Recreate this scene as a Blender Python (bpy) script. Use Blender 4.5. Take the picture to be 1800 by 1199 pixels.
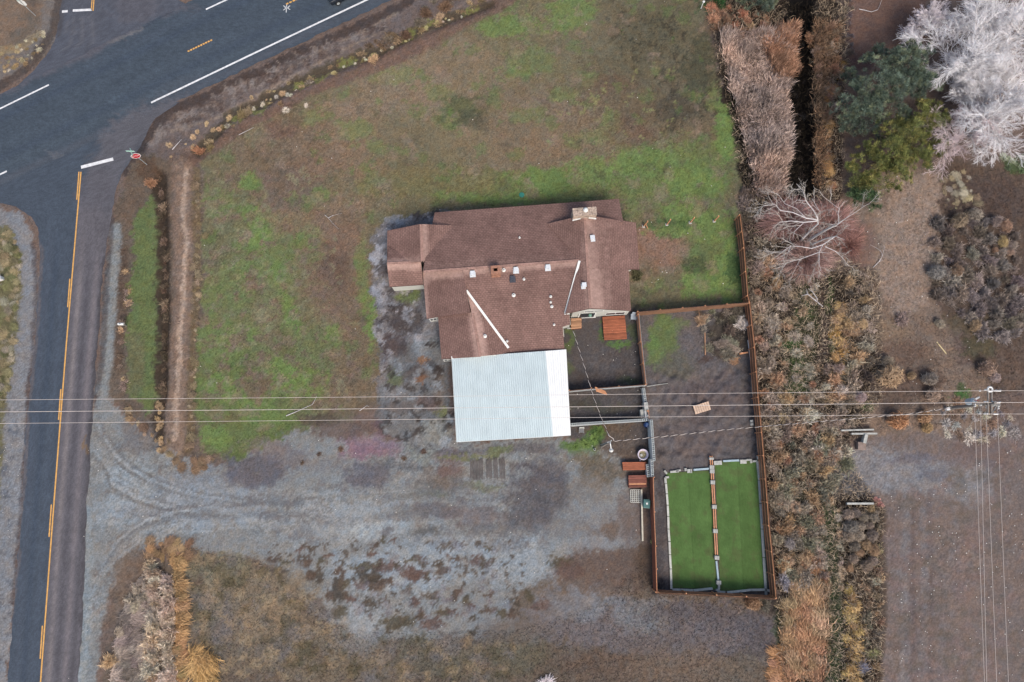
import bpy, bmesh, math, random
import numpy as np
from mathutils import Vector, Matrix, Euler

for o in list(bpy.data.objects):
    bpy.data.objects.remove(o)
R = math.radians
rnd = random.Random(7)
nrng = np.random.default_rng(11)
SC = bpy.context.scene
COL = SC.collection

# ------------------------------------------------------------------ camera, sky, sun, exposure
H, TILT, FOC = 72.5, R(9.6), 1200.0
cam_d = bpy.data.cameras.new('camera')
cam_d.lens = 24.0
cam_d.sensor_width = 36.0
cam_d.clip_end = 6000.0
cam = bpy.data.objects.new('camera', cam_d)
cam.location = (0, 0, H)
cam.rotation_euler = (TILT, 0, 0)
COL.objects.link(cam)
SC.camera = cam

world = bpy.data.worlds.new('World')
SC.world = world
world.use_nodes = True
_nt = world.node_tree
_bg = _nt.nodes['Background']
_sky = _nt.nodes.new('ShaderNodeTexSky')
_sky.sky_type = 'NISHITA'
_sky.sun_disc = False
_sky.sun_elevation = R(50)
_sky.sun_rotation = R(160)
_sky.air_density = 1.0
_sky.dust_density = 3.0
_nt.links.new(_sky.outputs[0], _bg.inputs[0])
_bg.inputs[1].default_value = 0.11
sun_d = bpy.data.lights.new('sun', 'SUN')
sun_d.energy = 1.5
sun_d.angle = R(22)
sun_d.color = (1.0, 0.93, 0.85)
sun = bpy.data.objects.new('sun', sun_d)
sun.rotation_euler = (R(40), 0, R(20))
COL.objects.link(sun)
SC.view_settings.view_transform = 'Standard'
SC.view_settings.look = 'None'
SC.view_settings.gamma = 1.0
SC.view_settings.use_curve_mapping = False
SC.view_settings.exposure = 1.2
SC.cycles.max_bounces = 5
SC.cycles.diffuse_bounces = 3

# ------------------------------------------------------------------ geometry of the survey: image point + height -> place
_ct, _st = math.cos(TILT), math.sin(TILT)
def ray(u, v):
    a, b = u - 900.0, 599.5 - v
    return Vector((a, FOC * _st + b * _ct, -FOC * _ct + b * _st))
def P(u, v, z=0.0):
    d = ray(u, v)
    t = (z - H) / d.z
    return Vector((d.x * t, d.y * t, z))
def UV(x, y, z=0.0):
    dz = z - H
    f = y * _st - dz * _ct
    up = y * _ct + dz * _st
    return 900.0 + FOC * x / f, 599.5 - FOC * up / f
class Plane:
    def __init__(s, a, b, c):
        a, b, c = P(*a), P(*b), P(*c)
        s.o = a
        s.n = (b - a).cross(c - a).normalized()
        if s.n.z < 0:
            s.n = -s.n
    def at(s, u, v):
        d = ray(u, v)
        o = Vector((0, 0, H))
        t = (s.o - o).dot(s.n) / d.dot(s.n)
        return o + d * t
    def z(s, x, y):
        return s.o.z - (s.n.x * (x - s.o.x) + s.n.y * (y - s.o.y)) / s.n.z

# ------------------------------------------------------------------ colours and materials
def lin1(c):
    c = c / 255.0
    return c / 12.92 if c <= 0.04045 else ((c + 0.055) / 1.055) ** 2.4
def S(r, g, b):
    """colour as seen in the photograph -> base colour of the thing"""
    return tuple(min(0.85, lin1(x) / k) for x, k in zip((r, g, b), (1.72, 1.74, 1.84)))
MATS = {}
def mat(name, col, rough=0.85, var=0.25, scale=6.0, bump=0.0, metal=0.0, tint=False, spec=0.25, stretch=None, var2=0.0, scale2=1.0, lo=0.25, rough_n=0.5):
    if name in MATS:
        return MATS[name]
    m = bpy.data.materials.new(name)
    m.use_nodes = True
    nt = m.node_tree
    b = nt.nodes['Principled BSDF']
    b.inputs['Roughness'].default_value = rough
    b.inputs['Metallic'].default_value = metal
    b.inputs['Specular IOR Level'].default_value = spec
    tc = nt.nodes.new('ShaderNodeTexCoord')
    mp = nt.nodes.new('ShaderNodeMapping')
    nt.links.new(tc.outputs['Object'], mp.inputs[0])
    if stretch:
        mp.inputs['Scale'].default_value = stretch
    n = nt.nodes.new('ShaderNodeTexNoise')
    n.inputs['Scale'].default_value = scale
    n.inputs['Detail'].default_value = 4
    nt.links.new(mp.outputs[0], n.inputs[0])
    mr = nt.nodes.new('ShaderNodeMapRange')
    n.inputs['Roughness'].default_value = rough_n
    mr.inputs[1].default_value = lo
    mr.inputs[2].default_value = 1 - lo
    mr.inputs[3].default_value = 1 - var
    mr.inputs[4].default_value = 1 + var
    nt.links.new(n.outputs[0], mr.inputs[0])
    fac = mr.outputs[0]
    if var2:
        n2 = nt.nodes.new('ShaderNodeTexNoise')
        n2.inputs['Scale'].default_value = scale2
        n2.inputs['Detail'].default_value = 5
        nt.links.new(tc.outputs['Object'], n2.inputs[0])
        mr2 = nt.nodes.new('ShaderNodeMapRange')
        mr2.inputs[1].default_value = 0.3
        mr2.inputs[2].default_value = 0.7
        mr2.inputs[3].default_value = 1 - var2
        mr2.inputs[4].default_value = 1 + var2
        nt.links.new(n2.outputs[0], mr2.inputs[0])
        mu = nt.nodes.new('ShaderNodeMath')
        mu.operation = 'MULTIPLY'
        nt.links.new(fac, mu.inputs[0])
        nt.links.new(mr2.outputs[0], mu.inputs[1])
        fac = mu.outputs[0]
    vm = nt.nodes.new('ShaderNodeVectorMath')
    vm.operation = 'SCALE'
    nt.links.new(fac, vm.inputs['Scale'])
    if tint == 'attr':
        a = nt.nodes.new('ShaderNodeVertexColor')
        a.layer_name = 'Col'
        nt.links.new(a.outputs[0], vm.inputs[0])
    elif tint:
        oi = nt.nodes.new('ShaderNodeObjectInfo')
        nt.links.new(oi.outputs['Color'], vm.inputs[0])
    else:
        vm.inputs[0].default_value = col
    nt.links.new(vm.outputs[0], b.inputs['Base Color'])
    if bump:
        bn = nt.nodes.new('ShaderNodeBump')
        bn.inputs['Strength'].default_value = bump
        bn.inputs['Distance'].default_value = 0.05
        nt.links.new(n.outputs[0], bn.inputs['Height'])
        nt.links.new(bn.outputs[0], b.inputs['Normal'])
    MATS[name] = m
    return m

# ------------------------------------------------------------------ mesh helpers
ROOT = {}
class MB:
    def __init__(s):
        s.v, s.f = [], []
    def add(s, vs, fs):
        k = len(s.v)
        s.v += [tuple(p) for p in vs]
        s.f += [tuple(i + k for i in f) for f in fs]
        return s
    def box(s, c, d, rot=0.0, M=None):
        hx, hy, hz = d[0] / 2, d[1] / 2, d[2] / 2
        m = M if M is not None else Matrix.Translation(c) @ Matrix.Rotation(rot, 4, 'Z')
        vs = [m @ Vector((x, y, z)) for z in (-hz, hz) for x, y in ((-hx, -hy), (hx, -hy), (hx, hy), (-hx, hy))]
        return s.add(vs, [(3, 2, 1, 0), (4, 5, 6, 7), (0, 1, 5, 4), (1, 2, 6, 5), (2, 3, 7, 6), (3, 0, 4, 7)])
    def beam(s, a, b, w, h, up=Vector((0, 0, 1))):
        """box from a to b, width w (sideways) and height h"""
        a, b = Vector(a), Vector(b)
        d = (b - a)
        L = d.length
        d.normalize()
        sd = d.cross(up)
        if sd.length < 1e-4:
            sd = Vector((1, 0, 0))
        sd.normalize()
        u2 = sd.cross(d)
        M = Matrix((( d.x, sd.x, u2.x, 0), (d.y, sd.y, u2.y, 0), (d.z, sd.z, u2.z, 0), (0, 0, 0, 1)))
        M.translation = (a + b) / 2
        return s.box(None, (L, w, h), M=M)
    def tube(s, pts, radii, n=6, cap=True):
        k0 = len(s.v)
        pts = [Vector(p) for p in pts]
        if not hasattr(radii, '__len__'):
            radii = [radii] * len(pts)
        for i, p in enumerate(pts):
            d = (pts[min(i + 1, len(pts) - 1)] - pts[max(i - 1, 0)]).normalized()
            a = d.orthogonal().normalized() if i == 0 else (a - d * a.dot(d)).normalized()
            b = d.cross(a)
            for j in range(n):
                t = 2 * math.pi * j / n
                s.v.append(tuple(p + (a * math.cos(t) + b * math.sin(t)) * radii[i]))
        for i in range(len(pts) - 1):
            for j in range(n):
                q = (j + 1) % n
                s.f.append((k0 + i * n + j, k0 + i * n + q, k0 + (i + 1) * n + q, k0 + (i + 1) * n + j))
        if cap:
            s.f.append(tuple(k0 + j for j in reversed(range(n))))
            s.f.append(tuple(k0 + (len(pts) - 1) * n + j for j in range(n)))
        return s
    def lathe(s, c, prof, n=16):
        """profile of (r, z) turned about the vertical through c"""
        k0 = len(s.v)
        for r, z in prof:
            for j in range(n):
                t = 2 * math.pi * j / n
                s.v.append((c[0] + r * math.cos(t), c[1] + r * math.sin(t), c[2] + z))
        for i in range(len(prof) - 1):
            for j in range(n):
                q = (j + 1) % n
                s.f.append((k0 + i * n + j, k0 + i * n + q, k0 + (i + 1) * n + q, k0 + (i + 1) * n + j))
        return s
    def slab(s, poly, th, vertical=True):
        """solid from a polygon of 3D points, thickened downwards"""
        n = len(poly)
        poly = [Vector(p) for p in poly]
        ar = sum(poly[i].x * poly[(i + 1) % n].y - poly[(i + 1) % n].x * poly[i].y for i in range(n))
        if ar < 0:
            poly = poly[::-1]
        lo = [p - Vector((0, 0, th)) for p in poly]
        return s.add(poly + lo, [tuple(range(n)), tuple(reversed(range(n, 2 * n)))] + [(i, n + i, n + (i + 1) % n, (i + 1) % n) for i in range(n)])
    def prism(s, poly, z0):
        """solid from a polygon of 3D points straight down to height z0"""
        n = len(poly)
        poly = [Vector(p) for p in poly]
        ar = sum(poly[i].x * poly[(i + 1) % n].y - poly[(i + 1) % n].x * poly[i].y for i in range(n))
        if ar < 0:
            poly = poly[::-1]
        lo = [Vector((p.x, p.y, z0)) for p in poly]
        return s.add(poly + lo, [tuple(range(n)), tuple(reversed(range(n, 2 * n)))] + [(i, n + i, n + (i + 1) % n, (i + 1) % n) for i in range(n)])
    def build(s, name, material, parent=None, smooth=False, kind=None, bevel=0.0):
        me = bpy.data.meshes.new(name)
        off = ROOT.get(parent.name, Vector((0, 0, 0))) if parent else Vector((0, 0, 0))
        me.from_pydata([(x - off.x, y - off.y, z - off.z) for x, y, z in s.v], [], s.f)
        if smooth:
            me.shade_smooth()
        me.materials.append(material)
        o = bpy.data.objects.new(name, me)
        COL.objects.link(o)
        if parent:
            o.parent = parent
            ROOT[o.name] = off
        if kind:
            o['kind'] = kind
        if bevel:
            bv = o.modifiers.new('bevel', 'BEVEL')
            bv.width = bevel
            bv.segments = 2
        return o
def tag(o, label=None, cat=None, group=None, kind=None):
    if label: o['label'] = label
    if cat: o['category'] = cat
    if group: o['group'] = group
    if kind: o['kind'] = kind
    return o
def thing(name, loc, label, cat, group=None):
    o = bpy.data.objects.new(name, None)
    o.empty_display_size = 0.2
    COL.objects.link(o)
    o.location = loc
    ROOT[o.name] = Vector(loc)
    return tag(o, label, cat, group)
def inst(me, name, loc, rot=(0, 0, 0), scale=(1, 1, 1), color=None, parent=None):
    o = bpy.data.objects.new(name, me)
    o.location, o.rotation_euler, o.scale = loc, rot, scale
    if color: o.color = (*color[:3], 1)
    COL.objects.link(o)
    if parent:
        o.parent = parent
        o.location = Vector(loc) - ROOT[parent.name]
    return o
def np_mesh(name, verts, faces, material, color=None, smooth=False):
    me = bpy.data.meshes.new(name)
    nv, nf, k = len(verts), len(faces), faces.shape[1]
    me.vertices.add(nv)
    me.vertices.foreach_set('co', np.ascontiguousarray(verts, dtype=np.float32).ravel())
    me.loops.add(nf * k)
    me.loops.foreach_set('vertex_index', np.ascontiguousarray(faces, dtype=np.int32).ravel())
    me.polygons.add(nf)
    me.polygons.foreach_set('loop_start', np.arange(0, nf * k, k, dtype=np.int32))
    me.polygons.foreach_set('loop_total', np.full(nf, k, dtype=np.int32))
    if smooth:
        me.polygons.foreach_set('use_smooth', np.ones(nf, dtype=bool))
    if color is not None:
        a = me.color_attributes.new('Col', 'FLOAT_COLOR', 'POINT')
        c = np.ones((nv, 4), dtype=np.float32)
        c[:, :3] = color
        a.data.foreach_set('color', c.ravel())
    me.update(calc_edges=True)
    me.materials.append(material)
    return me

# ------------------------------------------------------------------ noise and masks on arrays
def vnoise(x, y, seed):
    xi, yi = np.floor(x).astype(np.int64), np.floor(y).astype(np.int64)
    fx, fy = x - xi, y - yi
    fx, fy = fx * fx * (3 - 2 * fx), fy * fy * (3 - 2 * fy)
    def h(a, b):
        n = (a * 374761393 + b * 668265263 + seed * 974634533) & 0xffffffff
        n = ((n ^ (n >> 13)) * 1274126177) & 0xffffffff
        n = n ^ (n >> 16)
        return (n & 0xffff) / 65535.0
    return (h(xi, yi) * (1 - fx) + h(xi + 1, yi) * fx) * (1 - fy) + (h(xi, yi + 1) * (1 - fx) + h(xi + 1, yi + 1) * fx) * fy
def fbm(x, y, size, seed, octs=4, gain=0.55):
    t, a, s = 0, 1.0, 0
    f = 1.0 / size
    for k in range(octs):
        t = t + a * vnoise(x * f + 17.3 * k, y * f - 9.1 * k, seed + 31 * k)
        s += a
        a *= gain
        f *= 2.03
    return np.clip((t / s - 0.5) * 1.9 + 0.5, 0, 1)
def sst(a, b, x):
    t = np.clip((x - a) / (b - a), 0, 1)
    return t * t * (3 - 2 * t)
def seg_dist(U, V, pts, closed):
    n = len(pts)
    d = np.full(U.shape, 1e9)
    for i in range(n if closed else n - 1):
        x0, y0 = pts[i]
        x1, y1 = pts[(i + 1) % n]
        dx, dy = x1 - x0, y1 - y0
        t = np.clip(((U - x0) * dx + (V - y0) * dy) / (dx * dx + dy * dy + 1e-9), 0, 1)
        d = np.minimum(d, np.hypot(U - x0 - t * dx, V - y0 - t * dy))
    return d
def inside(U, V, pts):
    r = np.zeros(U.shape, bool)
    n = len(pts)
    for i in range(n):
        x0, y0 = pts[i]
        x1, y1 = pts[(i + 1) % n]
        if y0 == y1:
            continue
        r ^= ((y0 > V) != (y1 > V)) & (U < (x1 - x0) * (V - y0) / (y1 - y0) + x0)
    return r

class Paint:
    """layers of ground cover (soil, gravel, grass ...) laid over a sheet; each layer is broken up by noise"""
    def __init__(s, x, y, base, seed=1):
        s.x, s.y = x, y
        s.U, s.V = UV(x, y)
        s.c = np.tile(np.array(S(*base)), (len(x), 1))
        s.n = [fbm(x, y, sz, seed + i * 101, 4) for i, sz in enumerate((9.0, 2.6, 0.9, 0.4))]
        s.wu = s.U + (s.n[1] - 0.5) * 12 + (s.n[2] - 0.5) * 9 + nrng.normal(size=len(x)) * 1.6
        s.br = 0.55 * nrng.random(len(x)) + 0.45 * s.n[3]
        s.wv = s.V + (fbm(x, y, 2.6, seed + 77, 4) - 0.5) * 12 + (s.n[3] - 0.5) * 8 + nrng.normal(size=len(x)) * 1.6
    def _box(s, x0, x1, y0, y1, p):
        return np.nonzero((s.wu > x0 - p) & (s.wu < x1 + p) & (s.wv > y0 - p) & (s.wv < y1 + p))[0]
    def _lay(s, idx, m, col, b, op, k):
        if b:
            n = 0.55 * s.n[k][idx] + 0.45 * s.br[idx]
            m = sst(0.5 - 0.34, 0.5 + 0.34, m + (n - 0.5) * b * 1.25) * np.minimum(1, m * 5)
        m = (m * op)[:, None]
        s.c[idx] = s.c[idx] * (1 - m) + np.array(S(*col)) * m
    def poly(s, pts, col, f=8, b=0.9, op=1.0, k=2, raw=False):
        us, vs = [p[0] for p in pts], [p[1] for p in pts]
        idx = s._box(min(us), max(us), min(vs), max(vs), f + 20)
        U, V = (s.U[idx], s.V[idx]) if raw else (s.wu[idx], s.wv[idx])
        d = seg_dist(U, V, pts, True)
        d = np.where(inside(U, V, pts), d, -d)
        s._lay(idx, sst(-f, f, d), col, b, op, k)
    def ell(s, cx, cy, rx, ry, col, op=0.8, b=0.9, ang=0, k=2):
        r = max(rx, ry) * 1.7
        idx = s._box(cx - r, cx + r, cy - r, cy + r, 2)
        c, q = math.cos(R(ang)), math.sin(R(ang))
        du, dv = s.wu[idx] - cx, s.wv[idx] - cy
        d = np.hypot((du * c + dv * q) / rx, (-du * q + dv * c) / ry)
        s._lay(idx, 1 - sst(0.35, 1.55, d), col, b, op, k)
    def line(s, pts, w, col, op=0.8, f=None, b=0.9, k=2):
        f = f or w * 0.6
        us, vs = [p[0] for p in pts], [p[1] for p in pts]
        idx = s._box(min(us), max(us), min(vs), max(vs), w + f + 20)
        d = seg_dist(s.wu[idx] * .4 + s.U[idx] * .6, s.wv[idx] * .4 + s.V[idx] * .6, pts, False)
        s._lay(idx, 1 - sst(w / 2 - f / 2, w / 2 + f, d), col, b, op, k)
    def spots(s, pts, col, n, r0, r1, op=0.8, seed=3, b=0.9, k=3):
        q = random.Random(seed)
        us, vs = [p[0] for p in pts], [p[1] for p in pts]
        done = 0
        while done < n:
            u, v = q.uniform(min(us), max(us)), q.uniform(min(vs), max(vs))
            if inside(np.array([u]), np.array([v]), pts)[0]:
                r = q.uniform(r0, r1)
                s.ell(u, v, r * q.uniform(0.8, 1.5), r, col, op, b, q.uniform(-20, 20), k)
                done += 1
#@@GROUND

# ================================================================== GROUND
CELL = 0.17
gx = np.arange(-68, 68.01, CELL)
gy = np.arange(-29, 62.01, CELL)
far = np.array([6.0, 30, 120, 500, 2500])
gx = np.concatenate([gx[0] - far[::-1], gx, gx[-1] + far])
gy = np.concatenate([gy[0] - far[::-1], gy, gy[-1] + far])
NX, NY = len(gx), len(gy)
GX, GY = [a.ravel() for a in np.meshgrid(gx, gy)]
pt = Paint(np.clip(GX, -74, 74), np.clip(GY, -35, 68), (116, 98, 90))
SOIL, TAN, BROWN, DKBR = (112, 94, 84), (140, 121, 100), (112, 93, 78), (78, 66, 58)
LAWN, LAWN2, BRIGHT, OLIVE = (96, 108, 62), (112, 112, 74), (98, 127, 54), (92, 94, 62)
GRAV, GRAVL, GRAVD = (130, 131, 132), (149, 151, 153), (96, 93, 94)
# --- fields north of the highway and beyond
pt.poly([(-300, -300), (110, -300), (108, 15), (75, 105), (-300, 290)], (126, 106, 90), 10)
pt.ell(60, 70, 40, 40, (104, 96, 88), 0.8)
pt.line([(-20, 140), (40, 100), (85, 62), (92, 0)], 26, (118, 112, 110), 0.8)
pt.line([(-5, 158), (60, 108), (95, 55), (103, 0)], 12, (84, 74, 70), 0.8, b=0.4)
pt.line([(-10, 95), (40, 82), (70, 60)], 10, (150, 130, 95), 0.6)
pt.line([(-100, 376), (0, 334), (60, 305)], 8, (80, 70, 66), .7)
# --- lawn
lawn = [(352, 262), (420, 212), (520, 160), (640, 112), (760, 58), (860, 10), (900, -160), (1230, -160), (1240, 60), (1268, 150),
        (1292, 205), (1306, 330), (1308, 540), (1118, 548), (1000, 560), (700, 600), (660, 690), (620, 712), (560, 728), (480, 765),
        (400, 800), (345, 796), (340, 700), (348, 560), (352, 400)]
pt.poly(lawn, (108, 104, 74), 7)
n0, n1 = pt.n[0], pt.n[1]
for (cx, cy, rx, ry, c, op) in [
    # broad tone
    (480, 600, 150, 200, (100, 112, 64), .85), (440, 450, 100, 130, (104, 110, 72), .7), (420, 720, 90, 90, (94, 112, 56), .9),
    (600, 450, 60, 120, (116, 98, 78), .9), (760, 120, 140, 60, (126, 110, 88), .8), (900, 260, 120, 40, (124, 107, 84), .7), (1060, 200, 90, 60, (112, 98, 80), .7), (660, 330, 90, 40, (120, 106, 82), .6), (580, 240, 150, 60, (124, 104, 82), .8), (500, 300, 90, 60, (114, 98, 78), .7),
    (800, 200, 170, 110, (118, 108, 80), .7), (700, 160, 120, 50, (128, 112, 90), .7), (960, 210, 120, 60, (118, 104, 82), .8),
    (1140, 100, 120, 120, (98, 92, 70), .8), (1180, 210, 110, 60, (104, 92, 70), .7), (1000, 270, 150, 60, (120, 106, 80), .7),
    (880, 330, 230, 30, (100, 112, 58), .9), (1180, 300, 120, 60, (96, 116, 56), .85), (640, 620, 60, 90, (112, 98, 76), .85),
    (600, 690, 80, 40, (112, 98, 76), .8), (1150, 440, 66, 44, (134, 106, 86), 1.0), (1240, 420, 50, 60, (96, 110, 56), .9),
    (1000, 60, 100, 60, (110, 104, 80), .6), (760, 320, 110, 40, (112, 106, 68), .8), (500, 330, 60, 40, (108, 94, 80), .7),
    (560, 520, 50, 60, (112, 98, 78), .5), (370, 420, 40, 60, (104, 104, 76), .6), (700, 250, 70, 40, (110, 104, 78), .6)]:
    pt.ell(cx, cy, rx, ry, c, op, 0.8, k=1)
for (cx, cy, rx, ry, op) in [
    (890, 45, 50, 20, .75), (1000, 25, 45, 30, .7), (930, 105, 40, 20, .4), (440, 318, 16, 14, .8), (437, 374, 16, 13, .8), (460, 412, 22, 26, .8),
    (560, 345, 18, 14, .6), (545, 410, 22, 26, .45), (420, 425, 10, 12, .7), (487, 480, 12, 24, .7), (490, 530, 26, 16, .8), (515, 560, 16, 24, .8), (590, 590, 14, 22, .7),
    (652, 560, 11, 46, .9), (640, 480, 10, 60, .5), (505, 660, 40, 24, .85), (520, 690, 40, 14, .7), (567, 665, 14, 14, .7), (440, 590, 14, 16, .6),
    (383, 676, 22, 14, .8), (430, 700, 46, 18, .7), (470, 735, 40, 14, .6), (375, 770, 28, 22, .8), (400, 610, 30, 40, .4), (360, 560, 16, 90, .4),
    (470, 480, 40, 60, .35), (420, 500, 40, 40, .3), (380, 360, 30, 20, .5), (530, 205, 40, 14, .4), (620, 225, 30, 18, .45), (690, 130, 40, 16, .4), (800, 195, 40, 26, .45), (770, 160, 26, 14, .4),
    (660, 260, 20, 14, .4), (900, 125, 20, 12, .5), (1030, 140, 20, 20, .5), (990, 165, 26, 14, .5), (930, 200, 26, 22, .4), (1070, 210, 20, 18, .5),
    (960, 320, 60, 20, .8), (1040, 300, 40, 26, .7), (1130, 290, 60, 26, .7), (1220, 320, 50, 26, .8), (1277, 230, 13, 60, .95), (1255, 170, 12, 20, .5),
    (1195, 375, 40, 22, .85), (1240, 395, 30, 30, .7), (1285, 440, 14, 60, .9), (1235, 500, 40, 26, .95), (1280, 490, 30, 40, .8), (1180, 405, 40, 12, .8), (1115, 370, 16, 16, .3),
    (900, 350, 40, 10, .7), (730, 525, 26, 26, .9), (680, 640, 18, 10, .6), (820, 345, 60, 8, .6), (1140, 500, 20, 14, .5), (1060, 240, 60, 12, .3)]:
    pt.ell(cx, cy, rx * 1.1, ry * 1.1, BRIGHT, op, 1.0)
for (cx, cy, rx, ry, c, op) in [
    (810, 190, 46, 30, (78, 80, 58), .6), (830, 215, 30, 16, (76, 76, 62), .5), (1190, 190, 40, 26, (74, 72, 60), .65), (1130, 70, 60, 50, (88, 86, 64), .45), (1230, 120, 30, 60, (70, 74, 54), .7),
    (1180, 40, 40, 40, (92, 90, 66), .6), (1290, 470, 14, 30, (50, 84, 48), .7), (1170, 395, 60, 9, (56, 88, 46), .6), (1225, 470, 26, 20, (62, 76, 48), .6), (1130, 480, 30, 22, (118, 96, 72), .6),
    (590, 470, 26, 50, (98, 80, 68), .7), (600, 420, 40, 30, (124, 100, 80), .6), (520, 385, 50, 20, (126, 104, 82), .6), (450, 680, 22, 24, (110, 92, 78), .8), (400, 735, 30, 8, (104, 92, 66), .6),
    (1060, 150, 60, 20, (108, 88, 70), .5), (1100, 230, 40, 30, (104, 86, 68), .6), (470, 540, 30, 40, (114, 100, 82), .5), (480, 600, 20, 16, (114, 100, 82), .6), (445, 500, 20, 14, (116, 100, 84), .6),
    (1130, 240, 40, 14, (110, 90, 74), .6), (940, 180, 30, 12, (122, 104, 88), .6), (640, 300, 40, 20, (124, 106, 82), .6), (560, 285, 60, 16, (122, 100, 80), .6), (950, 260, 60, 18, (126, 106, 80), .5)]:
    pt.ell(cx, cy, rx, ry, c, op, 1.0)
pt.spots([(1060, 20), (1190, 30), (1230, 120), (1180, 130), (1090, 110)], (62, 60, 48), 120, 2.0, 3.6, .6, 5, 0.5)
pt.spots([(1100, 120), (1250, 120), (1280, 200), (1150, 240)], (58, 58, 46), 60, 2.5, 5, .5, 6)
pt.spots(lawn, (132, 114, 96), 230, 3, 13, .45, 8, 1.1)
pt.spots([(352, 300), (560, 300), (640, 600), (600, 720), (350, 700)], (116, 98, 84), 260, 2, 9, .6, 108, 1.2)
pt.spots([(352, 300), (560, 300), (640, 600), (600, 720), (350, 700)], (126, 128, 92), 160, 2, 7, .5, 109, 1.2)
pt.spots(lawn, (88, 114, 52), 260, 3, 12, .45, 9, 1.1)
pt.spots(lawn, (84, 78, 62), 160, 2, 8, .4, 10, 1.1)
pt.spots([(960, 120), (1200, 120), (1200, 280), (960, 300)], (130, 142, 76), 40, 2, 4, .5, 12)
# --- dirt edge of the lawn and the ditch along the highway
pt.line([(330, 285), (420, 222), (520, 165), (640, 120), (760, 70), (900, -10)], 20, (112, 88, 76), 0.85)
pt.line([(265, 262), (330, 225), (450, 165), (560, 112), (680, 55), (800, -10)], 44, (110, 99, 97), 0.9, b=1.0)
pt.line([(222, 305), (262, 235), (300, 196), (400, 150), (520, 95), (640, 40), (720, 0)], 12, (76, 66, 64), 0.85)
pt.line([(300, 235), (380, 205), (450, 168), (560, 112), (680, 52)], 3, (158, 138, 116), 0.3, b=1.4)
pt.line([(470, 140), (560, 92), (650, 50), (700, 20)], 3, (156, 138, 118), 0.3, b=1.4)
pt.line([(350, 265), (400, 205), (470, 172), (560, 128), (660, 90), (740, 50), (860, 4)], 15, (84, 74, 58), 0.85)
for (a, b) in [(410, 208), (450, 190), (535, 148), (565, 140), (610, 112), (720, 62), (750, 42), (830, 12)]:
    pt.ell(a, b, 16, 6, (128, 132, 64), .7, ang=-25)
pt.spots([(262, 258), (330, 222), (450, 160), (560, 108), (680, 50), (660, 40), (540, 90), (400, 152), (300, 205)], (136, 124, 118), 90, 2, 8, .6, 121, 1.2)
pt.spots([(262, 258), (330, 222), (450, 160), (560, 108), (680, 50), (660, 40), (540, 90), (400, 152), (300, 205)], (84, 68, 62), 60, 2, 8, .6, 122, 1.2)
pt.ell(500, 215, 40, 22, (108, 84, 74), .6, ang=-25)
# --- strip between the west road and the lawn: verge, little ditch, dirt track
pt.poly([(205, 330), (250, 270), (330, 285), (355, 300), (352, 560), (340, 790), (390, 815), (300, 800), (215, 720), (180, 690), (180, 600), (195, 430)], (108, 94, 82), 8)
pt.poly([(262, 350), (275, 345), (285, 480), (285, 690), (262, 735), (225, 690), (222, 560), (238, 400)], (92, 110, 58), 6)
pt.ell(240, 640, 20, 60, (106, 98, 76), .5)
pt.line([(282, 310), (285, 440), (288, 560), (285, 690), (275, 780)], 20, (70, 58, 48), 0.95)
pt.line([(320, 290), (322, 440), (320, 560), (312, 690), (306, 785)], 26, (134, 112, 98), 0.95, b=0.6)
pt.line([(326, 300), (327, 440), (321, 560), (315, 690), (308, 770)], 7, (176, 152, 134), 0.75)
pt.line([(345, 300), (347, 440), (342, 560), (338, 690), (332, 790)], 9, (116, 98, 72), 0.8)
pt.line([(215, 440), (213, 560), (207, 640)], 14, (98, 80, 68), 0.8)
pt.line([(204, 400), (196, 520), (186, 640), (180, 700), (172, 760)], 17, (134, 138, 140), 0.85)
pt.line([(196, 380), (190, 480), (182, 600), (172, 700), (163, 800), (155, 1000), (145, 1200)], 8, (84, 78, 80), 0.7, b=0.3)
pt.ell(262, 300, 20, 20, (100, 78, 62), .8)
pt.ell(225, 372, 16, 40, (112, 94, 80), .8)
# --- west shoulder
pt.poly([(-200, 372), (0, 366), (40, 378), (62, 420), (66, 520), (50, 700), (35, 900), (12, 1199), (-10, 1500), (-300, 1500)], (128, 128, 132), 5, b=0.6)
pt.poly([(-200, 400), (0, 398), (22, 405), (34, 450), (32, 560), (14, 700), (-6, 900), (-300, 1000)], (112, 106, 76), 7)
pt.line([(60, 430), (63, 520), (50, 700), (36, 900), (22, 1060)], 6, (84, 78, 82), 0.6, b=0.4)
pt.spots([(-10, 700), (45, 700), (30, 950), (10, 1190), (-20, 1190)], (92, 94, 102), 30, 3, 8, .6, 14)
# --- gravel yard and drive
yard = [(150, 740), (182, 690), (230, 742), (300, 800), (372, 826), (420, 806), (500, 768), (580, 745), (690, 772), (800, 776),
        (1003, 766), (1090, 800), (1105, 850), (1128, 960), (1060, 975), (990, 975), (950, 1010), (910, 1050), (880, 1090), (840, 1120), (700, 1120),
        (650, 1130), (600, 1100), (555, 1050), (500, 1000), (430, 982), (330, 962), (262, 958), (225, 985), (190, 1040), (172, 1120), (165, 1290), (110, 1290), (140, 950)]
pt.poly([(330, 955), (900, 1000), (1150, 960), (1150, 1040), (1370, 1050), (1380, 1300), (170, 1300), (200, 1050)], (112, 98, 86), 12)
pt.poly(yard, GRAV, 9, b=1.0)
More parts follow.
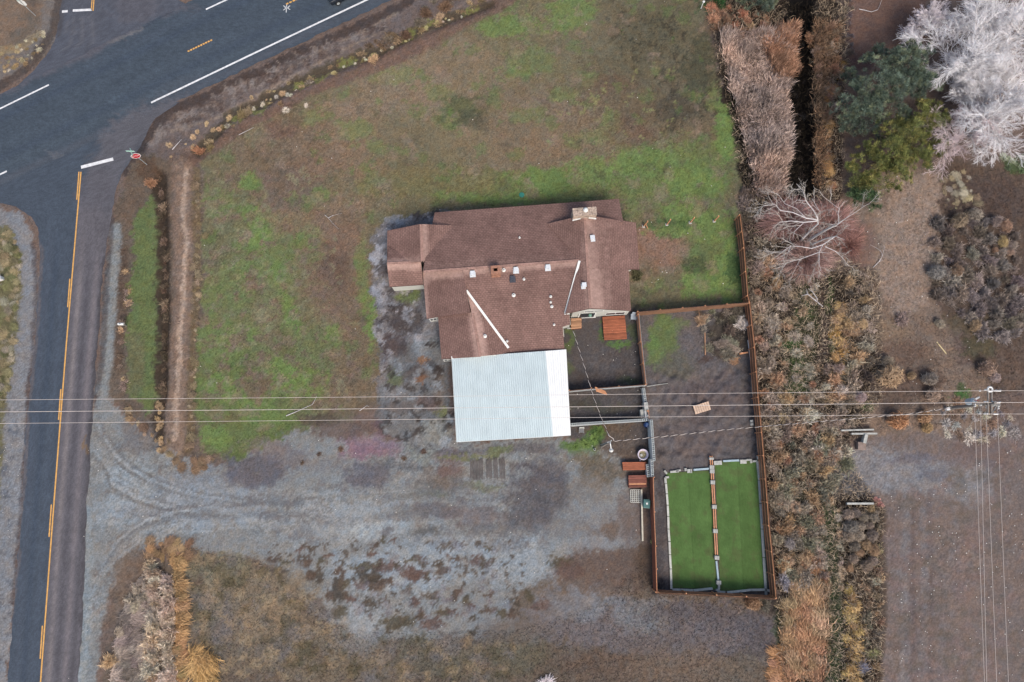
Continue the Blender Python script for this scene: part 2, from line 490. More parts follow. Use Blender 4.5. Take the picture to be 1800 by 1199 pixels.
# brown overlay east of the yard
for (cx, cy, rx, ry, c, op) in [
    (1090, 1000, 70, 40, (106, 88, 78), .9), (1040, 1010, 80, 50, (112, 94, 86), .6), (1080, 930, 60, 40, (116, 100, 92), .6), (1050, 1110, 130, 50, (118, 110, 112), .9), (1250, 1110, 110, 50, (112, 106, 110), .85), (1340, 1130, 40, 60, (100, 94, 98), .7),
    (1010, 1060, 60, 30, (128, 128, 132), .8), (1130, 1090, 60, 24, (126, 128, 132), .7), (1200, 1080, 70, 20, (104, 96, 98), .6), (1140, 990, 16, 40, (90, 76, 66), .7), (980, 1160, 120, 30, (108, 95, 82), .85), (900, 1150, 60, 40, (108, 103, 86), .7), (1080, 1170, 90, 30, (110, 92, 80), .85), (1200, 1170, 90, 34, (124, 106, 92), .8), (1300, 1180, 60, 30, (116, 104, 92), .8),
    (760, 1160, 90, 40, (108, 102, 88), .8), (650, 1180, 80, 30, (116, 103, 86), .8), (840, 1185, 60, 24, (106, 97, 82), .8),
    (1080, 770, 50, 20, (106, 94, 82), .8), (1060, 830, 40, 24, (108, 96, 80), .8), (1020, 790, 30, 20, (96, 112, 60), .6)]:
    pt.ell(cx, cy, rx, ry, c, op, 1.0)
# dry field south west
for (cx, cy, rx, ry, c, op) in [
    (430, 1040, 120, 60, (132, 117, 98), .9), (420, 1120, 120, 80, (122, 110, 96), .8), (470, 1095, 70, 40, (146, 124, 98), .7), (560, 1150, 120, 60, (122, 109, 92), .85), (390, 1000, 60, 30, (116, 110, 88), .7),
    (480, 1140, 30, 20, (106, 104, 106), .5), (390, 1090, 20, 40, (118, 112, 114), .6), (520, 1100, 22, 14, (108, 108, 110), .5), (620, 1130, 40, 20, (134, 136, 140), .5), (360, 1060, 30, 40, (104, 100, 88), .6),
    (225, 1010, 40, 70, (116, 98, 84), .8), (205, 1120, 30, 60, (112, 98, 90), .7), (640, 1110, 30, 12, (134, 136, 142), .6)]:
    pt.ell(cx, cy, rx, ry, c, op, 1.0)
dry = [(330, 960), (500, 1000), (620, 1110), (900, 1130), (900, 1199), (340, 1199)]
pt.spots(dry, (156, 134, 104), 110, 3, 13, .5, 21, 1.1)
pt.spots(dry, (118, 112, 112), 60, 4, 14, .5, 23, 1.1)
pt.spots(dry, (90, 82, 58), 80, 3, 12, .5, 22, 1.1)
# gravel tone, and the carport's shade painted in along its south edge
for (cx, cy, rx, ry, c, op) in [
    (600, 920, 110, 40, GRAVL, .7), (350, 880, 130, 50, (138, 144, 152), .8), (700, 1000, 120, 40, (146, 153, 160), .7), (900, 980, 90, 50, (140, 146, 152), .7), (620, 1090, 50, 30, GRAVL, .5), (230, 860, 40, 60, (142, 150, 156), .7),
    (950, 870, 60, 50, (92, 88, 92), .85), (960, 830, 40, 30, (98, 92, 96), .6), (930, 910, 50, 24, (98, 94, 98), .7), (450, 825, 60, 28, (94, 90, 98), .8), (500, 800, 40, 20, (112, 104, 108), .6), (650, 835, 46, 22, (98, 94, 102), .8), (700, 820, 50, 12, (100, 98, 100), .6),
    (760, 900, 60, 14, (100, 94, 98), .7), (830, 905, 46, 20, (116, 106, 106), .8), (740, 935, 40, 9, (86, 84, 84), .7), (860, 930, 40, 12, (104, 98, 94), .5), (770, 860, 40, 20, (112, 110, 106), .7), (860, 1080, 40, 30, (124, 126, 130), .6),
    (655, 785, 55, 22, (132, 104, 118), .75), (640, 800, 40, 12, (138, 104, 118), .55), (700, 750, 40, 18, (104, 84, 96), .6), (470, 785, 50, 14, (122, 106, 100), .6), (600, 760, 60, 18, (106, 90, 84), .8), (560, 740, 40, 14, (92, 78, 68), .8),
    (740, 790, 30, 24, (124, 126, 122), .8), (790, 800, 30, 16, (112, 96, 96), .6), (900, 790, 110, 10, (98, 92, 96), .7), (780, 840, 40, 26, (112, 100, 92), .7), (790, 825, 22, 14, (118, 92, 88), .6), (820, 800, 50, 5, (116, 116, 78), .8), (875, 792, 26, 8, (108, 118, 76), .7), (848, 855, 36, 7, (112, 112, 76), .6), (765, 872, 26, 6, (112, 116, 82), .6),  # the long thin strip below the carport is its painted shade
    (1040, 900, 50, 26, (128, 130, 134), .7), (1060, 950, 60, 14, (136, 138, 142), .6), (1110, 900, 20, 60, (112, 98, 94), .6), (1075, 925, 12, 20, (112, 92, 78), .7), (1040, 860, 40, 26, (124, 118, 114), .7)]:
    pt.ell(cx, cy, rx, ry, c, op, 1.0)
for (cx, cy, rx, ry, c, op) in [
    (470, 880, 120, 7, (104, 103, 106), .6), (560, 868, 90, 6, (142, 146, 150), .5), (520, 905, 110, 6, (108, 106, 110), .5), (400, 905, 80, 6, (106, 104, 108), .55), (640, 885, 90, 8, (146, 152, 158), .5), (700, 905, 70, 7, (112, 112, 114), .5), (330, 900, 60, 8, (110, 110, 114), .5),
    (820, 960, 90, 16, (146, 152, 158), .55), (760, 950, 60, 12, (148, 154, 160), .5), (900, 1000, 70, 34, (140, 146, 152), .6), (660, 930, 70, 14, (156, 164, 170), .55), (880, 960, 40, 14, (112, 108, 110), .5), (1000, 930, 40, 20, (118, 116, 118), .6), (740, 870, 60, 12, (112, 112, 112), .55), (560, 815, 60, 14, (118, 114, 116), .5), (430, 840, 50, 16, (104, 100, 106), .6),
    (730, 1020, 70, 24, (140, 146, 152), .5), (640, 1075, 40, 20, (140, 146, 152), .5), (900, 1110, 90, 20, (112, 104, 100), .6), (980, 1060, 50, 30, (118, 112, 112), .6), (1120, 1060, 60, 12, (122, 122, 126), .6), (1240, 1080, 90, 20, (104, 97, 99), .6), (1160, 1130, 80, 24, (112, 103, 102), .6), (330, 840, 40, 14, (116, 114, 116), .5), (200, 900, 30, 30, (146, 153, 160), .6), (250, 900, 40, 14, (122, 122, 126), .5)]:
    pt.ell(cx, cy, rx, ry, c, op, .7)
# wheel marks swinging from the road into the drive
qq = random.Random(77)
for k in range(30):
    o, f = qq.uniform(-12, 74), qq.uniform(.0, .35)
    A_ = [(172 - o * .2, 742 + o), (186 + o * .05, 772 + o), (212 - o * .2, 806 + o * .95), (246, 832 + o * .85), (290, 854 + o * .75), (345, 868 + o * .6), (430, 878 + o * .5)]
    a_ = qq.randrange(0, 3)
    b_ = qq.randrange(4, 8)
    pt.line(A_[a_:b_], qq.uniform(2.0, 6.0), qq.choice([(98, 94, 94), (104, 100, 100), (110, 106, 104), (148, 152, 156), (152, 156, 160)]), qq.uniform(.25, .55), b=1.5)
for k in range(18):
    o = qq.uniform(-6, 44)
    A_ = [(158 + o * .2, 1060 - o), (176 + o * .3, 1014 - o), (206 + o * .3, 978 - o), (246 + o * .3, 950 - o), (310, 934 - o), (380, 926 - o), (450, 922 - o)]
    a_ = qq.randrange(0, 3)
    b_ = qq.randrange(4, 8)
    pt.line(A_[a_:b_], qq.uniform(2.0, 6.0), qq.choice([(96, 94, 96), (104, 100, 102), (150, 155, 159), (146, 150, 154)]), qq.uniform(.25, .5), b=1.5)
for k in range(46):
    u_, v_ = qq.uniform(330, 900), qq.uniform(850, 930)
    l_ = qq.uniform(20, 80)
    pt.line([(u_, v_), (u_ + l_, v_ + qq.uniform(-5, 5))], qq.uniform(2, 5), qq.choice([(100, 97, 99), (108, 105, 106), (148, 152, 156)]), qq.uniform(.2, .45), b=1.5)
pt.line([(150, 900), (150, 1050), (138, 1200)], 18, (136, 144, 150), 0.7)
pt.ell(240, 770, 30, 30, (112, 106, 106), .7)
# weedy clots in the gravel
clots = [(478, 980, 16, 9), (505, 985, 12, 6), (531, 963, 9, 5), (515, 970, 5, 4), (535, 985, 14, 10), (562, 988, 9, 7), (578, 981, 14, 5), (605, 988, 10, 6), (600, 1010, 7, 22), (640, 995, 36, 10), (675, 1000, 26, 12), (700, 1000, 16, 8), (745, 985, 14, 6), (725, 988, 12, 5),
         (650, 972, 14, 5), (622, 960, 12, 5), (660, 955, 14, 5), (677, 948, 6, 9), (690, 950, 5, 5), (595, 1040, 18, 26), (575, 1045, 10, 12), (610, 1025, 14, 10), (640, 1025, 18, 12), (660, 1020, 22, 10), (670, 1030, 16, 14), (590, 1075, 16, 16), (615, 1055, 12, 8), (648, 1060, 10, 16),
         (690, 1026, 8, 8), (715, 1035, 14, 10), (730, 1058, 12, 14), (726, 1012, 16, 6), (775, 1003, 18, 8), (750, 1012, 6, 12), (830, 985, 12, 10), (845, 993, 10, 6), (800, 983, 14, 6), (855, 965, 6, 8), (787, 972, 6, 6), (770, 988, 8, 6), (805, 1037, 14, 8), (825, 1058, 10, 14), (832, 1066, 8, 6), (762, 1050, 10, 8), (800, 1050, 8, 10), (780, 1078, 18, 8), (800, 1075, 20, 6), (830, 1085, 6, 6), (858, 1045, 14, 8), (880, 1085, 8, 8), (725, 1010, 26, 10), (650, 1015, 30, 16),
         (860, 1075, 18, 8), (930, 1050, 14, 16), (950, 1065, 16, 14), (905, 1065, 14, 6), (895, 1085, 10, 10), (985, 985, 26, 14), (1000, 1000, 30, 20), (830, 1108, 12, 8), (740, 1085, 14, 8), (700, 1095, 36, 14), (760, 1100, 30, 12), (560, 1015, 10, 14), (545, 1010, 12, 10)]
for i, (cx, cy, rx, ry) in enumerate(clots):
    pt.ell(cx, cy, rx * .85, ry * .85, [(96, 78, 66), (92, 82, 64), (106, 84, 76), (84, 74, 64)][i % 4], .9, 0.8, k=3)
pt.spots([(480, 950), (900, 940), (960, 1090), (640, 1110), (500, 1010)], (92, 80, 70), 170, 1.2, 5, .85, 31, 0.5)
pt.spots([(420, 860), (980, 840), (960, 960), (500, 950)], (112, 108, 110), 120, 3, 10, .45, 32, 1.0)
pt.spots([(640, 960), (900, 960), (900, 1090), (600, 1090)], (122, 114, 120), 50, 3, 9, .4, 33)
# --- gravel apron west of the house
apron = [(655, 400), (690, 388), (745, 380), (790, 372), (790, 640), (800, 776), (740, 790), (690, 770), (655, 700), (660, 640), (655, 520)]
pt.poly(apron, (112, 112, 114), 7)
for (cx, cy, rx, ry, c, op) in [
    (668, 450, 12, 40, (150, 154, 160), .9), (700, 390, 22, 8, (140, 146, 150), .8), (670, 520, 12, 16, (140, 144, 150), .7), (720, 520, 20, 20, (96, 112, 56), .9), (700, 560, 26, 30, (72, 64, 62), .85), (690, 610, 30, 24, (80, 68, 66), .85), (742, 600, 14, 24, (134, 138, 144), .7), (665, 590, 9, 18, (136, 140, 144), .8), (750, 640, 14, 12, (140, 144, 150), .8), (730, 655, 20, 20, (84, 70, 66), .6),
    (675, 475, 8, 14, (76, 66, 62), .8), (690, 500, 12, 10, (88, 84, 84), .7), (745, 632, 9, 8, (136, 96, 62), .8), (742, 668, 9, 8, (132, 92, 64), .8), (690, 690, 26, 12, (136, 138, 144), .7), (700, 720, 40, 12, (104, 96, 94), .7), (760, 710, 24, 12, (102, 78, 72), .6), (690, 662, 20, 12, (98, 106, 64), .7), (780, 728, 12, 14, (112, 120, 62), .8), (775, 690, 10, 40, (112, 100, 92), .7), (760, 760, 30, 22, (136, 136, 132), .7),
    (735, 560, 14, 20, (70, 64, 62), .7), (668, 425, 10, 10, (80, 76, 74), .7), (760, 590, 12, 30, (120, 122, 124), .6)]:
    pt.ell(cx, cy, rx, ry, c, op, 1.0)
pt.spots(apron, (66, 58, 56), 90, 2, 8, .7, 41)
pt.spots(apron, (146, 150, 156), 80, 2, 7, .6, 42)
# --- yards between house and east fence
pt.poly([(985, 545), (1120, 548), (1136, 680), (1140, 745), (1143, 800), (1105, 800), (1000, 770)], (92, 86, 86), 4, raw=True, b=0.5)
pt.poly([(1120, 548), (1316, 532), (1340, 800), (1362, 1050), (1150, 1042), (1140, 700)], (104, 97, 97), 4, raw=True, b=0.5)
for (cx, cy, rx, ry, c, op) in [
    (1002, 595, 9, 26, (96, 112, 60), .8), (1005, 645, 7, 14, (104, 116, 72), .6), (1055, 585, 4, 20, (82, 110, 52), .7), (1085, 604, 26, 7, (92, 124, 56), .85), (1110, 585, 9, 20, (86, 100, 60), .6), (1105, 665, 18, 8, (80, 98, 58), .6), (1122, 640, 7, 40, (74, 72, 72), .6), (1120, 560, 8, 30, (70, 72, 66), .6),  # narrow dark strips west of the dividing fence are painted shade
    (1060, 660, 50, 14, (84, 78, 78), .6), (1040, 630, 40, 16, (98, 92, 92), .6), (1060, 715, 60, 8, (88, 88, 74), .5), (1030, 705, 30, 10, (76, 74, 66), .5), (1075, 752, 50, 16, (104, 84, 66), .8), (1050, 760, 14, 14, (82, 110, 50), .9), (1020, 782, 30, 14, (92, 118, 58), .9), (1040, 770, 20, 12, (84, 112, 52), .9), (1090, 780, 40, 22, (104, 90, 80), .8), (1030, 808, 40, 8, (112, 98, 76), .7),
    (1165, 590, 26, 44, (98, 118, 58), .8), (1150, 620, 16, 26, (104, 130, 62), .7), (1180, 570, 30, 12, (100, 116, 64), .6), (1190, 640, 40, 26, (100, 98, 78), .5), (1160, 690, 26, 10, (112, 104, 104), .5), (1150, 720, 9, 26, (122, 116, 116), .7), (1240, 620, 30, 30, (106, 100, 102), .6), (1280, 590, 40, 44, (78, 70, 62), .85), (1285, 560, 36, 14, (66, 60, 52), .8), (1240, 630, 14, 8, (92, 70, 60), .7), (1310, 660, 14, 40, (82, 80, 84), .6),  # last one: shade painted on the ground inside the east fence
    (1250, 700, 70, 40, (104, 93, 94), .7), (1230, 770, 70, 30, (106, 96, 96), .7), (1328, 760, 8, 60, (72, 70, 74), .7), (1160, 930, 10, 120, (80, 74, 76), .7), (1160, 1030, 9, 14, (60, 54, 54), .7)]:  # the tall strip beside the east fence is painted shade too
    pt.ell(cx, cy, rx, ry, c, op, 1.0)
# --- scrub belt and fields to the east
pt.poly([(1240, -200), (1490, -200), (1480, 330), (1400, 340), (1420, 480), (1545, 480), (1550, 700), (1470, 800), (1500, 860), (1550, 890), (1545, 1300), (1368, 1300), (1366, 1050), (1318, 535), (1306, 330), (1292, 205), (1268, 150)], (64, 54, 46), 8)  # base darkened to paint in the shade between the shrubs
pt.poly([(1480, -200), (1640, -200), (1620, 120), (1490, 120)], (116, 90, 80), 8)
pt.poly([(1480, 300), (1650, 290), (1670, 420), (1640, 520), (1690, 640), (1740, 660), (1740, 780), (1500, 800), (1540, 640), (1520, 480), (1430, 420)], (132, 112, 98), 12)
pt.poly([(1560, 310), (1655, 300), (1650, 420), (1630, 540), (1580, 560), (1540, 480)], (150, 129, 115), 12)
pt.ell(1590, 620, 40, 26, (122, 98, 84), .8); pt.ell(1600, 670, 60, 20, (104, 84, 74), .8); pt.ell(1570, 700, 40, 30, (100, 84, 76), .7); pt.ell(1640, 700, 20, 12, (90, 72, 66), .7)
pt.ell(1510, 430, 30, 50, (120, 92, 84), .7); pt.ell(1570, 580, 30, 20, (140, 118, 96), .6)
pt.poly([(1650, 280), (1810, 280), (1900, 280), (1900, 660), (1750, 690), (1700, 620), (1640, 520), (1660, 400)], (100, 84, 74), 10)
pt.ell(1740, 350, 70, 40, (94, 78, 72), .8); pt.ell(1770, 640, 60, 40, (112, 92, 80), .7); pt.ell(1700, 570, 40, 30, (106, 96, 76), .6); pt.ell(1720, 610, 30, 20, (92, 92, 62), .5)
pt.poly([(1470, 812), (1510, 775), (1640, 755), (1700, 760), (1900, 720), (1900, 1300), (1540, 1300), (1552, 1100), (1560, 900), (1520, 862)], (121, 107, 102), 12)
pt.line([(1480, 830), (1560, 825), (1640, 840), (1720, 850)], 54, (130, 128, 131), 0.9, f=34)
pt.line([(1600, 850), (1592, 960), (1588, 1080), (1590, 1200)], 14, (124, 122, 125), 0.5, b=1.4)
pt.line([(1622, 900), (1628, 1000), (1624, 1100), (1620, 1200)], 10, (122, 119, 122), 0.4, b=1.4)
pt.line([(1690, 880), (1665, 1000), (1655, 1100), (1650, 1200)], 10, (122, 114, 114), 0.35, b=1.4)
pt.line([(1604, 900), (1604, 1010), (1606, 1200)], 8, (104, 92, 92), 0.6)
pt.line([(1634, 860), (1636, 1000), (1636, 1200)], 7, (104, 92, 92), 0.5)
pt.ell(1610, 810, 50, 10, (104, 98, 106), .6); pt.ell(1640, 835, 30, 10, (96, 94, 104), .5); pt.ell(1720, 800, 60, 30, (116, 100, 98), .7)
pt.line([(1548, 900), (1552, 1000), (1548, 1100), (1540, 1200)], 14, (90, 76, 64), 0.8)
pt.spots([(1560, 880), (1800, 780), (1800, 1199), (1560, 1199)], (128, 108, 104), 110, 4, 16, .5, 51, 1.1)
pt.spots([(1560, 880), (1800, 780), (1800, 1199), (1560, 1199)], (108, 98, 90), 90, 4, 14, .5, 52, 1.1)
# ditch, paths and green patches of the belt
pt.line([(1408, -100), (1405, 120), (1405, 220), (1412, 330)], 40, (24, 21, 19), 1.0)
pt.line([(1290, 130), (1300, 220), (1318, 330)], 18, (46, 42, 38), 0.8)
pt.line([(1462, 100), (1466, 250), (1470, 345)], 14, (74, 58, 48), 0.95, b=0.5)
pt.line([(1484, -60), (1482, 120)], 18, (72, 62, 64), 0.7)
pt.line([(1444, 520), (1446, 590), (1445, 625)], 20, (92, 76, 68), 0.95, b=0.4)
pt.poly([(1405, 490), (1436, 480), (1440, 560), (1435, 640), (1420, 690), (1385, 690), (1378, 610)], (78, 80, 54), 10)
pt.ell(1390, 610, 18, 16, (72, 112, 50), .8); pt.ell(1412, 545, 14, 16, (74, 104, 52), .7); pt.ell(1400, 640, 20, 20, (76, 104, 52), .7); pt.ell(1408, 680, 26, 12, (76, 98, 54), .7)
pt.ell(1462, 520, 6, 40, (80, 104, 52), .8); pt.ell(1460, 610, 6, 26, (82, 112, 54), .8)
pt.line([(1460, 900), (1460, 980), (1466, 1060), (1470, 1120), (1465, 1200)], 20, (80, 96, 62), 0.85)
pt.ell(1400, 870, 40, 20, (86, 88, 64), .6); pt.ell(1692, 692, 14, 8, (66, 112, 50), .9); pt.ell(1690, 680, 10, 8, (60, 92, 46), .7); pt.ell(1527, 722, 7, 8, (70, 100, 52), .8)
pt.ell(1782, 286, 24, 14, (72, 92, 50), .8); pt.ell(1722, 395, 8, 10, (66, 98, 60), .7); pt.ell(1250, 8, 24, 14, (60, 92, 46), .8)
pt.ell(1510, 1020, 20, 22, (104, 88, 74), .8); pt.ell(1520, 1080, 14, 60, (94, 78, 66), .8); pt.ell(1368, 1110, 8, 40, (82, 96, 62), .6); pt.ell(1355, 1060, 16, 16, (70, 64, 62), .7)
pt.ell(1600, 60, 40, 50, (118, 90, 78), .6); pt.ell(1520, 110, 20, 14, (80, 60, 66), .5)
# light, uneven fleck of every cover
fl = (fbm(GX, GY, 1.1, 901, 4, 0.7) - 0.5)
fl2 = (nrng.random(len(GX)) - 0.5)
ga = .35 + .85 * fbm(GX, GY, 5.0, 931, 3)
gr = np.clip(1 + (0.20 * fl + 0.44 * fl2) * ga, 0.45, 1.8)
lw = inside(pt.wu, pt.wv, lawn) | inside(pt.wu, pt.wv, [(262, 350), (275, 345), (285, 480), (285, 690), (262, 735), (225, 690), (222, 560), (238, 400)])
g_ = pt.c @ np.array([.3, .6, .1])
wm = np.clip((pt.c[:, 0] - pt.c[:, 2]) / (pt.c[:, 0] + 1e-6) * 2.2, 0, 1)[:, None]      # dry soil and straw are greyer and paler than first mixed
pt.c = np.where(lw[:, None], pt.c, pt.c * (1 - .14 * wm) + (g_[:, None] * .14 * wm))
pt.c = pt.c * (np.clip(pt.c @ np.array([.3, .6, .1]), .01, 1) / .115)[:, None] ** .13
pt.c = np.where(lw[:, None], (pt.c * .80 + g_[:, None] * .20) * np.array([1.20, 1.13, 1.15]), pt.c)
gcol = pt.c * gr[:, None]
warm = (fbm(GX, GY, 0.6, 911, 3, 0.7) - 0.5) * 0.16
gcol[:, 0] *= 1 + warm
gcol[:, 2] *= 1 - warm
WL = [(-70, 1900), (8, 1260), (14, 1199), (24, 1050), (39, 900), (44, 775), (50, 700), (61, 600), (67, 525), (71, 440), (66, 400), (57, 382), (28, 363), (0, 357), (-60, 352), (-80, 330), (-60, 300), (0, 280), (100, 230)]
WR = [(84, 1900), (132, 1260), (137, 1199), (147, 1050), (152, 900), (160, 775), (164, 700), (172, 600), (177, 525), (185, 440), (192, 400), (195, 382), (199, 355), (203, 335), (217, 300), (245, 260), (262, 225), (275, 207), (317, 178)]
HL = [(u, 166 - .488 * u) for u in (-900, -500, -260, -100, 0, 150, 300, 450, 700, 1100, 1600)]
HR = [(u, 327 - .4756 * u) for u in (-900, -500, -260, -60, 60, 220, 390, 560, 820, 1200, 1700)]
SL = [(150, -600), (118, -160), (112, -60), (107, 12), (100, 55), (90, 85), (75, 104), (57, 126), (20, 160)]
SR = [(262, -600), (262, -160), (268, -60), (292, -20), (318, 2), (352, 22), (380, 24), (420, 30), (430, 60)]
gcol = np.where(((np.abs(GX) < 67.9) & (GY > -28.9) & (GY < 61.9))[:, None], gcol, np.array(S(112, 98, 88)))      # open fields beyond the survey
# relief
inn = (np.abs(GX) < 68) & (GY > -29) & (GY < 62)
gz = (fbm(GX, GY, 1.6, 801, 4) - 0.5) * 0.05
U0, V0 = pt.U, pt.V
def trough(pts, w, depth):
    d = seg_dist(U0, V0, pts, False)
    return -depth * (1 - sst(w * .15, w * .6, d))
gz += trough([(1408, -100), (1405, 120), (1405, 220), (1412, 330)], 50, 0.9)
gz += trough([(282, 310), (285, 440), (288, 560), (285, 690), (275, 780)], 22, 0.3)
gz -= trough([(320, 290), (322, 440), (320, 560), (312, 690), (306, 785)], 40, 0.25)
gz += trough([(350, 265), (400, 205), (470, 172), (560, 128), (660, 90), (740, 50), (860, 4)], 30, 0.3)
gz += trough([(282, 960), (284, 1100), (282, 1200)], 16, 0.3)
encl = [(1142, 650), (1325, 640), (1345, 800), (1340, 808), (1255, 808), (1160, 825), (1148, 800)]
de = np.where(inside(U0, V0, encl), seg_dist(U0, V0, encl, True), 0)
gz += sst(0, 12, de) * (fbm(GX, GY * 0.7, 0.55, 821, 2) - 0.5) * 0.36
roadmask = np.full(U0.shape, 1e9)
for A_, B_ in ((WL, WR), (HL, HR), (SL, SR)):
    for k_ in range(len(A_) - 1):
        q_ = [A_[k_], A_[k_ + 1], B_[k_ + 1], B_[k_]]
        ii = np.nonzero((U0 > min(p[0] for p in q_) - 25) & (U0 < max(p[0] for p in q_) + 25) & (V0 > min(p[1] for p in q_) - 25) & (V0 < max(p[1] for p in q_) + 25))[0]
        if len(ii):
            dd_ = seg_dist(U0[ii], V0[ii], q_, True)
            roadmask[ii] = np.minimum(roadmask[ii], np.where(inside(U0[ii], V0[ii], q_), -dd_ - 2, dd_ - 2))
gz = np.where(roadmask < 0, np.minimum(gz, -0.03), gz * sst(0, 12, roadmask))
for q in ([(690, 400), (1120, 350), (1125, 560), (1000, 640), (1000, 770), (790, 790), (770, 600), (680, 510)], [(1165, 805), (1350, 800), (1360, 1045), (1170, 1042)]):
    gz = np.where(inside(U0, V0, q), np.minimum(gz * 0.2, 0), gz)
gz = np.where(inn, gz, -0.02)
i0 = (np.arange(NY - 1)[:, None] * NX + np.arange(NX - 1)[None, :]).ravel()
quads = np.stack([i0, i0 + 1, i0 + NX + 1, i0 + NX], 1)
M_GROUND = mat('soil_grass_gravel', None, 0.95, 0.24, 6.0, 0.22, tint='attr', spec=0.1, var2=0.08, scale2=2.2, lo=0.36, rough_n=0.75)
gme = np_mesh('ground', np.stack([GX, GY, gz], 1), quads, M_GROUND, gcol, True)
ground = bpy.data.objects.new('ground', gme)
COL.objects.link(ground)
tag(ground, kind='structure')
def gcolor_at(x, y):
    i = np.clip(np.searchsorted(gx, x) , 0, NX - 1)
    j = np.clip(np.searchsorted(gy, y) , 0, NY - 1)
    return pt.c[j * NX + i], gz[j * NX + i]

# ------------------------------------------------------------------ roads
def strip(name, Ls, Rs, z, nx, step, base, painter, cr=0.0):
    """paved sheet between two edge lines; returns the linked object"""
    Lw, Rw = [P(*p, 0) for p in Ls], [P(*p, 0) for p in Rs]
    rows = []
    for i in range(len(Lw) - 1):
        n = max(1, int(max((Lw[i + 1] - Lw[i]).length, (Rw[i + 1] - Rw[i]).length) / step))
        for k in range(n):
            t = k / n
            rows.append((Lw[i].lerp(Lw[i + 1], t), Rw[i].lerp(Rw[i + 1], t)))
    rows.append((Lw[-1], Rw[-1]))
    L = np.array([[p.x, p.y] for p, q in rows])
    Rr = np.array([[q.x, q.y] for p, q in rows])
    t = np.linspace(0, 1, nx)[None, :, None]
    xy = (L[:, None] * (1 - t) + Rr[:, None] * t).reshape(-1, 2)
    e = (fbm(xy[:, 0], xy[:, 1], 0.9, 55, 3) - 0.5) * 0.24
    tt = np.broadcast_to(np.linspace(0, 1, nx)[None, :], (len(rows), nx)).ravel()
    w = np.linalg.norm(Rr - L, axis=1).repeat(nx)
    dirv = ((Rr - L) / np.linalg.norm(Rr - L, axis=1)[:, None]).repeat(nx, 0)
    edge = (tt == 0) * 1.0 - (tt == 1) * 1.0
    xy = xy + dirv * (edge * e)[:, None]
    pp = Paint(xy[:, 0], xy[:, 1], base, 61)
    painter(pp)
    nr = len(rows)
    f0 = (np.arange(nr - 1)[:, None] * nx + np.arange(nx - 1)[None, :]).ravel()
    q = np.stack([f0, f0 + 1, f0 + nx + 1, f0 + nx], 1)
    a = xy[q[0, 1]] - xy[q[0, 0]]
    b = xy[q[0, 2]] - xy[q[0, 0]]
    if a[0] * b[1] - a[1] * b[0] < 0:
        q = q[:, ::-1]
    crown = z + cr * (1 - (2 * tt - 1) ** 2)
    M = mat('asphalt', None, 0.8, 0.16, 7.0, 0.3, tint='attr', spec=0.2, var2=0.08, scale2=0.6, lo=0.36, rough_n=0.75)
    cc = pp.c * (0.87 + 0.26 * (nrng.random(len(xy)) - 0.5) + 0.05 * (fbm(xy[:, 0], xy[:, 1], 0.7, 71, 3) - 0.5))[:, None]
    me = np_mesh(name, np.stack([xy[:, 0], xy[:, 1], crown], 1), q, M, cc, True)
    o = bpy.data.objects.new(name, me)
    COL.objects.link(o)
    return tag(o, kind='structure')
def center_x(v):
    return np.interp(v, [300, 600, 900, 1199], [142, 117, 92, 71])
def paint_west(p):
    cx = center_x(p.V)
    rt = p.U - cx
    m = sst(-3, 4, rt) * sst(300, 380, p.V)
    p.c[:] = p.c * (1 - m[:, None]) + np.array(S(106, 103, 110)) * m[:, None]
    for off, c, op in [(14, (140, 132, 134), .9), (28, (82, 80, 88), .75), (42, (134, 126, 130), .85), (55, (78, 76, 82), .75)]:
        g = np.exp(-((rt - off) / 4.5) ** 2) * op * sst(380, 520, p.V) * (0.7 + 0.6 * (p.n[1] - .5))
        p.c[:] = p.c * (1 - g[:, None]) + np.array(S(*c)) * g[:, None]
    for off, c, op in [(-14, (82, 92, 108), .5), (-30, (66, 78, 96), .5), (-44, (84, 92, 108), .4)]:
        g = np.exp(-((rt - off) / 5.0) ** 2) * op * sst(380, 480, p.V)
        p.c[:] = p.c * (1 - g[:, None]) + np.array(S(*c)) * g[:, None]
    p.poly([(195, 200), (330, 170), (270, 230), (215, 310), (195, 380), (150, 330), (150, 290)], (98, 98, 106), 14, b=0.5)
    p.ell(170, 330, 40, 40, (98, 96, 104), .6, 0.5)
    p.line([(52, 385), (72, 440), (66, 560), (50, 710), (38, 900), (20, 1100)], 5, (112, 104, 106), .6, b=.6)
    p.line([(183, 450), (174, 580), (163, 700), (152, 900), (140, 1180)], 5, (74, 70, 74), .6, b=.5)
    p.ell(155, 785, 3, 14, (128, 100, 60), .6)
    for k in range(7):
        a = rnd.uniform(0, 25)
        p.line([(168 + k * 4, 360 + a), (166 + k * 4, 440 + a)], 2.5, (84, 82, 88), .35, b=.4)
west_road = strip('side_road', WL, WR, -0.008, 48, 0.25, (76, 86, 100), paint_west)
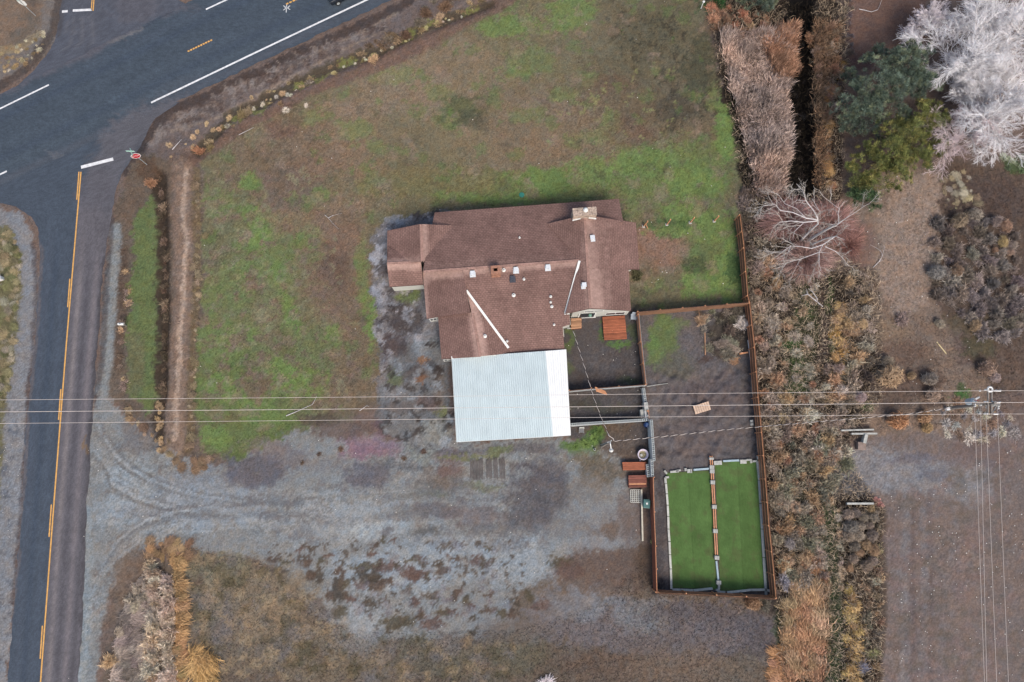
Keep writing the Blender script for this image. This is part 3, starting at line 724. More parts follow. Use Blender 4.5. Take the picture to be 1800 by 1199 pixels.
def paint_high(p):
    d = (p.V - (235 - .482 * p.U))       # image distance below the centre line
    for off, c, op in [(-44, (84, 94, 110), .5), (-26, (66, 78, 98), .5), (24, (84, 96, 110), .35), (44, (68, 80, 98), .5), (62, (86, 98, 110), .4), (85, (96, 98, 108), .5)]:
        g = np.exp(-((d - off) / 7) ** 2) * op * (0.8 + 0.3 * (p.n[0] - .5))
        p.c[:] = p.c * (1 - g[:, None]) + np.array(S(*c)) * g[:, None]
    p.poly([(108, 0), (300, 0), (350, 15), (250, 40), (180, 95), (90, 130), (-40, 185), (-40, 150), (60, 120), (100, 60)], (96, 96, 106), 16, b=0.7)
    p.ell(225, 45, 30, 20, (106, 102, 110), .5)
    p.line([(190, 78), (250, 52)], 3, (130, 128, 128), .5)
    p.line([(255, 47), (300, 22)], 2.5, (60, 68, 82), .6, b=.3)
    p.poly([(195, 210), (270, 180), (340, 172), (270, 235), (210, 300), (160, 290)], (100, 100, 108), 16, b=.7)
    p.ell(300, 160, 60, 14, (84, 92, 104), .5, ang=-25)
    p.ell(200, 178, 8, 6, (92, 106, 120), .5)
    for k in range(8):
        p.line([(82 + k * 9, 262 + k * 2.5), (130 + k * 7, 300 + k * 1.5)], 2.0, (112, 112, 118), .4, b=.5)
highway = strip('highway', HL, HR, 0.0, 60, 0.25, (74, 85, 98), paint_high, 0.05)
def paint_north(p):
    p.ell(150, 5, 40, 60, (92, 94, 104), .6)
    p.ell(240, 10, 40, 30, (100, 98, 106), .6)
    p.line([(104, 60), (112, -60)], 6, (76, 72, 74), .6)
    for k in range(6):
        p.line([(120 + k * 9, 30), (112 + k * 10, 90 - k * 3)], 2.5, (116, 114, 120), .35, b=.4)
north_road = strip('side_road', SL, SR, -0.008, 40, 0.3, (88, 92, 104), paint_north)

# painted lines: worn thermoplastic, 4 mm proud of the asphalt's crown
M_WHITE = mat('white_road_paint', S(232, 232, 236), 0.7, 0.22, 3.0, 0, var2=0.12, scale2=12)
M_YELL = mat('yellow_road_paint', S(226, 172, 96), 0.7, 0.22, 3.0, 0, var2=0.12, scale2=12)
def marking(pts, wpx, material, z=0.058):
    b = MB()
    pts = [P(*p, z) for p in pts]
    w = wpx * 0.0305
    for a, c in zip(pts[:-1], pts[1:]):
        n = max(1, int((c - a).length / 1.5))
        d = (c - a).normalized()
        s = Vector((-d.y, d.x, 0)) * w
        for k in range(n):
            p, q = a.lerp(c, k / n), a.lerp(c, (k + 1) / n)
            b.add([p - s, q - s, q + s, p + s], [(0, 1, 2, 3)] if (q - p).cross(s).z > 0 else [(3, 2, 1, 0)])
    return b.build('road_marking', material, kind='structure')
marking([(265.5, 180.5), (450, 92), (640, 2), (1600, -456)], 3.4, M_WHITE, 0.045)
marking([(-700, 640), (0, 306.5), (12, 301)], 3.2, M_WHITE, 0.040)
marking([(-700, 533), (0, 191), (86, 149)], 3.0, M_WHITE, 0.042)
marking([(362, 16.5), (410, -6), (1500, -538)], 3.0, M_WHITE, 0.042)
for a, b_ in [((330, 90.5), (374, 69.5)), ((503, 7.5), (560, -20))]:
    for k in range(10):
        t0, t1 = k / 10, (k + .72) / 10
        marking([(a[0] + (b_[0] - a[0]) * t0, a[1] + (b_[1] - a[1]) * t0), (a[0] + (b_[0] - a[0]) * t1, a[1] + (b_[1] - a[1]) * t1)], 3.2, M_YELL)
marking([(142.5, 294), (199, 279.5)], 6.2, M_WHITE, 0.0)
marking([(109, 20.5), (119, 19.6)], 5.0, M_WHITE, 0.0)
marking([(128, 18.6), (161, 17)], 5.0, M_WHITE, 0.0)
marking([(163.5, 19), (167.5, -30)], 2.2, M_YELL, 0.0); marking([(160.5, 17), (164, -30)], 1.6, M_YELL, 0.0)
marking([(142.3, 302), (117, 600), (93.6, 900), (71.2, 1199), (66, 1262), (14, 1880)], 2.3, M_YELL, 0.0)
for a, b_ in [((138.8, 302), (135, 351)), ((122.8, 490), (119, 540)), ((107, 684), (103, 738)), ((90.3, 887), (86.2, 944)), ((74.5, 1100), (70.6, 1158))]:
    marking([a, b_], 2.1, M_YELL, 0.0)
for a, b_ in [((498, 18), (510, 10)), ((504, 8), (503, 22)), ((498, 10), (510, 17)), ((500, 14), (508, 13))]:
    marking([a, b_], 1.2, M_WHITE, 0.062)
#@@HOUSE

# ================================================================== HOUSE
def shingle_mat():
    m = bpy.data.materials.new('brown_shingles')
    m.use_nodes = True
    nt = m.node_tree
    b = nt.nodes['Principled BSDF']
    b.inputs['Roughness'].default_value = 0.9
    b.inputs['Specular IOR Level'].default_value = 0.15
    uv = nt.nodes.new('ShaderNodeUVMap')
    br = nt.nodes.new('ShaderNodeTexBrick')
    br.inputs['Scale'].default_value = 1.0
    br.inputs['Brick Width'].default_value = 0.34
    br.inputs['Row Height'].default_value = 0.21
    br.inputs['Mortar Size'].default_value = 0.022
    br.inputs['Mortar Smooth'].default_value = 0.3
    br.inputs['Color1'].default_value = (*S(143, 114, 106), 1)
    br.inputs['Color2'].default_value = (*S(134, 105, 98), 1)
    br.inputs['Mortar'].default_value = (*S(110, 84, 79), 1)
    nt.links.new(uv.outputs[0], br.inputs[0])
    tc = nt.nodes.new('ShaderNodeTexCoord')
    fac = None
    for sc, a in ((0.35, .20), (1.6, .12), (5.0, .16), (22.0, .14)):
        n = nt.nodes.new('ShaderNodeTexNoise')
        n.inputs['Scale'].default_value = sc
        n.inputs['Detail'].default_value = 4
        nt.links.new(tc.outputs['Object'], n.inputs[0])
        mr = nt.nodes.new('ShaderNodeMapRange')
        mr.inputs[1].default_value, mr.inputs[2].default_value = .28, .72
        mr.inputs[3].default_value, mr.inputs[4].default_value = 1 - a, 1 + a
        nt.links.new(n.outputs[0], mr.inputs[0])
        if fac is None:
            fac = mr.outputs[0]
        else:
            mu = nt.nodes.new('ShaderNodeMath')
            mu.operation = 'MULTIPLY'
            nt.links.new(fac, mu.inputs[0])
            nt.links.new(mr.outputs[0], mu.inputs[1])
            fac = mu.outputs[0]
    # worn, pale granule loss in soft patches (stronger where the attribute says the roof is worn)
    at = nt.nodes.new('ShaderNodeVertexColor')
    at.layer_name = 'Wear'
    sp = nt.nodes.new('ShaderNodeSeparateColor')
    nt.links.new(at.outputs[0], sp.inputs[0])
    n = nt.nodes.new('ShaderNodeTexNoise')
    n.inputs['Scale'].default_value = 2.6
    n.inputs['Detail'].default_value = 6
    n.inputs['Roughness'].default_value = .7
    nt.links.new(tc.outputs['Object'], n.inputs[0])
    ad = nt.nodes.new('ShaderNodeMath')
    ad.operation = 'MULTIPLY_ADD'
    ad.inputs[1].default_value = 1.3
    nt.links.new(sp.outputs[0], ad.inputs[0])
    nt.links.new(n.outputs[0], ad.inputs[2])
    mr = nt.nodes.new('ShaderNodeMapRange')
    mr.inputs[1].default_value, mr.inputs[2].default_value = .66, 1.35
    mr.inputs[3].default_value, mr.inputs[4].default_value = 0, .8
    nt.links.new(ad.outputs[0], mr.inputs[0])
    mx = nt.nodes.new('ShaderNodeMix')
    mx.data_type = 'RGBA'
    nt.links.new(mr.outputs[0], mx.inputs[0])
    nt.links.new(br.outputs[0], mx.inputs[6])
    mx.inputs[7].default_value = (*S(188, 156, 146), 1)
    vm = nt.nodes.new('ShaderNodeVectorMath')
    vm.operation = 'SCALE'
    nt.links.new(mx.outputs[2], vm.inputs[0])
    nt.links.new(fac, vm.inputs['Scale'])
    nt.links.new(vm.outputs[0], b.inputs['Base Color'])
    bp = nt.nodes.new('ShaderNodeBump')
    bp.inputs['Strength'].default_value = 0.25
    bp.inputs['Distance'].default_value = 0.02
    nt.links.new(br.outputs['Fac'], bp.inputs['Height'])
    bp.invert = True
    nt.links.new(bp.outputs[0], b.inputs['Normal'])
    return m
M_SHING = shingle_mat()
M_CAP = mat('worn_ridge_cap', S(166, 132, 122), 0.9, 0.28, 5.0, 0.3, var2=0.2, scale2=1.2)
M_WALL = mat('pale_siding', S(206, 206, 200), 0.7, 0.08, 3.0)
M_TRIM = mat('white_trim', S(244, 244, 242), 0.6, 0.06, 2.0)
M_GLASS = mat('window_glass', S(50, 54, 60), 0.35, 0.1, 1.0, spec=0.2)
M_FASCIA = mat('brown_fascia', S(112, 84, 78), 0.8, 0.15, 4.0)
M_BRICK = mat('red_brown_brick', S(170, 124, 104), 0.9, 0.35, 7.0, 0.4)
M_STONE = mat('mottled_chimney_stone', S(186, 166, 152), 0.9, 0.5, 6.0, 0.4, var2=.25, scale2=2.5)
M_BLACK = mat('flue_black', (0.004, 0.004, 0.004), 0.9, 0.1, 3)
M_VENT = mat('galvanised_vent', S(226, 230, 236), 0.45, 0.1, 3.0, spec=0.4)
M_SLATE = mat('dark_grey_metal', S(78, 80, 90), 0.5, 0.1, 3.0)

house = thing('ranch_house', P(930, 500, 0), 'brown shingled ranch house with cross gables and pale siding walls', 'house')
def inset(poly, d):
    n = len(poly)
    ar = sum(poly[i].x * poly[(i + 1) % n].y - poly[(i + 1) % n].x * poly[i].y for i in range(n))
    if ar < 0:
        poly = poly[::-1]
    L = []
    for i in range(n):
        a, b = poly[i], poly[(i + 1) % n]
        e = Vector((b.x - a.x, b.y - a.y)).normalized()
        L.append((Vector((a.x, a.y)) + Vector((-e.y, e.x)) * d, e))
    out = []
    for i in range(n):
        (p, e), (q, f) = L[i - 1], L[i]
        cr = e.x * f.y - e.y * f.x
        if abs(cr) < 0.15:
            out.append(q)
            continue
        t = ((q.x - p.x) * f.y - (q.y - p.y) * f.x) / cr
        out.append(p + e * t)
    return out
def roof(pts, plane, wear=(), walls=True, z0=0.0, wall_inset=0.5, lift=0.0):
    """a shingled slope: solid slab on its plane, with the wall that carries it"""
    poly = [plane.at(*p) for p in pts]
    n = plane.n
    eave = Vector((0, 0, 1)).cross(n)
    eave = eave.normalized() if eave.length > 1e-4 else Vector((1, 0, 0))
    up = n.cross(eave)
    mb = MB().slab(poly, 0.14)
    o = mb.build('roof', M_SHING, house)
    me = o.data
    if len(pts) > 4 or True:
        bm = bmesh.new()
        bm.from_mesh(me)
        for _ in range(3):
            bmesh.ops.triangulate(bm, faces=[f for f in bm.faces if len(f.verts) > 4])
            bmesh.ops.subdivide_edges(bm, edges=[e for e in bm.edges if e.calc_length() > 0.6], cuts=1, use_grid_fill=True)
        bmesh.ops.triangulate(bm, faces=[f for f in bm.faces if len(f.verts) > 4])
        bm.to_mesh(me)
        bm.free()
    uvl = me.uv_layers.new(name='UVMap')
    off = ROOT[house.name]
    co = np.zeros(len(me.vertices) * 3, np.float32)
    me.vertices.foreach_get('co', co)
    co = co.reshape(-1, 3) + np.array(off)
    vi = np.zeros(len(me.loops), np.int32)
    me.loops.foreach_get('vertex_index', vi)
    uvs = np.stack([co @ np.array(eave), co @ np.array(up)], 1)
    uvl.data.foreach_set('uv', uvs[vi].astype(np.float32).ravel())
    att = me.color_attributes.new('Wear', 'FLOAT_COLOR', 'POINT')
    w = np.zeros(len(co))
    for (a, b, width, amt) in wear:
        a3, b3 = plane.at(*a), plane.at(*b)
        d = seg_dist(co[:, 0], co[:, 1], [(a3.x, a3.y), (b3.x, b3.y)], False)
        w = np.maximum(w, amt * (1 - sst(width * .3, width, d)))
    c4 = np.ones((len(co), 4), np.float32)
    c4[:, :3] = w[:, None]
    att.data.foreach_set('color', c4.ravel())
    if walls:
        q = inset([Vector((p.x, p.y)) for p in poly], wall_inset)
        top = [Vector((p.x, p.y, plane.z(p.x, p.y) - 0.22)) for p in q]
        MB().prism(top, z0).build('wall', M_WALL, house)
    return o
PN = Plane((765, 374, 2.6), (1088, 350, 2.6), (900, 466, 4.3))
PS = Plane((820, 471.5, 4.3), (1019, 457.5, 4.3), (940, 619, 2.7))
PGW = Plane((1027, 378, 4.6), (1037, 541, 4.6), (962, 393, 3.3))
PGE = Plane((1027, 378, 4.6), (1037, 541, 4.6), (1121, 430, 2.6))
PW1 = Plane((813, 478, 4.1), (822, 549, 4.1), (747, 520, 2.6))
PW2 = Plane((831, 550, 3.75), (844, 626, 3.75), (772.5, 590, 2.55))
PE2 = Plane((829, 545, 3.82), (844, 626, 3.75), (895, 613, 2.7))
PAW = Plane((740, 394, 4.0), (742, 460, 4.0), (681, 406, 2.6))
PAE = Plane((740, 394, 4.0), (742, 460, 4.0), (800, 396, 2.95))
PBS = Plane((680, 463, 3.5), (742, 460, 3.5), (685, 503, 2.5))
PBN = Plane((680, 463, 3.5), (742, 460, 3.5), (683, 432, 2.75))
roof([(764, 374), (1040, 353.6), (1034, 457.5), (743, 477.5)], PN, [((743, 472), (1030, 454), 1.0, .25)])
roof([(1040, 353.6), (1088, 350), (1096, 391), (1040, 391)], PN)
roof([(813, 472.5), (1019, 457.5), (993.5, 552), (1001, 553), (1002.5, 570), (989, 574), (992.5, 617), (893, 622), (820, 510)], PS, [((743, 477), (1019, 458), .9, .7)])
roof([(1027, 378), (962, 393), (1019, 458), (1032, 458)], PGW, [((1027, 378), (1032, 458), .8, .35)])
roof([(1032, 457), (1019, 457), (993.5, 552), (1002, 549.5), (1037, 541.5)], PGW, [((1027, 378), (1037, 541), .8, .35)])
roof([(1027, 378), (1118, 392), (1124, 472.5), (1033, 473)], PGE, [((1030, 378), (1036, 473), 1.0, .6), ((1060, 400), (1058, 470), 1.6, .22)])
roof([(1033, 472.5), (1105, 473), (1109, 545.5), (1037, 541.5)], PGE, [((1037, 470), (1044, 541), 1.5, .75), ((1060, 470), (1066, 541), 1.2, .3)])
roof([(743, 478), (813, 473), (820, 510), (827, 549), (770, 556.5), (750, 560)], PW1, [((743, 481), (813, 476), 1.1, .8), ((745, 490), (750, 558), .5, .5)], wall_inset=.14)
roof([(829, 549), (770, 557), (776, 631), (845, 627)], PW2, [((832, 549), (844, 626), .8, .75)], wall_inset=.14)
roof([(813, 478), (820, 510), (893, 612), (897, 621), (845, 626), (828, 546)], PE2, [((830, 540), (846, 626), 1.1, .7), ((821, 514), (830, 548), .8, .6)])
roof([(681, 406), (740, 394), (742, 460), (680, 463)], PAW, [((740, 394), (742, 460), .5, .3), ((684, 461), (735, 460), .8, .45)])
roof([(740, 394), (801, 396), (744, 461)], PAE, [((741, 394), (743, 460), .9, .65)])
roof([(680, 463), (740, 460.5), (744, 499.5), (685, 503.5)], PBS, [((681, 464), (735, 462), .9, .75)], wall_inset=.10)
roof([(680, 463), (740, 460.5), (683, 434)], PBN, [((681, 461), (738, 459), .6, .6)])
def on(plane, u, v, h=0.0):
    p = plane.at(u, v)
    return p + Vector((0, 0, h))
def caps(plane, a, b, w=0.26):
    pa, pb = on(plane, *a, .03), on(plane, *b, .03)
    n = int((pb - pa).length / 0.30)
    mb = MB()
    for k in range(n):
        p, q = pa.lerp(pb, k / n), pa.lerp(pb, (k + 1.12) / n)
        mb.beam(p + Vector((0, 0, .012 + rnd.uniform(0, .012))), q, w, .035)
    mb.build('ridge_cap', M_CAP, house)
caps(PN, (745, 477.4), (1017, 458))
caps(PGE, (1027.5, 384), (1037, 541))
caps(PAW, (740, 395), (742, 459))
caps(PBS, (681, 463), (734, 461))
caps(PW2, (831, 551), (844, 625))
for pl, a, b in [(PS, (820, 511), (894, 612)), (PS, (1018.5, 459), (993.5, 551))]:
    MB().beam(on(pl, *a, .12), on(pl, *b, .12), .24, .06).build('valley_flashing', M_TRIM, house)
# gutter end and little porch corner by the east yard
g = MB()
g.beam(P(988, 574.5, 2.9), P(1001, 572, 2.9), .12, .12)
g.beam(P(989, 574, 2.8), P(991, 592, 2.75), .10, .10)
g.beam(P(1000.5, 554, 3.1), P(1002.5, 571, 3.0), .09, .10)
g.build('gutter', mat('pale_gutter', S(200, 194, 184), .6, .1), house)
d = MB()
d.tube([P(993, 552, 3.5), P(997, 552, 3.0), P(998, 556, 2.7), P(996, 557, 1.0)], .07, 6)
d.box(P(996, 555, 3.2), (.35, .3, .12)).box(P(998.5, 551, 3.3), (.25, .2, .12))
d.build('downspout', M_TRIM, house)
# fascia boards on the gable rakes
f = MB()
for pl, a, b in [(PW1, (750, 560), (770, 556.5)), (PW1, (770, 556.5), (826, 549)), (PGE, (1038, 542), (1109, 546)), (PGW, (1002, 550), (1037, 542)), (PBS, (685, 504), (744, 500)), (PAW, (680.4, 463), (681, 406)), (PBS, (680.4, 463), (685, 503.5)), (PAW, (681, 405.5), (740, 393.6)), (PGE, (1030, 377.5), (1118, 391.6)), (PN, (764, 373.6), (1088, 349.6)), (PGE, (1100, 473.2), (1124, 473))]:
    f.beam(on(pl, *a, -.10), on(pl, *b, -.10), .04, .16)
f.build('fascia', M_FASCIA, house)

# south gable wall of the east wing with its windows, door and white skirting
def wall_pt(a, b, t, z):
    p = a.lerp(b, t)
    return Vector((p.x, p.y, z))
ga, gb = P(1003, 559, 0), P(1101, 553.6, 0)
nrm = Vector(((gb - ga).y, -(gb - ga).x, 0)).normalized()
top_t = [(0, 3.3), (.37, 4.3), (1.0, 2.75)]
mb = MB()
vs = [wall_pt(ga, gb, 0, 0), wall_pt(ga, gb, 1, 0)] + [wall_pt(ga, gb, t, z) for t, z in reversed(top_t)]
mb.add(vs + [v - nrm * .3 for v in vs], [tuple(range(5)), tuple(range(9, 4, -1))] + [(i, i + 5, (i + 1) % 5 + 5, (i + 1) % 5) for i in range(5)])
mb.build('wall', M_WALL, house)
def window(a, b, t0, t1, z0, z1, panes=2):
    fr, pn = MB(), MB()
    n = Vector(((b - a).y, -(b - a).x, 0)).normalized()
    L = (b - a).length
    w = .07
    p = lambda t, z, o=.03: wall_pt(a, b, t, z) + n * o
    for z in (z0, z1):
        fr.beam(p(t0 - w / L, z), p(t1 + w / L, z), .035, w)
    for i in range(panes + 1):
        t = t0 + (t1 - t0) * i / panes
        fr.beam(p(t, z0), p(t, z1), w, .035, up=n)
    o = fr.build('window', M_TRIM, house)
    for i in range(panes):
        ta, tb = t0 + (t1 - t0) * i / panes, t0 + (t1 - t0) * (i + 1) / panes
        q = MB()
        q.add([p(ta, z0, .02), p(tb, z0, .02), p(tb, z1, .02), p(ta, z1, .02)], [(0, 1, 2, 3)])
        q.build('pane', M_GLASS, o)
window(ga, gb, .60, .94, .6, 1.75, 2)
window(ga, gb, .20, .52, 2.75, 3.35, 2)
b_ = MB()
b_.beam(wall_pt(ga, gb, .14, 1.0) + nrm * .04, wall_pt(ga, gb, .40, 1.0) + nrm * .04, .05, 1.9)
dr = b_.build('door', M_GLASS, house)
b_ = MB()
for t in (.13, .41):
    b_.beam(wall_pt(ga, gb, t, 0.1) + nrm * .05, wall_pt(ga, gb, t, 2.0) + nrm * .05, .12, .08, up=nrm)
b_.beam(wall_pt(ga, gb, .0, .06) + nrm * .06, wall_pt(ga, gb, .45, .06) + nrm * .06, .10, .14)
b_.build('door_frame', M_TRIM, house)
lampo = MB().lathe(wall_pt(ga, gb, .31, 2.05) + nrm * .22, [(.02, .16), (.12, .12), (.19, 0), (.15, -.03), (.02, -.03)], 12).build('wall_lamp', mat('verdigris_lamp', S(120, 160, 146), .5, .1), house)
# windows on the hidden west sides that peep out below the eaves
wa, wb = P(757.3, 568.2, 0), P(771.5, 565.6, 0)
window(wa, wb, .15, .92, 1.2, 2.3, 2)
wa, wb = P(781.8, 637.4, 0), P(797.5, 636.4, 0)
window(wa, wb, .1, .92, 1.2, 2.2, 2)
# chimneys
c0 = P(1027, 374.5, 5.0)
e = (P(1048, 373, 5.0) - P(1006, 376, 5.0))
rot = math.atan2(e.y, e.x)
ch = MB().box((c0.x, c0.y, 3.3), (2.45, .85, 4.2), rot).build('chimney', M_STONE, house, bevel=.04)
cp = MB()
Mr = Matrix.Translation(c0) @ Matrix.Rotation(rot, 4, 'Z')
for k in range(10):
    for j in range(3):
        cp.box(None, (.235, .27, .10), M=Mr @ Matrix.Translation((-1.11 + k * .247, -.29 + j * .29, .44 + rnd.uniform(-.015, .02))))
cp.build('coping_stone', M_STONE, ch)
MB().lathe(Mr @ Vector((.1, .12, .48)), [(.01, .34), (.14, .30), (.24, .16), (.26, .0), (.2, 0)], 14).build('flue_cap', M_TRIM, ch)
MB().beam(Mr @ Vector((-1.2, -.5, -.6)), Mr @ Vector((-.4, -.45, -.3)), .12, .10).beam(Mr @ Vector((.45, -.45, -.3)), Mr @ Vector((1.25, -.5, -.6)), .12, .10).build('flashing', M_TRIM, ch)
c1 = on(PS, 871.5, 478, 0)
ch = MB().box((c1.x, c1.y, c1.z + .15), (.95, .85, 1.3), rot).build('chimney', M_BRICK, house, bevel=.03)
t = MB()
z1 = c1.z + .83
Mr = Matrix.Translation((c1.x, c1.y, z1)) @ Matrix.Rotation(rot, 4, 'Z')
for (x, y, a, b2) in [(0, .30, .98, .26), (0, -.30, .98, .26), (-.34, 0, .30, .34), (.34, 0, .30, .34)]:
    t.box(None, (a, b2, .12), M=Mr @ Matrix.Translation((x, y, 0)))
t.build('coping', M_BRICK, ch)
MB().box(None, (.38, .34, .02), M=Mr @ Matrix.Translation((0, 0, -.04))).build('flue', M_BLACK, ch)  # near-black plate closing the flue opening
MB().box(None, (.95, .16, .10), M=Mr @ Matrix.Translation((0, -.52, -.75))).build('flashing', M_BRICK, ch)
# roof vents
def square_vent(pl, u, v, m=M_VENT, s=.40):
    p = on(pl, u, v, .02)
    b = MB()
    b.box(p + Vector((0, -.06, .02)), (s * 1.5, s * 1.4, .03), rot)
    b.box(p + Vector((0, .05, .16)), (s, s, .22), rot)
    b.box(p + Vector((0, .05, .29)), (s * 1.15, s * 1.15, .05), rot)
    b.build('roof_vent', m, house)
for pl, u, v in [(PS, 831, 482), (PS, 907, 475.5), (PS, 963, 471), (PGE, 1041, 419.5), (PGW, 1026.5, 502.5)]:
    square_vent(pl, u, v)
square_vent(PS, 901, 491, M_SLATE, .42)
def pipe_vent(pl, u, v, r=.07, h=.35):
    p = on(pl, u, v, 0)
    MB().lathe(p, [(r * 1.9, .03), (r * 1.6, .06), (r, .12), (r, h), (r * .55, h), (r * .55, h - .1)], 10).build('vent_pipe', M_TRIM, house)
for pl, u, v, r in [(PN, 913.3, 418, .06), (PS, 885.5, 475, .11), (PS, 921, 491, .08), (PS, 903, 519, .11), (PS, 968, 521.5, .08), (PS, 968, 531.5, .07), (PS, 970, 539, .09), (PS, 974, 571, .07), (PE2, 852.5, 591, .11), (PS, 891.5, 600, .07)]:
    pipe_vent(pl, u, v, r)

# ------------------------------------------------------------------ carport
M_METAL = mat('galvanised_roof_sheet', S(212, 227, 233), 0.5, 0.05, 1.2, spec=0.35, stretch=(1, .15, 1), var2=.06, scale2=.7)
M_METW = mat('white_roof_sheet', S(250, 252, 254), 0.5, 0.03, 1.0)
cport = thing('carport', P(900, 700, 0), 'carport under a broad pale ribbed metal roof joined to the south side of the house', 'carport')
ZE, ZR, ZX = 2.75, 3.15, 2.85
TL, TR, BR, BL = P(794, 629, ZE), P(995, 614.5, ZX), P(1003, 765, ZX), P(802.5, 777, ZE)
TM, BM = P(958.5, 617.3, ZR), P(972, 767.2, ZR)
def ribbed(a, b, c, d, n, m, ribs, h=.045):
    """n sheets between edge a-b (north) and d-c (south), ribs running north-south"""
    for i in range(n):
        s0, s1 = i / n, (i + 1) / n
        mb = MB()
        prof = []
        for k in range(ribs):
            f0 = k / ribs
            for df, z in ((.04, 0), (.14, h), (.26, h), (.36, 0)):
                prof.append((f0 + df / ribs, z))
        prof = [(0, 0)] + prof + [(1.0, 0)]
        rowN, rowS, loN, loS = [], [], [], []
        lift = .006 * (i % 2)
        for f, z in prof:
            t = s0 + (s1 - s0) * f
            pn, ps = a.lerp(b, t), d.lerp(c, t)
            rowN.append(pn + Vector((0, 0, z + lift))); rowS.append(ps + Vector((0, 0, z + lift)))
        k = len(prof)
        vs = rowN + rowS
        mb.add(vs, [(j, k + j, k + j + 1, j + 1) for j in range(k - 1)])
        mb.build('roof_sheet', m, cport)
ribbed(TL, TM, BM, BL, 11, M_METAL, 4, .055)
ribbed(TM, TR, BR, BM, 3, M_METW, 3, .03)
b = MB()
dn = Vector((0, 0, -.09))
for p, q in [(TL, TM), (TM, TR), (TR, BR), (BR, BM), (BM, BL), (BL, TL)]:
    b.beam(p + dn, q + dn, .05, .16)
b.build('fascia', M_TRIM, cport)
b = MB()
for t in np.linspace(.08, .92, 8):
    b.beam(TL.lerp(TM, t) + dn * 2.2, BL.lerp(BM, t) + dn * 2.2, .06, .16)
b.beam(TM + dn * 2.5, BM + dn * 2.5, .12, .22)
b.build('rafter', mat('rough_timber', S(150, 124, 100), .9, .25, 5), cport)
for p in (TL.lerp(BL, .35), BL.lerp(BM, .02), BL.lerp(BM, .5), BM, BR.lerp(BM, .06), TR.lerp(BR, .4)):
    b = MB()
    q = p.lerp((TL + BR) / 2, .03)
    b.box((q.x, q.y, 1.25), (.14, .14, 2.5))
    b.build('post', M_TRIM, cport)
b = MB()
q = P(801, 637, ZE)
b.beam(P(793.5, 628.5, ZE + .04), P(798, 628.2, ZE + .04), .25, .12).beam(P(794, 629, ZE + .05), P(872, 624, ZE + .25), .10, .08)
b.build('gutter', M_TRIM, cport)
#@@YARD

# ================================================================== FENCES, WALLS, YARD
M_CEDAR = mat('stained_cedar', S(146, 108, 86), 0.8, 0.30, 5.0, 0.2, var2=.2, scale2=.8)
M_CEDARL = mat('fresh_cedar', S(216, 156, 118), 0.8, 0.22, 5.0, 0.2)
M_GREYB = mat('white_grey_boards', S(190, 192, 194), 0.8, 0.15, 4.0)
M_BLOCK = mat('pale_concrete_block', S(206, 212, 214), 0.9, 0.12, 4.0, 0.2, var2=.1, scale2=1.0)
M_CONC = mat('pale_concrete', S(188, 188, 184), 0.9, 0.2, 4.0, 0.2, var2=.12, scale2=1.0)
M_PLANK = mat('red_brown_planks', S(176, 106, 78), 0.75, 0.3, 6.0, 0.2, stretch=(.3, 3, 3), var2=.15, scale2=1.2)
M_PLANKD = mat('weathered_red_planks', S(140, 88, 76), 0.8, 0.3, 6.0, 0.2, stretch=(.3, 3, 3), var2=.15, scale2=1.2)
M_PLANKT = mat('tan_planks', S(196, 150, 118), 0.8, 0.25, 6.0, 0.2, stretch=(.3, 3, 3))
HF = 1.83
def down(p, z=0.0):
    return Vector((p.x, p.y, z))
def fence(name, top_px, label, side, boards=M_CEDAR, rails=M_CEDARL, h=HF, jitter=.02, ext=0.0, lean=0.0):
    """board fence: posts and rails on one side (+1 = left of the run), boards bay by bay on the other"""
    pts = [down(P(u, v, h)) for u, v in top_px]
    th = thing(name, (pts[0] + pts[-1]) / 2, label, 'fence')
    run = []
    for a, b in zip(pts[:-1], pts[1:]):
        n = max(1, round((b - a).length / 2.44))
        run += [a.lerp(b, k / n) for k in range(n)]
    run.append(pts[-1])
    for i, p in enumerate(run):
        q = run[min(i + 1, len(run) - 1)] - run[max(i - 1, 0)]
        d = q.normalized()
        s = Vector((-d.y, d.x, 0)) * side
        pp = p + s * .11
        MB().box((pp.x, pp.y, (h + ext) / 2), (.10, .10, h + ext + rnd.uniform(-.03, .05)), math.atan2(d.y, d.x)).build('post', rails, th)
        if i == len(run) - 1:
            break
        b = run[i + 1]
        d = (b - p).normalized()
        L = (b - p).length
        s = Vector((-d.y, d.x, 0)) * side
        for z in (.28, .95, h - .12):
            MB().beam(p + s * .045 + Vector((0, 0, z + rnd.uniform(-.02, .02))), b + s * .045 + Vector((0, 0, z + rnd.uniform(-.02, .02))), .05, .09).build('rail', rails, th)
        mb = MB()
        nb = max(1, int(L / .142))
        for k in range(nb):
            c = p.lerp(b, (k + .5) / nb) - s * (.012 + rnd.uniform(0, .01))
            mb.box((c.x, c.y, .03 + h / 2 + rnd.uniform(-jitter, jitter)), (.136, .018, h), math.atan2(d.y, d.x) + rnd.uniform(-.02, .02))
        mb.build('board_panel', boards, th)
    return th
fence('board_fence', [(1302, 377), (1309, 435), (1315.6, 519), (1319, 532), (1327.5, 610), (1334, 698), (1340, 760), (1347, 842), (1353, 924), (1358, 970), (1365.5, 1052)], 'long stained cedar board fence beside the scrub belt, posts and rails facing the yard', -1)
fence('board_fence', [(1365, 1053.5), (1260, 1048), (1153, 1043)], 'short cedar board fence closing the south end of the turf strips', -1)
fence('board_fence', [(1154.5, 1041), (1152, 960), (1149.5, 900), (1148, 839)], 'cedar board fence without visible rails, left of the turf strips and behind the green bin', -1, boards=mat('plain_cedar', S(158, 98, 78), .8, .25, 5, .2, var2=.15, scale2=.6), h=1.75)
fence('board_fence', [(1121.5, 549), (1240, 539), (1317, 532.5)], 'cedar board fence between the lawn and the two gravel yards', 1)
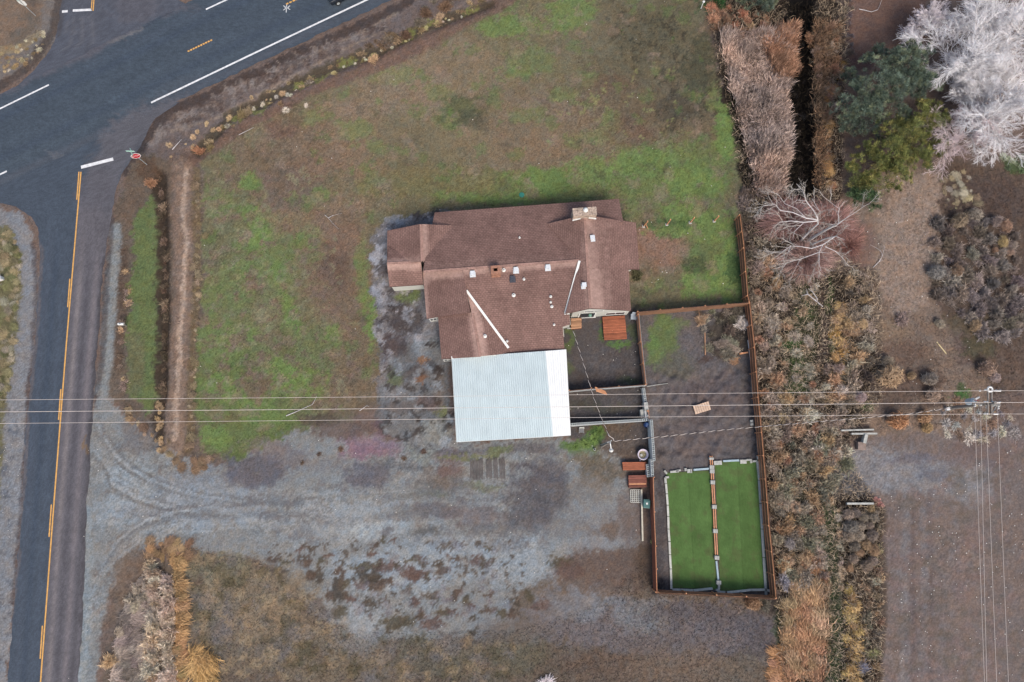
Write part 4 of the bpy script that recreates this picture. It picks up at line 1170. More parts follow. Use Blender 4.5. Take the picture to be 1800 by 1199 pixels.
fence('board_fence', [(1123.5, 552), (1128, 600), (1136.5, 676)], 'cedar fence with whitish boards dividing the small house yard from the gravel yard', -1, boards=M_GREYB, h=1.6)
fence('board_fence', [(1001, 687.5), (1040, 683.8), (1137, 677)], 'low whitewashed board fence with orange rails running from the carport across the small yard', 1, boards=M_GREYB, h=1.35)

# loose rails leaning over the low fence
t = thing('leaning_boards', P(1060, 686, 0), 'bundle of orange boards leaning over the low whitewashed fence', 'boards')
for k in range(4):
    a, b = P(1046 + k * .7, 681 + k * 2.0, 1.5), P(1064 + k * 1.0, 688.5 + k * 1.6, .45)
    MB().beam(a, b, .13, .03).build('board', M_CEDARL, t)

# concrete block: one mesh, two open cores
def block_mesh():
    vs, fs = [], []
    X = (-.195, -.158, -.042, .042, .158, .195)
    Y = (-.125, -.09, .09, .125)
    for z in (-.095, .095):
        for y in Y:
            for x in X:
                vs.append((x, y, z))
    idx = lambda i, j, k: k * 24 + j * 6 + i
    holes = {(1, 1), (3, 1)}
    for j in range(3):
        for i in range(5):
            if (i, j) in holes:
                q = [(i, j), (i + 1, j), (i + 1, j + 1), (i, j + 1)]
                for m in range(4):
                    a, b = q[m], q[(m + 1) % 4]
                    fs.append((idx(*b, 0), idx(*a, 0), idx(*a, 1), idx(*b, 1)))
            else:
                fs.append((idx(i, j, 1), idx(i + 1, j, 1), idx(i + 1, j + 1, 1), idx(i, j + 1, 1)))
    per = [(i, 0) for i in range(5)] + [(5, j) for j in range(3)] + [(i, 3) for i in range(5, 0, -1)] + [(0, j) for j in range(3, 0, -1)]
    for m in range(len(per)):
        a, b = per[m], per[(m + 1) % len(per)]
        fs.append((idx(*a, 0), idx(*b, 0), idx(*b, 1), idx(*a, 1)))
    me = bpy.data.meshes.new('block')
    me.from_pydata(vs, [], fs)
    me.materials.append(M_BLOCK)
    return me
BLOCK = block_mesh()
def block_wall(a, b, courses, label, name='block_wall'):
    h = courses * .20
    p, q = down(P(*a, h)), down(P(*b, h))
    th = thing(name, (p + q) / 2, label, 'block wall')
    L = (q - p).length
    n = max(1, round(L / .40))
    d = (q - p).normalized()
    r = math.atan2(d.y, d.x)
    for c in range(courses):
        sh = 0.0 if (courses - c) % 2 else .5
        m = n if sh == 0 else n - 1
        for k in range(m):
            x = p + d * ((k + .5 + sh) * L / n)
            inst(BLOCK, 'block', (x.x, x.y, .1 + c * .2 + rnd.uniform(-.002, .002)), (0, 0, r + rnd.uniform(-.012, .012)), parent=th)
        if sh:
            for e_ in (.13, n - .13):
                x = p + d * (e_ * L / n)
                inst(BLOCK, 'block', (x.x, x.y, .1 + c * .2), (0, 0, r), (.5, .99, 1), parent=th)
    return th
block_wall((1145.3, 738), (1150, 810), 9, 'tall pale concrete block wall with open cores beside the round tub')
block_wall((1146, 807), (1147.3, 838), 8, 'stub of block wall with open cores between the plank stacks and the gravel yard')
block_wall((1138.6, 816.5), (1140.2, 838), 5, 'low row of open blocks beside the ends of the plank stacks')
block_wall((1131.5, 682), (1135.5, 711), 5, 'short single row of open blocks below the corner of the low whitewashed fence')
block_wall((1003, 746.2), (1140, 737.7), 6, 'long block wall with open cores running from the carport to the tall wall')
t = thing('wall_cap', P(1135, 724, 0), 'grey concrete slabs stacked at the gap in the block walls', 'slabs')
MB().box(P(1134, 714.5, .6), (.42, .8, 1.2), .08).build('slab', M_CONC, t, bevel=.02)
MB().box(P(1128.5, 726.5, .35), (.45, .75, .7), .08).build('slab', M_CONC, t, bevel=.02)
MB().box(P(1133.6, 729.5, .5), (.2, .9, 1.0), .08).build('slab', M_GREYB, t, bevel=.02)
t = thing('loose_boards', P(1139, 722, 0), 'orange board and post standing at the gap in the block walls', 'boards')
MB().beam(P(1137.5, 717, .2), P(1138.5, 722.5, 1.4), .12, .1).build('post', M_CEDARL, t)
MB().beam(P(1140, 720, 1.0), P(1141, 736, 1.2), .05, .1).build('rail', M_CEDARL, t)
tag(MB().beam(P(1004, 749.5, .55), P(1060, 745, .5), .06, .45).build('leaning_sheet', M_GREYB), 'long pale sheet standing against the block wall near the carport', 'sheet')
tag(MB().tube([P(1137, 679.5, .3), P(1155, 676.5, .12), P(1174, 674, .05)], .035, 6).build('grey_pole', M_CONC), 'thin grey pole lying on gravel at the fence corner', 'pole')

# ------------------------------------------------------------------ turf strips and their edging
def turf_mat():
    m = mat('artificial_turf', S(86, 113, 65), 0.95, 0.14, 9.0, 0.5, spec=.05, var2=.16, scale2=1.6, stretch=(1.3, .12, 1), rough_n=.75)
    return m
M_TURF = mat('artificial_turf', None, 0.95, 0.14, 9.0, 0.5, tint='attr', spec=.05, var2=.08, scale2=1.2, stretch=(1.3, .3, 1), rough_n=.75)
def turf(px, label):
    n, m = 40, 110
    c = np.array([P(u, v, .03) for u, v in px])
    s_, t_ = [a.ravel() for a in np.meshgrid(np.linspace(0, 1, n + 1), np.linspace(0, 1, m + 1))]
    top = c[0] + (c[1] - c[0]) * s_[:, None]
    bot = c[3] + (c[2] - c[3]) * s_[:, None]
    v = top + (bot - top) * t_[:, None]
    v[:, 2] += nrng.uniform(0, .015, len(v)) + .02 * fbm(v[:, 0], v[:, 1], 1.5, 701, 2)
    k0 = (np.arange(m)[:, None] * (n + 1) + np.arange(n)[None]).ravel()
    f = np.stack([k0, k0 + n + 1, k0 + n + 2, k0 + 1], 1)
    tone = 1 + .10 * (vnoise(s_ * 9 + px[0][0], s_ * 0, 5) - .5) * 2          # pile brushed in strips
    tone *= 1 + .22 * (fbm(v[:, 0], v[:, 1], 1.6, 703, 4) - .5) + .14 * (nrng.random(len(v)) - .5)
    tone *= 1 + .16 * np.exp(-((s_ - .72) / .2) ** 2 - (t_ / .35) ** 2)      # trodden, paler end
    tone *= 1 - .16 * (np.abs(s_ - .5) < .014)                              # seam
    base = np.array(S(86, 113, 65))
    col = base[None] * tone[:, None]
    dirt = sst(.62, .9, fbm(v[:, 0], v[:, 1], .8, 707, 4) + .35 * sst(.08, 0, np.minimum(np.minimum(s_, 1 - s_), np.minimum(t_, 1 - t_) * 2.5)))[:, None] * .5
    col = col * (1 - dirt) + np.array(S(92, 96, 66)) * dirt
    o = bpy.data.objects.new('turf_strip', np_mesh('turf_strip', v, f, M_TURF, col, True))
    COL.objects.link(o)
    return tag(o, label, 'turf')
turf([(1171, 831), (1248, 827), (1262, 1036), (1182, 1033)], 'left strip of green artificial turf, with a kinked pale border along its outer side')
turf([(1256, 812), (1336, 808), (1349, 1034), (1266, 1039)], 'right strip of green artificial turf beside the long cedar fence')
M_EDGE = mat('whitish_timber', S(206, 206, 200), 0.85, 0.14, 4.0, .1, var2=.08, scale2=1)
M_BLUEB = mat('blue_grey_board', S(176, 196, 208), 0.8, 0.1, 4.0)
def edging(a, b, label, group=None, m=M_EDGE, w=.22, h=.16):
    o = MB().beam(P(*a, h / 2 + .03), P(*b, h / 2 + .03), w, h).build('edging_board', m, bevel=.012)
    tag(o, label, 'edging board', group)
L = [(1170.5, 850), (1172, 868), (1173.5, 888), (1174.5, 908), (1175, 930), (1176.5, 952), (1177.5, 975), (1179, 1000), (1180, 1036)]
for a, b in zip(L[:-1], L[1:]):
    edging((a[0], a[1] + .6), (b[0], b[1] - .6), 'pale board edging the outer side of the left turf strip', 'pale boards along the left side of the turf')
R_ = [(1334.5, 844), (1337, 885), (1339.5, 930), (1342.5, 980), (1346.5, 1046)]
for a, b in zip(R_[:-1], R_[1:]):
    edging((a[0], a[1] + .6), (b[0], b[1] - .6), 'grey board edging the right turf strip next to the cedar fence', 'grey boards along the right side of the turf', mat('grey_edging', S(160, 166, 168), .85, .15, 4), .26)
Bt = [(1182, 1036.5), (1197, 1037), (1219, 1038), (1253, 1034.5)]
for a, b in zip(Bt[:-1], Bt[1:]):
    edging(a, (b[0] - .6, b[1]), 'pale board at the bottom end of the left turf strip', 'pale boards at the bottom of the left turf')
Bt = [(1278, 1041.5), (1312, 1038), (1320, 1037), (1345, 1036.5), (1356, 1039)]
for a, b in zip(Bt[:-1], Bt[1:]):
    edging(a, (b[0] - .6, b[1]), 'pale board at the bottom end of the right turf strip', 'pale boards at the bottom of the right turf')
edging((1219, 826), (1246, 823.8), 'blue-grey board at the top end of the left turf strip', None, M_BLUEB, .2)
edging((1271, 810.6), (1299, 809.2), 'blue-grey board at the top end of the right turf strip', None, M_BLUEB, .2)
edging((1259, 986), (1262.5, 1019), 'thin blue-grey board between the two lowest block piers', None, M_BLUEB, .18)
def paver(u, v, du, dv, rotd, label, group=None, z=.0, h=.19):
    s = .0600
    p = P(u, v, z + h / 2 + .03)
    o = MB().box(p, (du * s, dv * s, h), R(rotd)).build('concrete_block', M_CONC, bevel=.014)
    tag(o, label, 'concrete block', group)
for q in [(1185.5, 829, 15, 3.6, 4), (1192, 827.2, 9, 3, 8), (1205, 825.5, 4, 5, 0)]:
    paver(*q, 'concrete block in the row on the top edge of the left turf strip', 'blocks on the top edge of the left turf')
for q in [(1211, 828, 6.6, 6.6, 3), (1214.5, 828, 3, 6.6, 3)]:
    paver(*q, 'square block in the close pair on the top edge of the left turf strip', 'paired blocks on the top edge of the left turf')
paver(1169.8, 830, 3.4, 7, 38, 'tilted block at the top left corner of the left turf strip')
for q in [(1172.5, 839, 6.6, 3.4, 3), (1169.6, 844.5, 4, 10, 2)]:
    paver(*q, 'block standing at the top of the left border of the turf', 'blocks at the top of the left turf border')
for q in [(1258, 813.8, 6.8, 7, 3), (1265, 813.5, 6.8, 7, 3)]:
    paver(*q, 'large block in the pair beside the top block pier of the divider', 'paired blocks beside the top pier')
for q in [(1303.5, 811.5, 5.5, 7, 3), (1309, 811.5, 5.5, 7, 3)]:
    paver(*q, 'block in the pair on the top edge of the right turf strip', 'paired blocks on the top edge of the right turf')
for q in [(1315, 808.5, 7, 3.4, 3), (1320, 810.5, 3.6, 7, 3)]:
    paver(*q, 'block of the corner-shaped couple on the top edge of the right turf strip', 'corner blocks on the top edge of the right turf')
edging((1323, 811), (1331, 810.5), 'short pale board at the top right corner of the right turf strip', None, M_EDGE, .2)
paver(1332.5, 804.5, 4, 6.5, 0, 'small lone block against the cedar fence above the right turf strip')
for k in range(4):
    paver(1333 + k * .9, 815 + k * 8.2, 6.8, 7.8, 3, 'grey block in the column beside the cedar fence at the right turf strip', 'column of blocks beside the cedar fence')
# divider: pairs of rails between block piers
PIER = [(1250, 806.3, 1), (1250.8, 821, 2), (1251.3, 828.2, 2), (1252.3, 847.5, 2), (1255.2, 890.5, 2), (1257, 933, 2), (1259.6, 979.8, 2), (1263, 1023.5, 2)]
for u, v, n in PIER:
    t = thing('block_pier', P(u, v, 0), 'pier of concrete blocks carrying the orange rails between the turf strips', 'block pier', 'block piers along the turf divider')
    for k in range(n):
        MB().box(P(u, v - 2.6 * (n - 1) / 2 + k * 3.4, .20), (.46, .20 if n > 1 else .24, .34), R(-3 + rnd.uniform(-2, 2))).build('block', M_CONC, t, bevel=.012)
for (u0, v0), (u1, v1) in [((1249.6, 801.5), (1250.6, 818)), ((1251.8, 832), (1252.2, 843)), ((1252.8, 852), (1254.8, 886)), ((1255.6, 895), (1256.8, 929)), ((1257.4, 937.5), (1259.2, 975))]:
    for dx in (-1.6, 1.8):
        o = MB().beam(P(u0 + dx, v0, .26), P(u1 + dx, v1, .26), .10, .10).build('divider_rail', M_CEDARL)
        tag(o, 'orange timber rail of the divider between the turf strips', 'rail', 'orange rails along the turf divider')
for q in [(1263.5, 1031, 3.6, 8, -3), (1261.5, 1037, 6.5, 3.6, 0), (1264.5, 1040.5, 7, 3.6, 0), (1271, 1041, 7, 3.6, 0)]:
    paver(*q, 'block in the broken row at the bottom end of the turf divider', 'blocks at the bottom of the turf divider')

# ------------------------------------------------------------------ decks and plank things
def shade_of(m):
    """boards from different stock: three tones of the same stain"""
    k = rnd.choice((.72, .9, 1.0, 1.25))
    nm = m.name + '_%d' % int(k * 100)
    if nm not in MATS:
        c = m.copy()
        c.name = nm
        for n in c.node_tree.nodes:
            if n.type == 'VECT_MATH':
                v = n.inputs[0].default_value
                n.inputs[0].default_value = (v[0] * k, v[1] * k, v[2] * k)
        MATS[nm] = c
    return MATS[nm]
def deck(name, px, label, cat, nb, m, z=.35, along=0):
    c = [P(u, v, z) for u, v in px]
    th = thing(name, down((c[0] + c[2]) / 2), label, cat)
    for k in range(nb):
        a = c[0].lerp(c[3], (k + .5) / nb)
        b = c[1].lerp(c[2], (k + .5) / nb)
        w = (c[3] - c[0]).length / nb - .032
        j = rnd.uniform(-.02, .02)
        d = (b - a).normalized()
        MB().beam(a + d * j + Vector((0, 0, rnd.uniform(-.004, .004))), b + d * j, w, .035).build('plank', shade_of(m), th)
    b = MB()
    dn = Vector((0, 0, -z * .5 - .02))
    for i in range(4):
        p, q = c[i].lerp((c[0] + c[2]) / 2, .04), c[(i + 1) % 4].lerp((c[0] + c[2]) / 2, .04)
        b.beam(p + dn, q + dn, .05, z * .9)
    b.build('frame', mat('deck_frame', S(120, 76, 60), .85, .2, 5), th)
    return th
deck('deck', [(1059, 557), (1098.5, 554.5), (1102, 596), (1062, 598)], 'square deck of red-brown planks against the south wall of the east wing', 'deck', 18, M_PLANK)
deck('porch_step', [(1003.5, 559.5), (1022, 558.5), (1022.3, 577), (1003.8, 578.5)], 'small landing of pale tan planks below the white back door', 'porch step', 8, M_PLANKT, .5)
b = MB()
b.beam(P(997, 577.5, .45), P(1004.5, 577.3, .45), .12, .06).beam(P(989, 575, .5), P(1000, 573.5, .5), .25, .5)
tag(b.build('porch_ledge', M_CONC), 'narrow ledge beside the tan porch landing at the house corner', 'ledge')
def plank_bench(px, label, m, nb):
    th = deck('plank_bench', px, label, 'planks', nb, m, .55)
    return th
plank_bench([(1094, 812.3), (1136.5, 812), (1136.6, 826), (1095, 827)], 'bright orange stack of long planks beside the round tub', M_PLANK, 4)
th = plank_bench([(1104.5, 835.5), (1136.5, 835), (1137, 856.5), (1105, 857.5)], 'darker red-brown stack of planks with one pale plank, above the white lattice', M_PLANKD, 6)
MB().beam(P(1106, 851, .60), P(1136, 850.5, .60), .14, .03).build('plank', M_CEDARL, th)
# white lattice panel and the rail behind it
th = thing('lattice_panel', P(1118, 872, 0), 'white square lattice panel lying on gravel beside the green bin', 'lattice')
c = [P(1108, 861.3, .12), P(1125.8, 861, .12), P(1126.4, 883, .12), P(1108.6, 883, .12)]
for k in range(6):
    a, b2 = c[0].lerp(c[1], k / 5), c[3].lerp(c[2], k / 5)
    MB().beam(a, b2, .07, .04).build('bar', M_EDGE, th)
for k in range(7):
    a, b2 = c[0].lerp(c[3], k / 6), c[1].lerp(c[2], k / 6)
    MB().beam(a + Vector((0, 0, .042)), b2 + Vector((0, 0, .042)), .07, .04).build('bar', M_EDGE, th)
tag(MB().beam(P(1127.4, 860.5, .25), P(1129.5, 951, .2), .16, .2).build('white_beam', mat('whitewashed_beam', S(214, 206, 190), .85, .15, 4)), 'long whitish beam on edge below the white lattice', 'beam')
# wheeled bin
M_BIN = mat('green_bin_plastic', S(66, 110, 108), 0.45, 0.08, 2.0, spec=.4)
th = thing('wheeled_bin', P(1134, 886, 0), 'green wheeled rubbish bin with closed lid against the plain cedar fence', 'bin')
bc = P(1133.5, 885, 0)
def bin_part(nm, z0, z1, s0, s1, m=M_BIN):
    b = MB()
    vs = []
    for z, s in ((z0, s0), (z1, s1)):
        for x, y in ((-1, -1), (1, -1), (1, 1), (-1, 1)):
            q = Matrix.Rotation(R(-6), 3, 'Z') @ Vector((x * s * .34, y * s * .40, 0))
            vs.append((bc.x + q.x, bc.y + q.y, z))
    b.add(vs, [(3, 2, 1, 0), (4, 5, 6, 7), (0, 1, 5, 4), (1, 2, 6, 5), (2, 3, 7, 6), (3, 0, 4, 7)])
    return b.build(nm, m, th, bevel=.03)
bin_part('body', .05, 1.0, .78, .98)
bin_part('lid', 1.0, 1.08, 1.06, .98)
MB().beam((bc.x - .3, bc.y + .46, 1.0), (bc.x + .3, bc.y + .46, 1.0), .05, .05).build('handle', M_BIN, th)
for sx in (-.27, .27):
    MB().tube([(bc.x + sx - .03, bc.y + .34, .13), (bc.x + sx + .03, bc.y + .34, .13)], .13, 12).build('wheel', mat('dark_rubber', S(40, 40, 42), .8, .1, 3), th)
MB().box((bc.x + .02, bc.y + .05, 1.09), (.18, .18, .01), .1).build('sticker', M_TRIM, th)
# round tub
M_TUB = mat('pinkish_white_rim', S(232, 220, 236), 0.5, 0.05, 2)
tc = P(1128.7, 799, 0)
th = thing('round_tub', tc, 'round pale pink tub with murky contents beside the tall block wall', 'tub')
MB().lathe(tc, [(.42, .02), (.53, .5), (.58, .56), (.57, .60), (.50, .60), (.46, .54), (.36, .30)], 28).build('rim', M_TUB, th, smooth=True)
MB().lathe(tc, [(.0, .34), (.44, .34)], 24).build('contents', mat('murky_water', S(160, 150, 118), .4, .35, 4.0, var2=.3, scale2=2), th)
MB().box((tc.x - .16, tc.y - .06, .40), (.26, .26, .14), .3).build('stone', M_CONC, th, bevel=.03)
MB().box((tc.x - .24, tc.y - .62, .1), (.14, .14, .2), .5).build('foot', M_TUB, th)
# barrel, cover, chair, grill
bc2 = P(1135.3, 746.5, 0)
th = thing('blue_barrel', bc2, 'dark blue plastic barrel in the corner of the block walls', 'barrel')
MB().lathe(bc2, [(.26, 0), (.30, .1), (.30, .28), (.32, .3), (.30, .33), (.30, .62), (.32, .64), (.30, .67), (.29, .82), (.26, .86), (.0, .86)], 18).build('drum', mat('blue_plastic', S(28, 62, 118), .4, .08, 2, spec=.4), th, smooth=True)
MB().lathe(bc2 + Vector((0, 0, .86)), [(.14, .0), (.13, .03), (.0, .03)], 12).build('lid', mat('light_blue_plastic', S(110, 140, 190), .5, .1, 2), th)
p = P(1128.4, 731, 0)
tag(MB().lathe(p, [(.2, 0), (.2, .35), (.24, .36), (.23, .44), (.12, .50), (.0, .51)], 18).build('white_bucket', M_TRIM, smooth=True), 'larger white lidded bucket by the grey slabs near the block wall', 'bucket')
p = P(1136.7, 731, 0)
tag(MB().lathe(p, [(.10, 0), (.11, .45), (.12, .46), (.0, .5)], 14).build('white_bucket', M_TRIM, smooth=True), 'smaller white canister on the right of the lidded bucket', 'bucket')
M_CHAIR = mat('pale_blue_grey_plastic', S(178, 188, 200), 0.5, 0.06, 2, spec=.35)
cc = P(1113, 558, 0)
th = thing('garden_chair', cc, 'pale grey plastic armchair in the corner by the whitish fence', 'chair')
Mc = Matrix.Translation(cc) @ Matrix.Rotation(R(-4), 4, 'Z')
def cb(nm, c, d, rx=0, m=M_CHAIR):
    MB().box(None, d, M=Mc @ Matrix.Translation(c) @ Matrix.Rotation(rx, 4, 'X')).build(nm, m, th, bevel=.02)
cb('seat', (0, -.05, .42), (.58, .55, .05))
cb('backrest', (0, .30, .68), (.50, .05, .56), R(-14))
for sx in (-.32, .32):
    cb('armrest', (sx, -.02, .64), (.09, .56, .05))
for sx in (-.27, .27):
    for sy in (-.30, .24):
        cb('leg', (sx, sy, .20), (.06, .06, .42))
M_GRILL = mat('grey_grill', S(120, 120, 122), 0.5, 0.1, 3, spec=.4)
gc = P(1021.5, 756, 0)
th = thing('camp_chair', gc, 'small dark folding chair under the long block wall near the carport', 'chair')
Mc = Matrix.Translation(gc)
cb('seat', (0, -.08, .40), (.46, .42, .04), 0, M_GRILL)
cb('backrest', (0, .22, .62), (.52, .04, .42), R(-18), M_CONC)
for sx in (-.24, .24):
    cb('side_frame', (sx, -.05, .34), (.04, .62, .05), R(24), M_CONC)
    cb('side_frame', (sx, -.05, .34), (.04, .62, .05), R(-24), M_CONC)
# pale board panel lying in the enclosure
th = thing('slatted_pallet', P(1234.5, 717, 0), 'pale wooden pallet lying askew in the middle of the gravel yard', 'pallet')
c = [P(1218, 714, .26), P(1245.5, 705.5, .26), P(1250, 720, .26), P(1222.5, 728.5, .26)]
for k in range(7):
    a, b2 = c[0].lerp(c[1], (k + .5) / 7), c[3].lerp(c[2], (k + .5) / 7)
    MB().beam(a, b2, .215, .022).build('slat', mat('pale_pallet_wood', S(220, 190, 168), .85, .2, 6, .1, var2=.12, scale2=2), th)
for k in range(3):
    a, b2 = c[0].lerp(c[3], .06 + k * .44), c[1].lerp(c[2], .06 + k * .44)
    MB().beam(a - Vector((0, 0, .06)), b2 - Vector((0, 0, .06)), .09, .09).build('bearer', M_PLANKT, th)
paver(1321, 740.5, 5, 4.5, 0, 'upper block of the loose pair at the cedar fence near the crossing wires')
paver(1321.5, 746, 5, 4.5, 0, 'lower block of the loose pair at the cedar fence near the crossing wires')
# ladder, timber edge and scrap in the shrub corner
th = thing('ladder', P(1318, 622, 0), 'narrow aluminium ladder lying along the foot of the cedar fence', 'ladder')
a0, a1, b0, b1 = P(1314.5, 598, .2), P(1319.5, 637, .2), P(1317.5, 598, .2), P(1322.3, 637, .2)
MB().beam(a0, a1, .05, .08).build('side_rail', M_VENT, th); MB().beam(b0, b1, .05, .08).build('side_rail', M_VENT, th)
for k in range(11):
    MB().beam(a0.lerp(a1, (k + .5) / 11), b0.lerp(b1, (k + .5) / 11), .05, .04).build('rung', M_VENT, th)
tag(MB().beam(P(1300, 622, .2), P(1315, 619.5, .2), .16, .14).build('timber', M_CEDARL), 'short orange timber lying between the shrubs and the ladder', 'timber')
tag(MB().beam(P(1239, 585, .1), P(1239.8, 624, .1), .10, .10).build('timber', M_PLANKT), 'long tan timber edging the shrub corner of the gravel yard', 'timber', )
tag(MB().beam(P(1228, 546, .1), P(1231, 556, .1), .12, .1).build('timber', M_PLANKT), 'short tan timber sticking out below the fence at the shrub corner', 'timber')
tag(MB().beam(P(1266, 628, .12), P(1282, 623.5, .12), .10, .08).build('timber', mat('old_grey_timber', S(130, 112, 98), .9, .3, 5)), 'old grey timber lying below the shrub corner of the gravel yard', 'timber')
# lone orange posts of an unfinished fence on the lawn
for i, (u0, v0, u1, v1) in enumerate([(1131, 398, 1135, 392), (1172, 395, 1176.7, 386), (1213, 391.5, 1217.5, 383.5), (1255, 389, 1260, 379.5)]):
    base = P(u0, v0, 0)
    p = P(u1, v1, 1.6)
    th = thing('fence_post', base, ['leaning orange fence post with a loose stay, nearest the house', 'orange fence post on the lawn, second from the house', 'orange fence post on the lawn, third from the house', 'orange fence post on the lawn, nearest the cedar fence'][i], 'post')
    MB().beam(base, Vector((base.x + (.15 if i == 0 else .04), base.y, 1.7)), .11, .11).build('post', M_CEDARL, th)
    MB().box((base.x, base.y, .04), (.3, .3, .08)).build('footing', M_CONC, th)
    if i == 0:
        MB().beam((base.x + .05, base.y, .9), (base.x + .45, base.y - .25, .05), .07, .05).build('stay', M_CEDARL, th)
# green lid on the lawn
p = P(917, 343, 0)
tag(MB().lathe(p, [(.30, 0), (.30, .08), (.27, .11), (.10, .125), (.0, .125)], 20).build('septic_lid', mat('teal_plastic', S(62, 140, 124), .5, .1, 3)), 'round teal access lid in the grass north of the house', 'lid')
# slatted mat sunk in the gravel south of the carport
th = thing('slatted_mat', P(858, 825, 0), 'weathered grey slatted mat sunk into gravel south of the carport', 'mat')
M_OLD = mat('weathered_grey_wood', S(104, 98, 98), .95, .35, 5.0, .3, stretch=(3, .4, 3), var2=.3, scale2=1.2)
q = [P(826, 806.5, .05), P(887, 803, .05), P(889, 842, .05), P(826, 845, .05)]
for k in range(24):
    if k in (9, 10, 15, 19):
        continue
    t0 = (k + .5) / 24
    a, b2 = q[0].lerp(q[1], t0), q[3].lerp(q[2], t0)
    MB().beam(a.lerp(b2, rnd.uniform(0, .10)), b2.lerp(a, rnd.uniform(0, .12)), .10, .04).build('slat', M_OLD, th)
#@@STREET

# ================================================================== ROADSIDE, POLES AND WIRES
M_STEEL = mat('galvanised_steel', S(176, 180, 182), .5, .1, 3, spec=.4)
M_POLE = mat('weathered_pole_wood', S(150, 142, 136), .9, .25, 4.0, .2, stretch=(3, 3, .4))
M_INS = mat('white_insulator', S(240, 240, 240), .3, .05, 2, spec=.5)
def text_mesh(s, size, M, material, name, parent):
    """lettering turned into mesh and laid on a plate"""
    cu = bpy.data.curves.new(name, 'FONT')
    cu.body = s
    cu.size = size
    cu.align_x = 'CENTER'
    cu.align_y = 'CENTER'
    cu.extrude = .003
    o = bpy.data.objects.new(name, cu)
    COL.objects.link(o)
    dg = bpy.context.evaluated_depsgraph_get()
    dg.update()
    me = bpy.data.meshes.new_from_object(o.evaluated_get(dg))
    bpy.data.objects.remove(o)
    off = ROOT[parent.name]
    me.transform(Matrix.Translation(-off) @ M)
    me.materials.clear()
    me.materials.append(material)
    r = bpy.data.objects.new(name, me)
    COL.objects.link(r)
    r.parent = parent
    return r
M_RED = mat('stop_sign_red', S(196, 28, 52), .45, .05, 2, spec=.4)
M_GREEN = mat('street_sign_green', S(186, 228, 216), .45, .06, 2, spec=.4)
def stop_sign(base, heading, label, front=True, blade=0.0, tilt=0.0):
    th = thing('stop_sign', base, label, 'stop sign')
    MB().beam(base, base + Vector((0, 0, 3.3)), .06, .06).build('post', M_STEEL, th)
    # M: plate frame, x along the plate, y up, z the facing direction
    fz = Vector((math.cos(heading), math.sin(heading), tilt)).normalized()
    fx = Vector((0, 0, 1)).cross(fz).normalized()
    fy = fz.cross(fx)
    M = Matrix((( fx.x, fy.x, fz.x, 0), (fx.y, fy.y, fz.y, 0), (fx.z, fy.z, fz.z, 0), (0, 0, 0, 1)))
    M.translation = base + Vector((0, 0, 2.35)) + fz * .05
    def octo(nm, r, z0, z1, m):
        b = MB()
        k = [(r * math.cos(R(22.5 + 45 * i)), r * math.sin(R(22.5 + 45 * i))) for i in range(8)]
        b.add([M @ Vector((x, y, z0)) for x, y in k] + [M @ Vector((x, y, z1)) for x, y in k], [tuple(range(7, -1, -1)), tuple(range(8, 16))] + [(i, (i + 1) % 8, 8 + (i + 1) % 8, 8 + i) for i in range(8)])
        return b.build(nm, m, th)
    octo('plate', .52, -.004, .004, M_INS)
    octo('face', .45, .005, .007, M_RED)
    text_mesh('STOP', .34, M @ Matrix.Translation((0, 0, .009)), M_INS, 'lettering', th)
    top = base + Vector((0, 0, 3.2))
    for dz, hd in ((.0, heading + blade), (.22, heading + blade + R(68))):
        d = Vector((math.cos(hd), math.sin(hd), 0))
        b = MB().beam(top + Vector((0, 0, dz)) - d * .45, top + Vector((0, 0, dz)) + d * .45, .03, .24)
        b.build('street_name_blade', M_GREEN, th)
    return th
stop_sign(P(258.5, 289.5, 0), R(-70), 'red stop sign with pale green street blades at the mouth of the west road', tilt=0.05, blade=R(0))
stop_sign(P(63, 28, 0), R(80), 'stop sign seen from its white back in the dirt at the top left corner', tilt=-.10, blade=R(40))
# roadside marker box and white cabinet
p = P(222.8, 573, 0)
th = thing('mailbox', p, 'small white mailbox on a post on the verge of the west road', 'mailbox')
MB().beam(p, p + Vector((0, 0, 1.0)), .1, .1).build('post', M_POLE, th)
b = MB()
for k in range(7):
    t = math.pi * k / 6
    pass
prof = [(-.13, 0), (-.13, .14)] + [(-.13 * math.cos(math.pi * k / 6), .14 + .13 * math.sin(math.pi * k / 6)) for k in range(1, 6)] + [(.13, .14), (.13, 0)]
vs = [p + Vector((x, y, 1.0 + z)) for x in (-.29, .29) for y, z in prof]
n = len(prof)
b.add(vs, [tuple(range(n - 1, -1, -1)), tuple(range(n, 2 * n))] + [(i, (i + 1) % n, n + (i + 1) % n, n + i) for i in range(n)])
b.build('box', M_INS, th)
MB().box(p + Vector((-.05, .0, 1.275)), (.18, .14, .02)).build('label_plate', mat('grey_plate', S(150, 160, 170), .5, .1, 2), th)
p = P(4, 491, 0)
th = thing('utility_pedestal', p, 'small white utility pedestal in the tall grass west of the road', 'pedestal')
MB().box(p + Vector((0, 0, .25)), (.5, .36, .5), .3).build('cabinet', M_INS, th, bevel=.03)
MB().box(p + Vector((0, 0, .53)), (.56, .42, .06), .3).build('lid', M_GREYB, th, bevel=.02)
# post with a hook of pipe in the far grass
p = P(1232, 15, 0)
th = thing('standpipe', p, 'thin pale standpipe with a round cap in the scrub at the top edge', 'standpipe')
MB().tube([p, p + Vector((0, 0, 1.2))], .05, 8).build('pipe', M_INS, th)
MB().lathe(p + Vector((0, 0, 1.2)), [(.02, .1), (.14, .06), (.14, 0), (.05, 0)], 12).build('cap', M_INS, th)

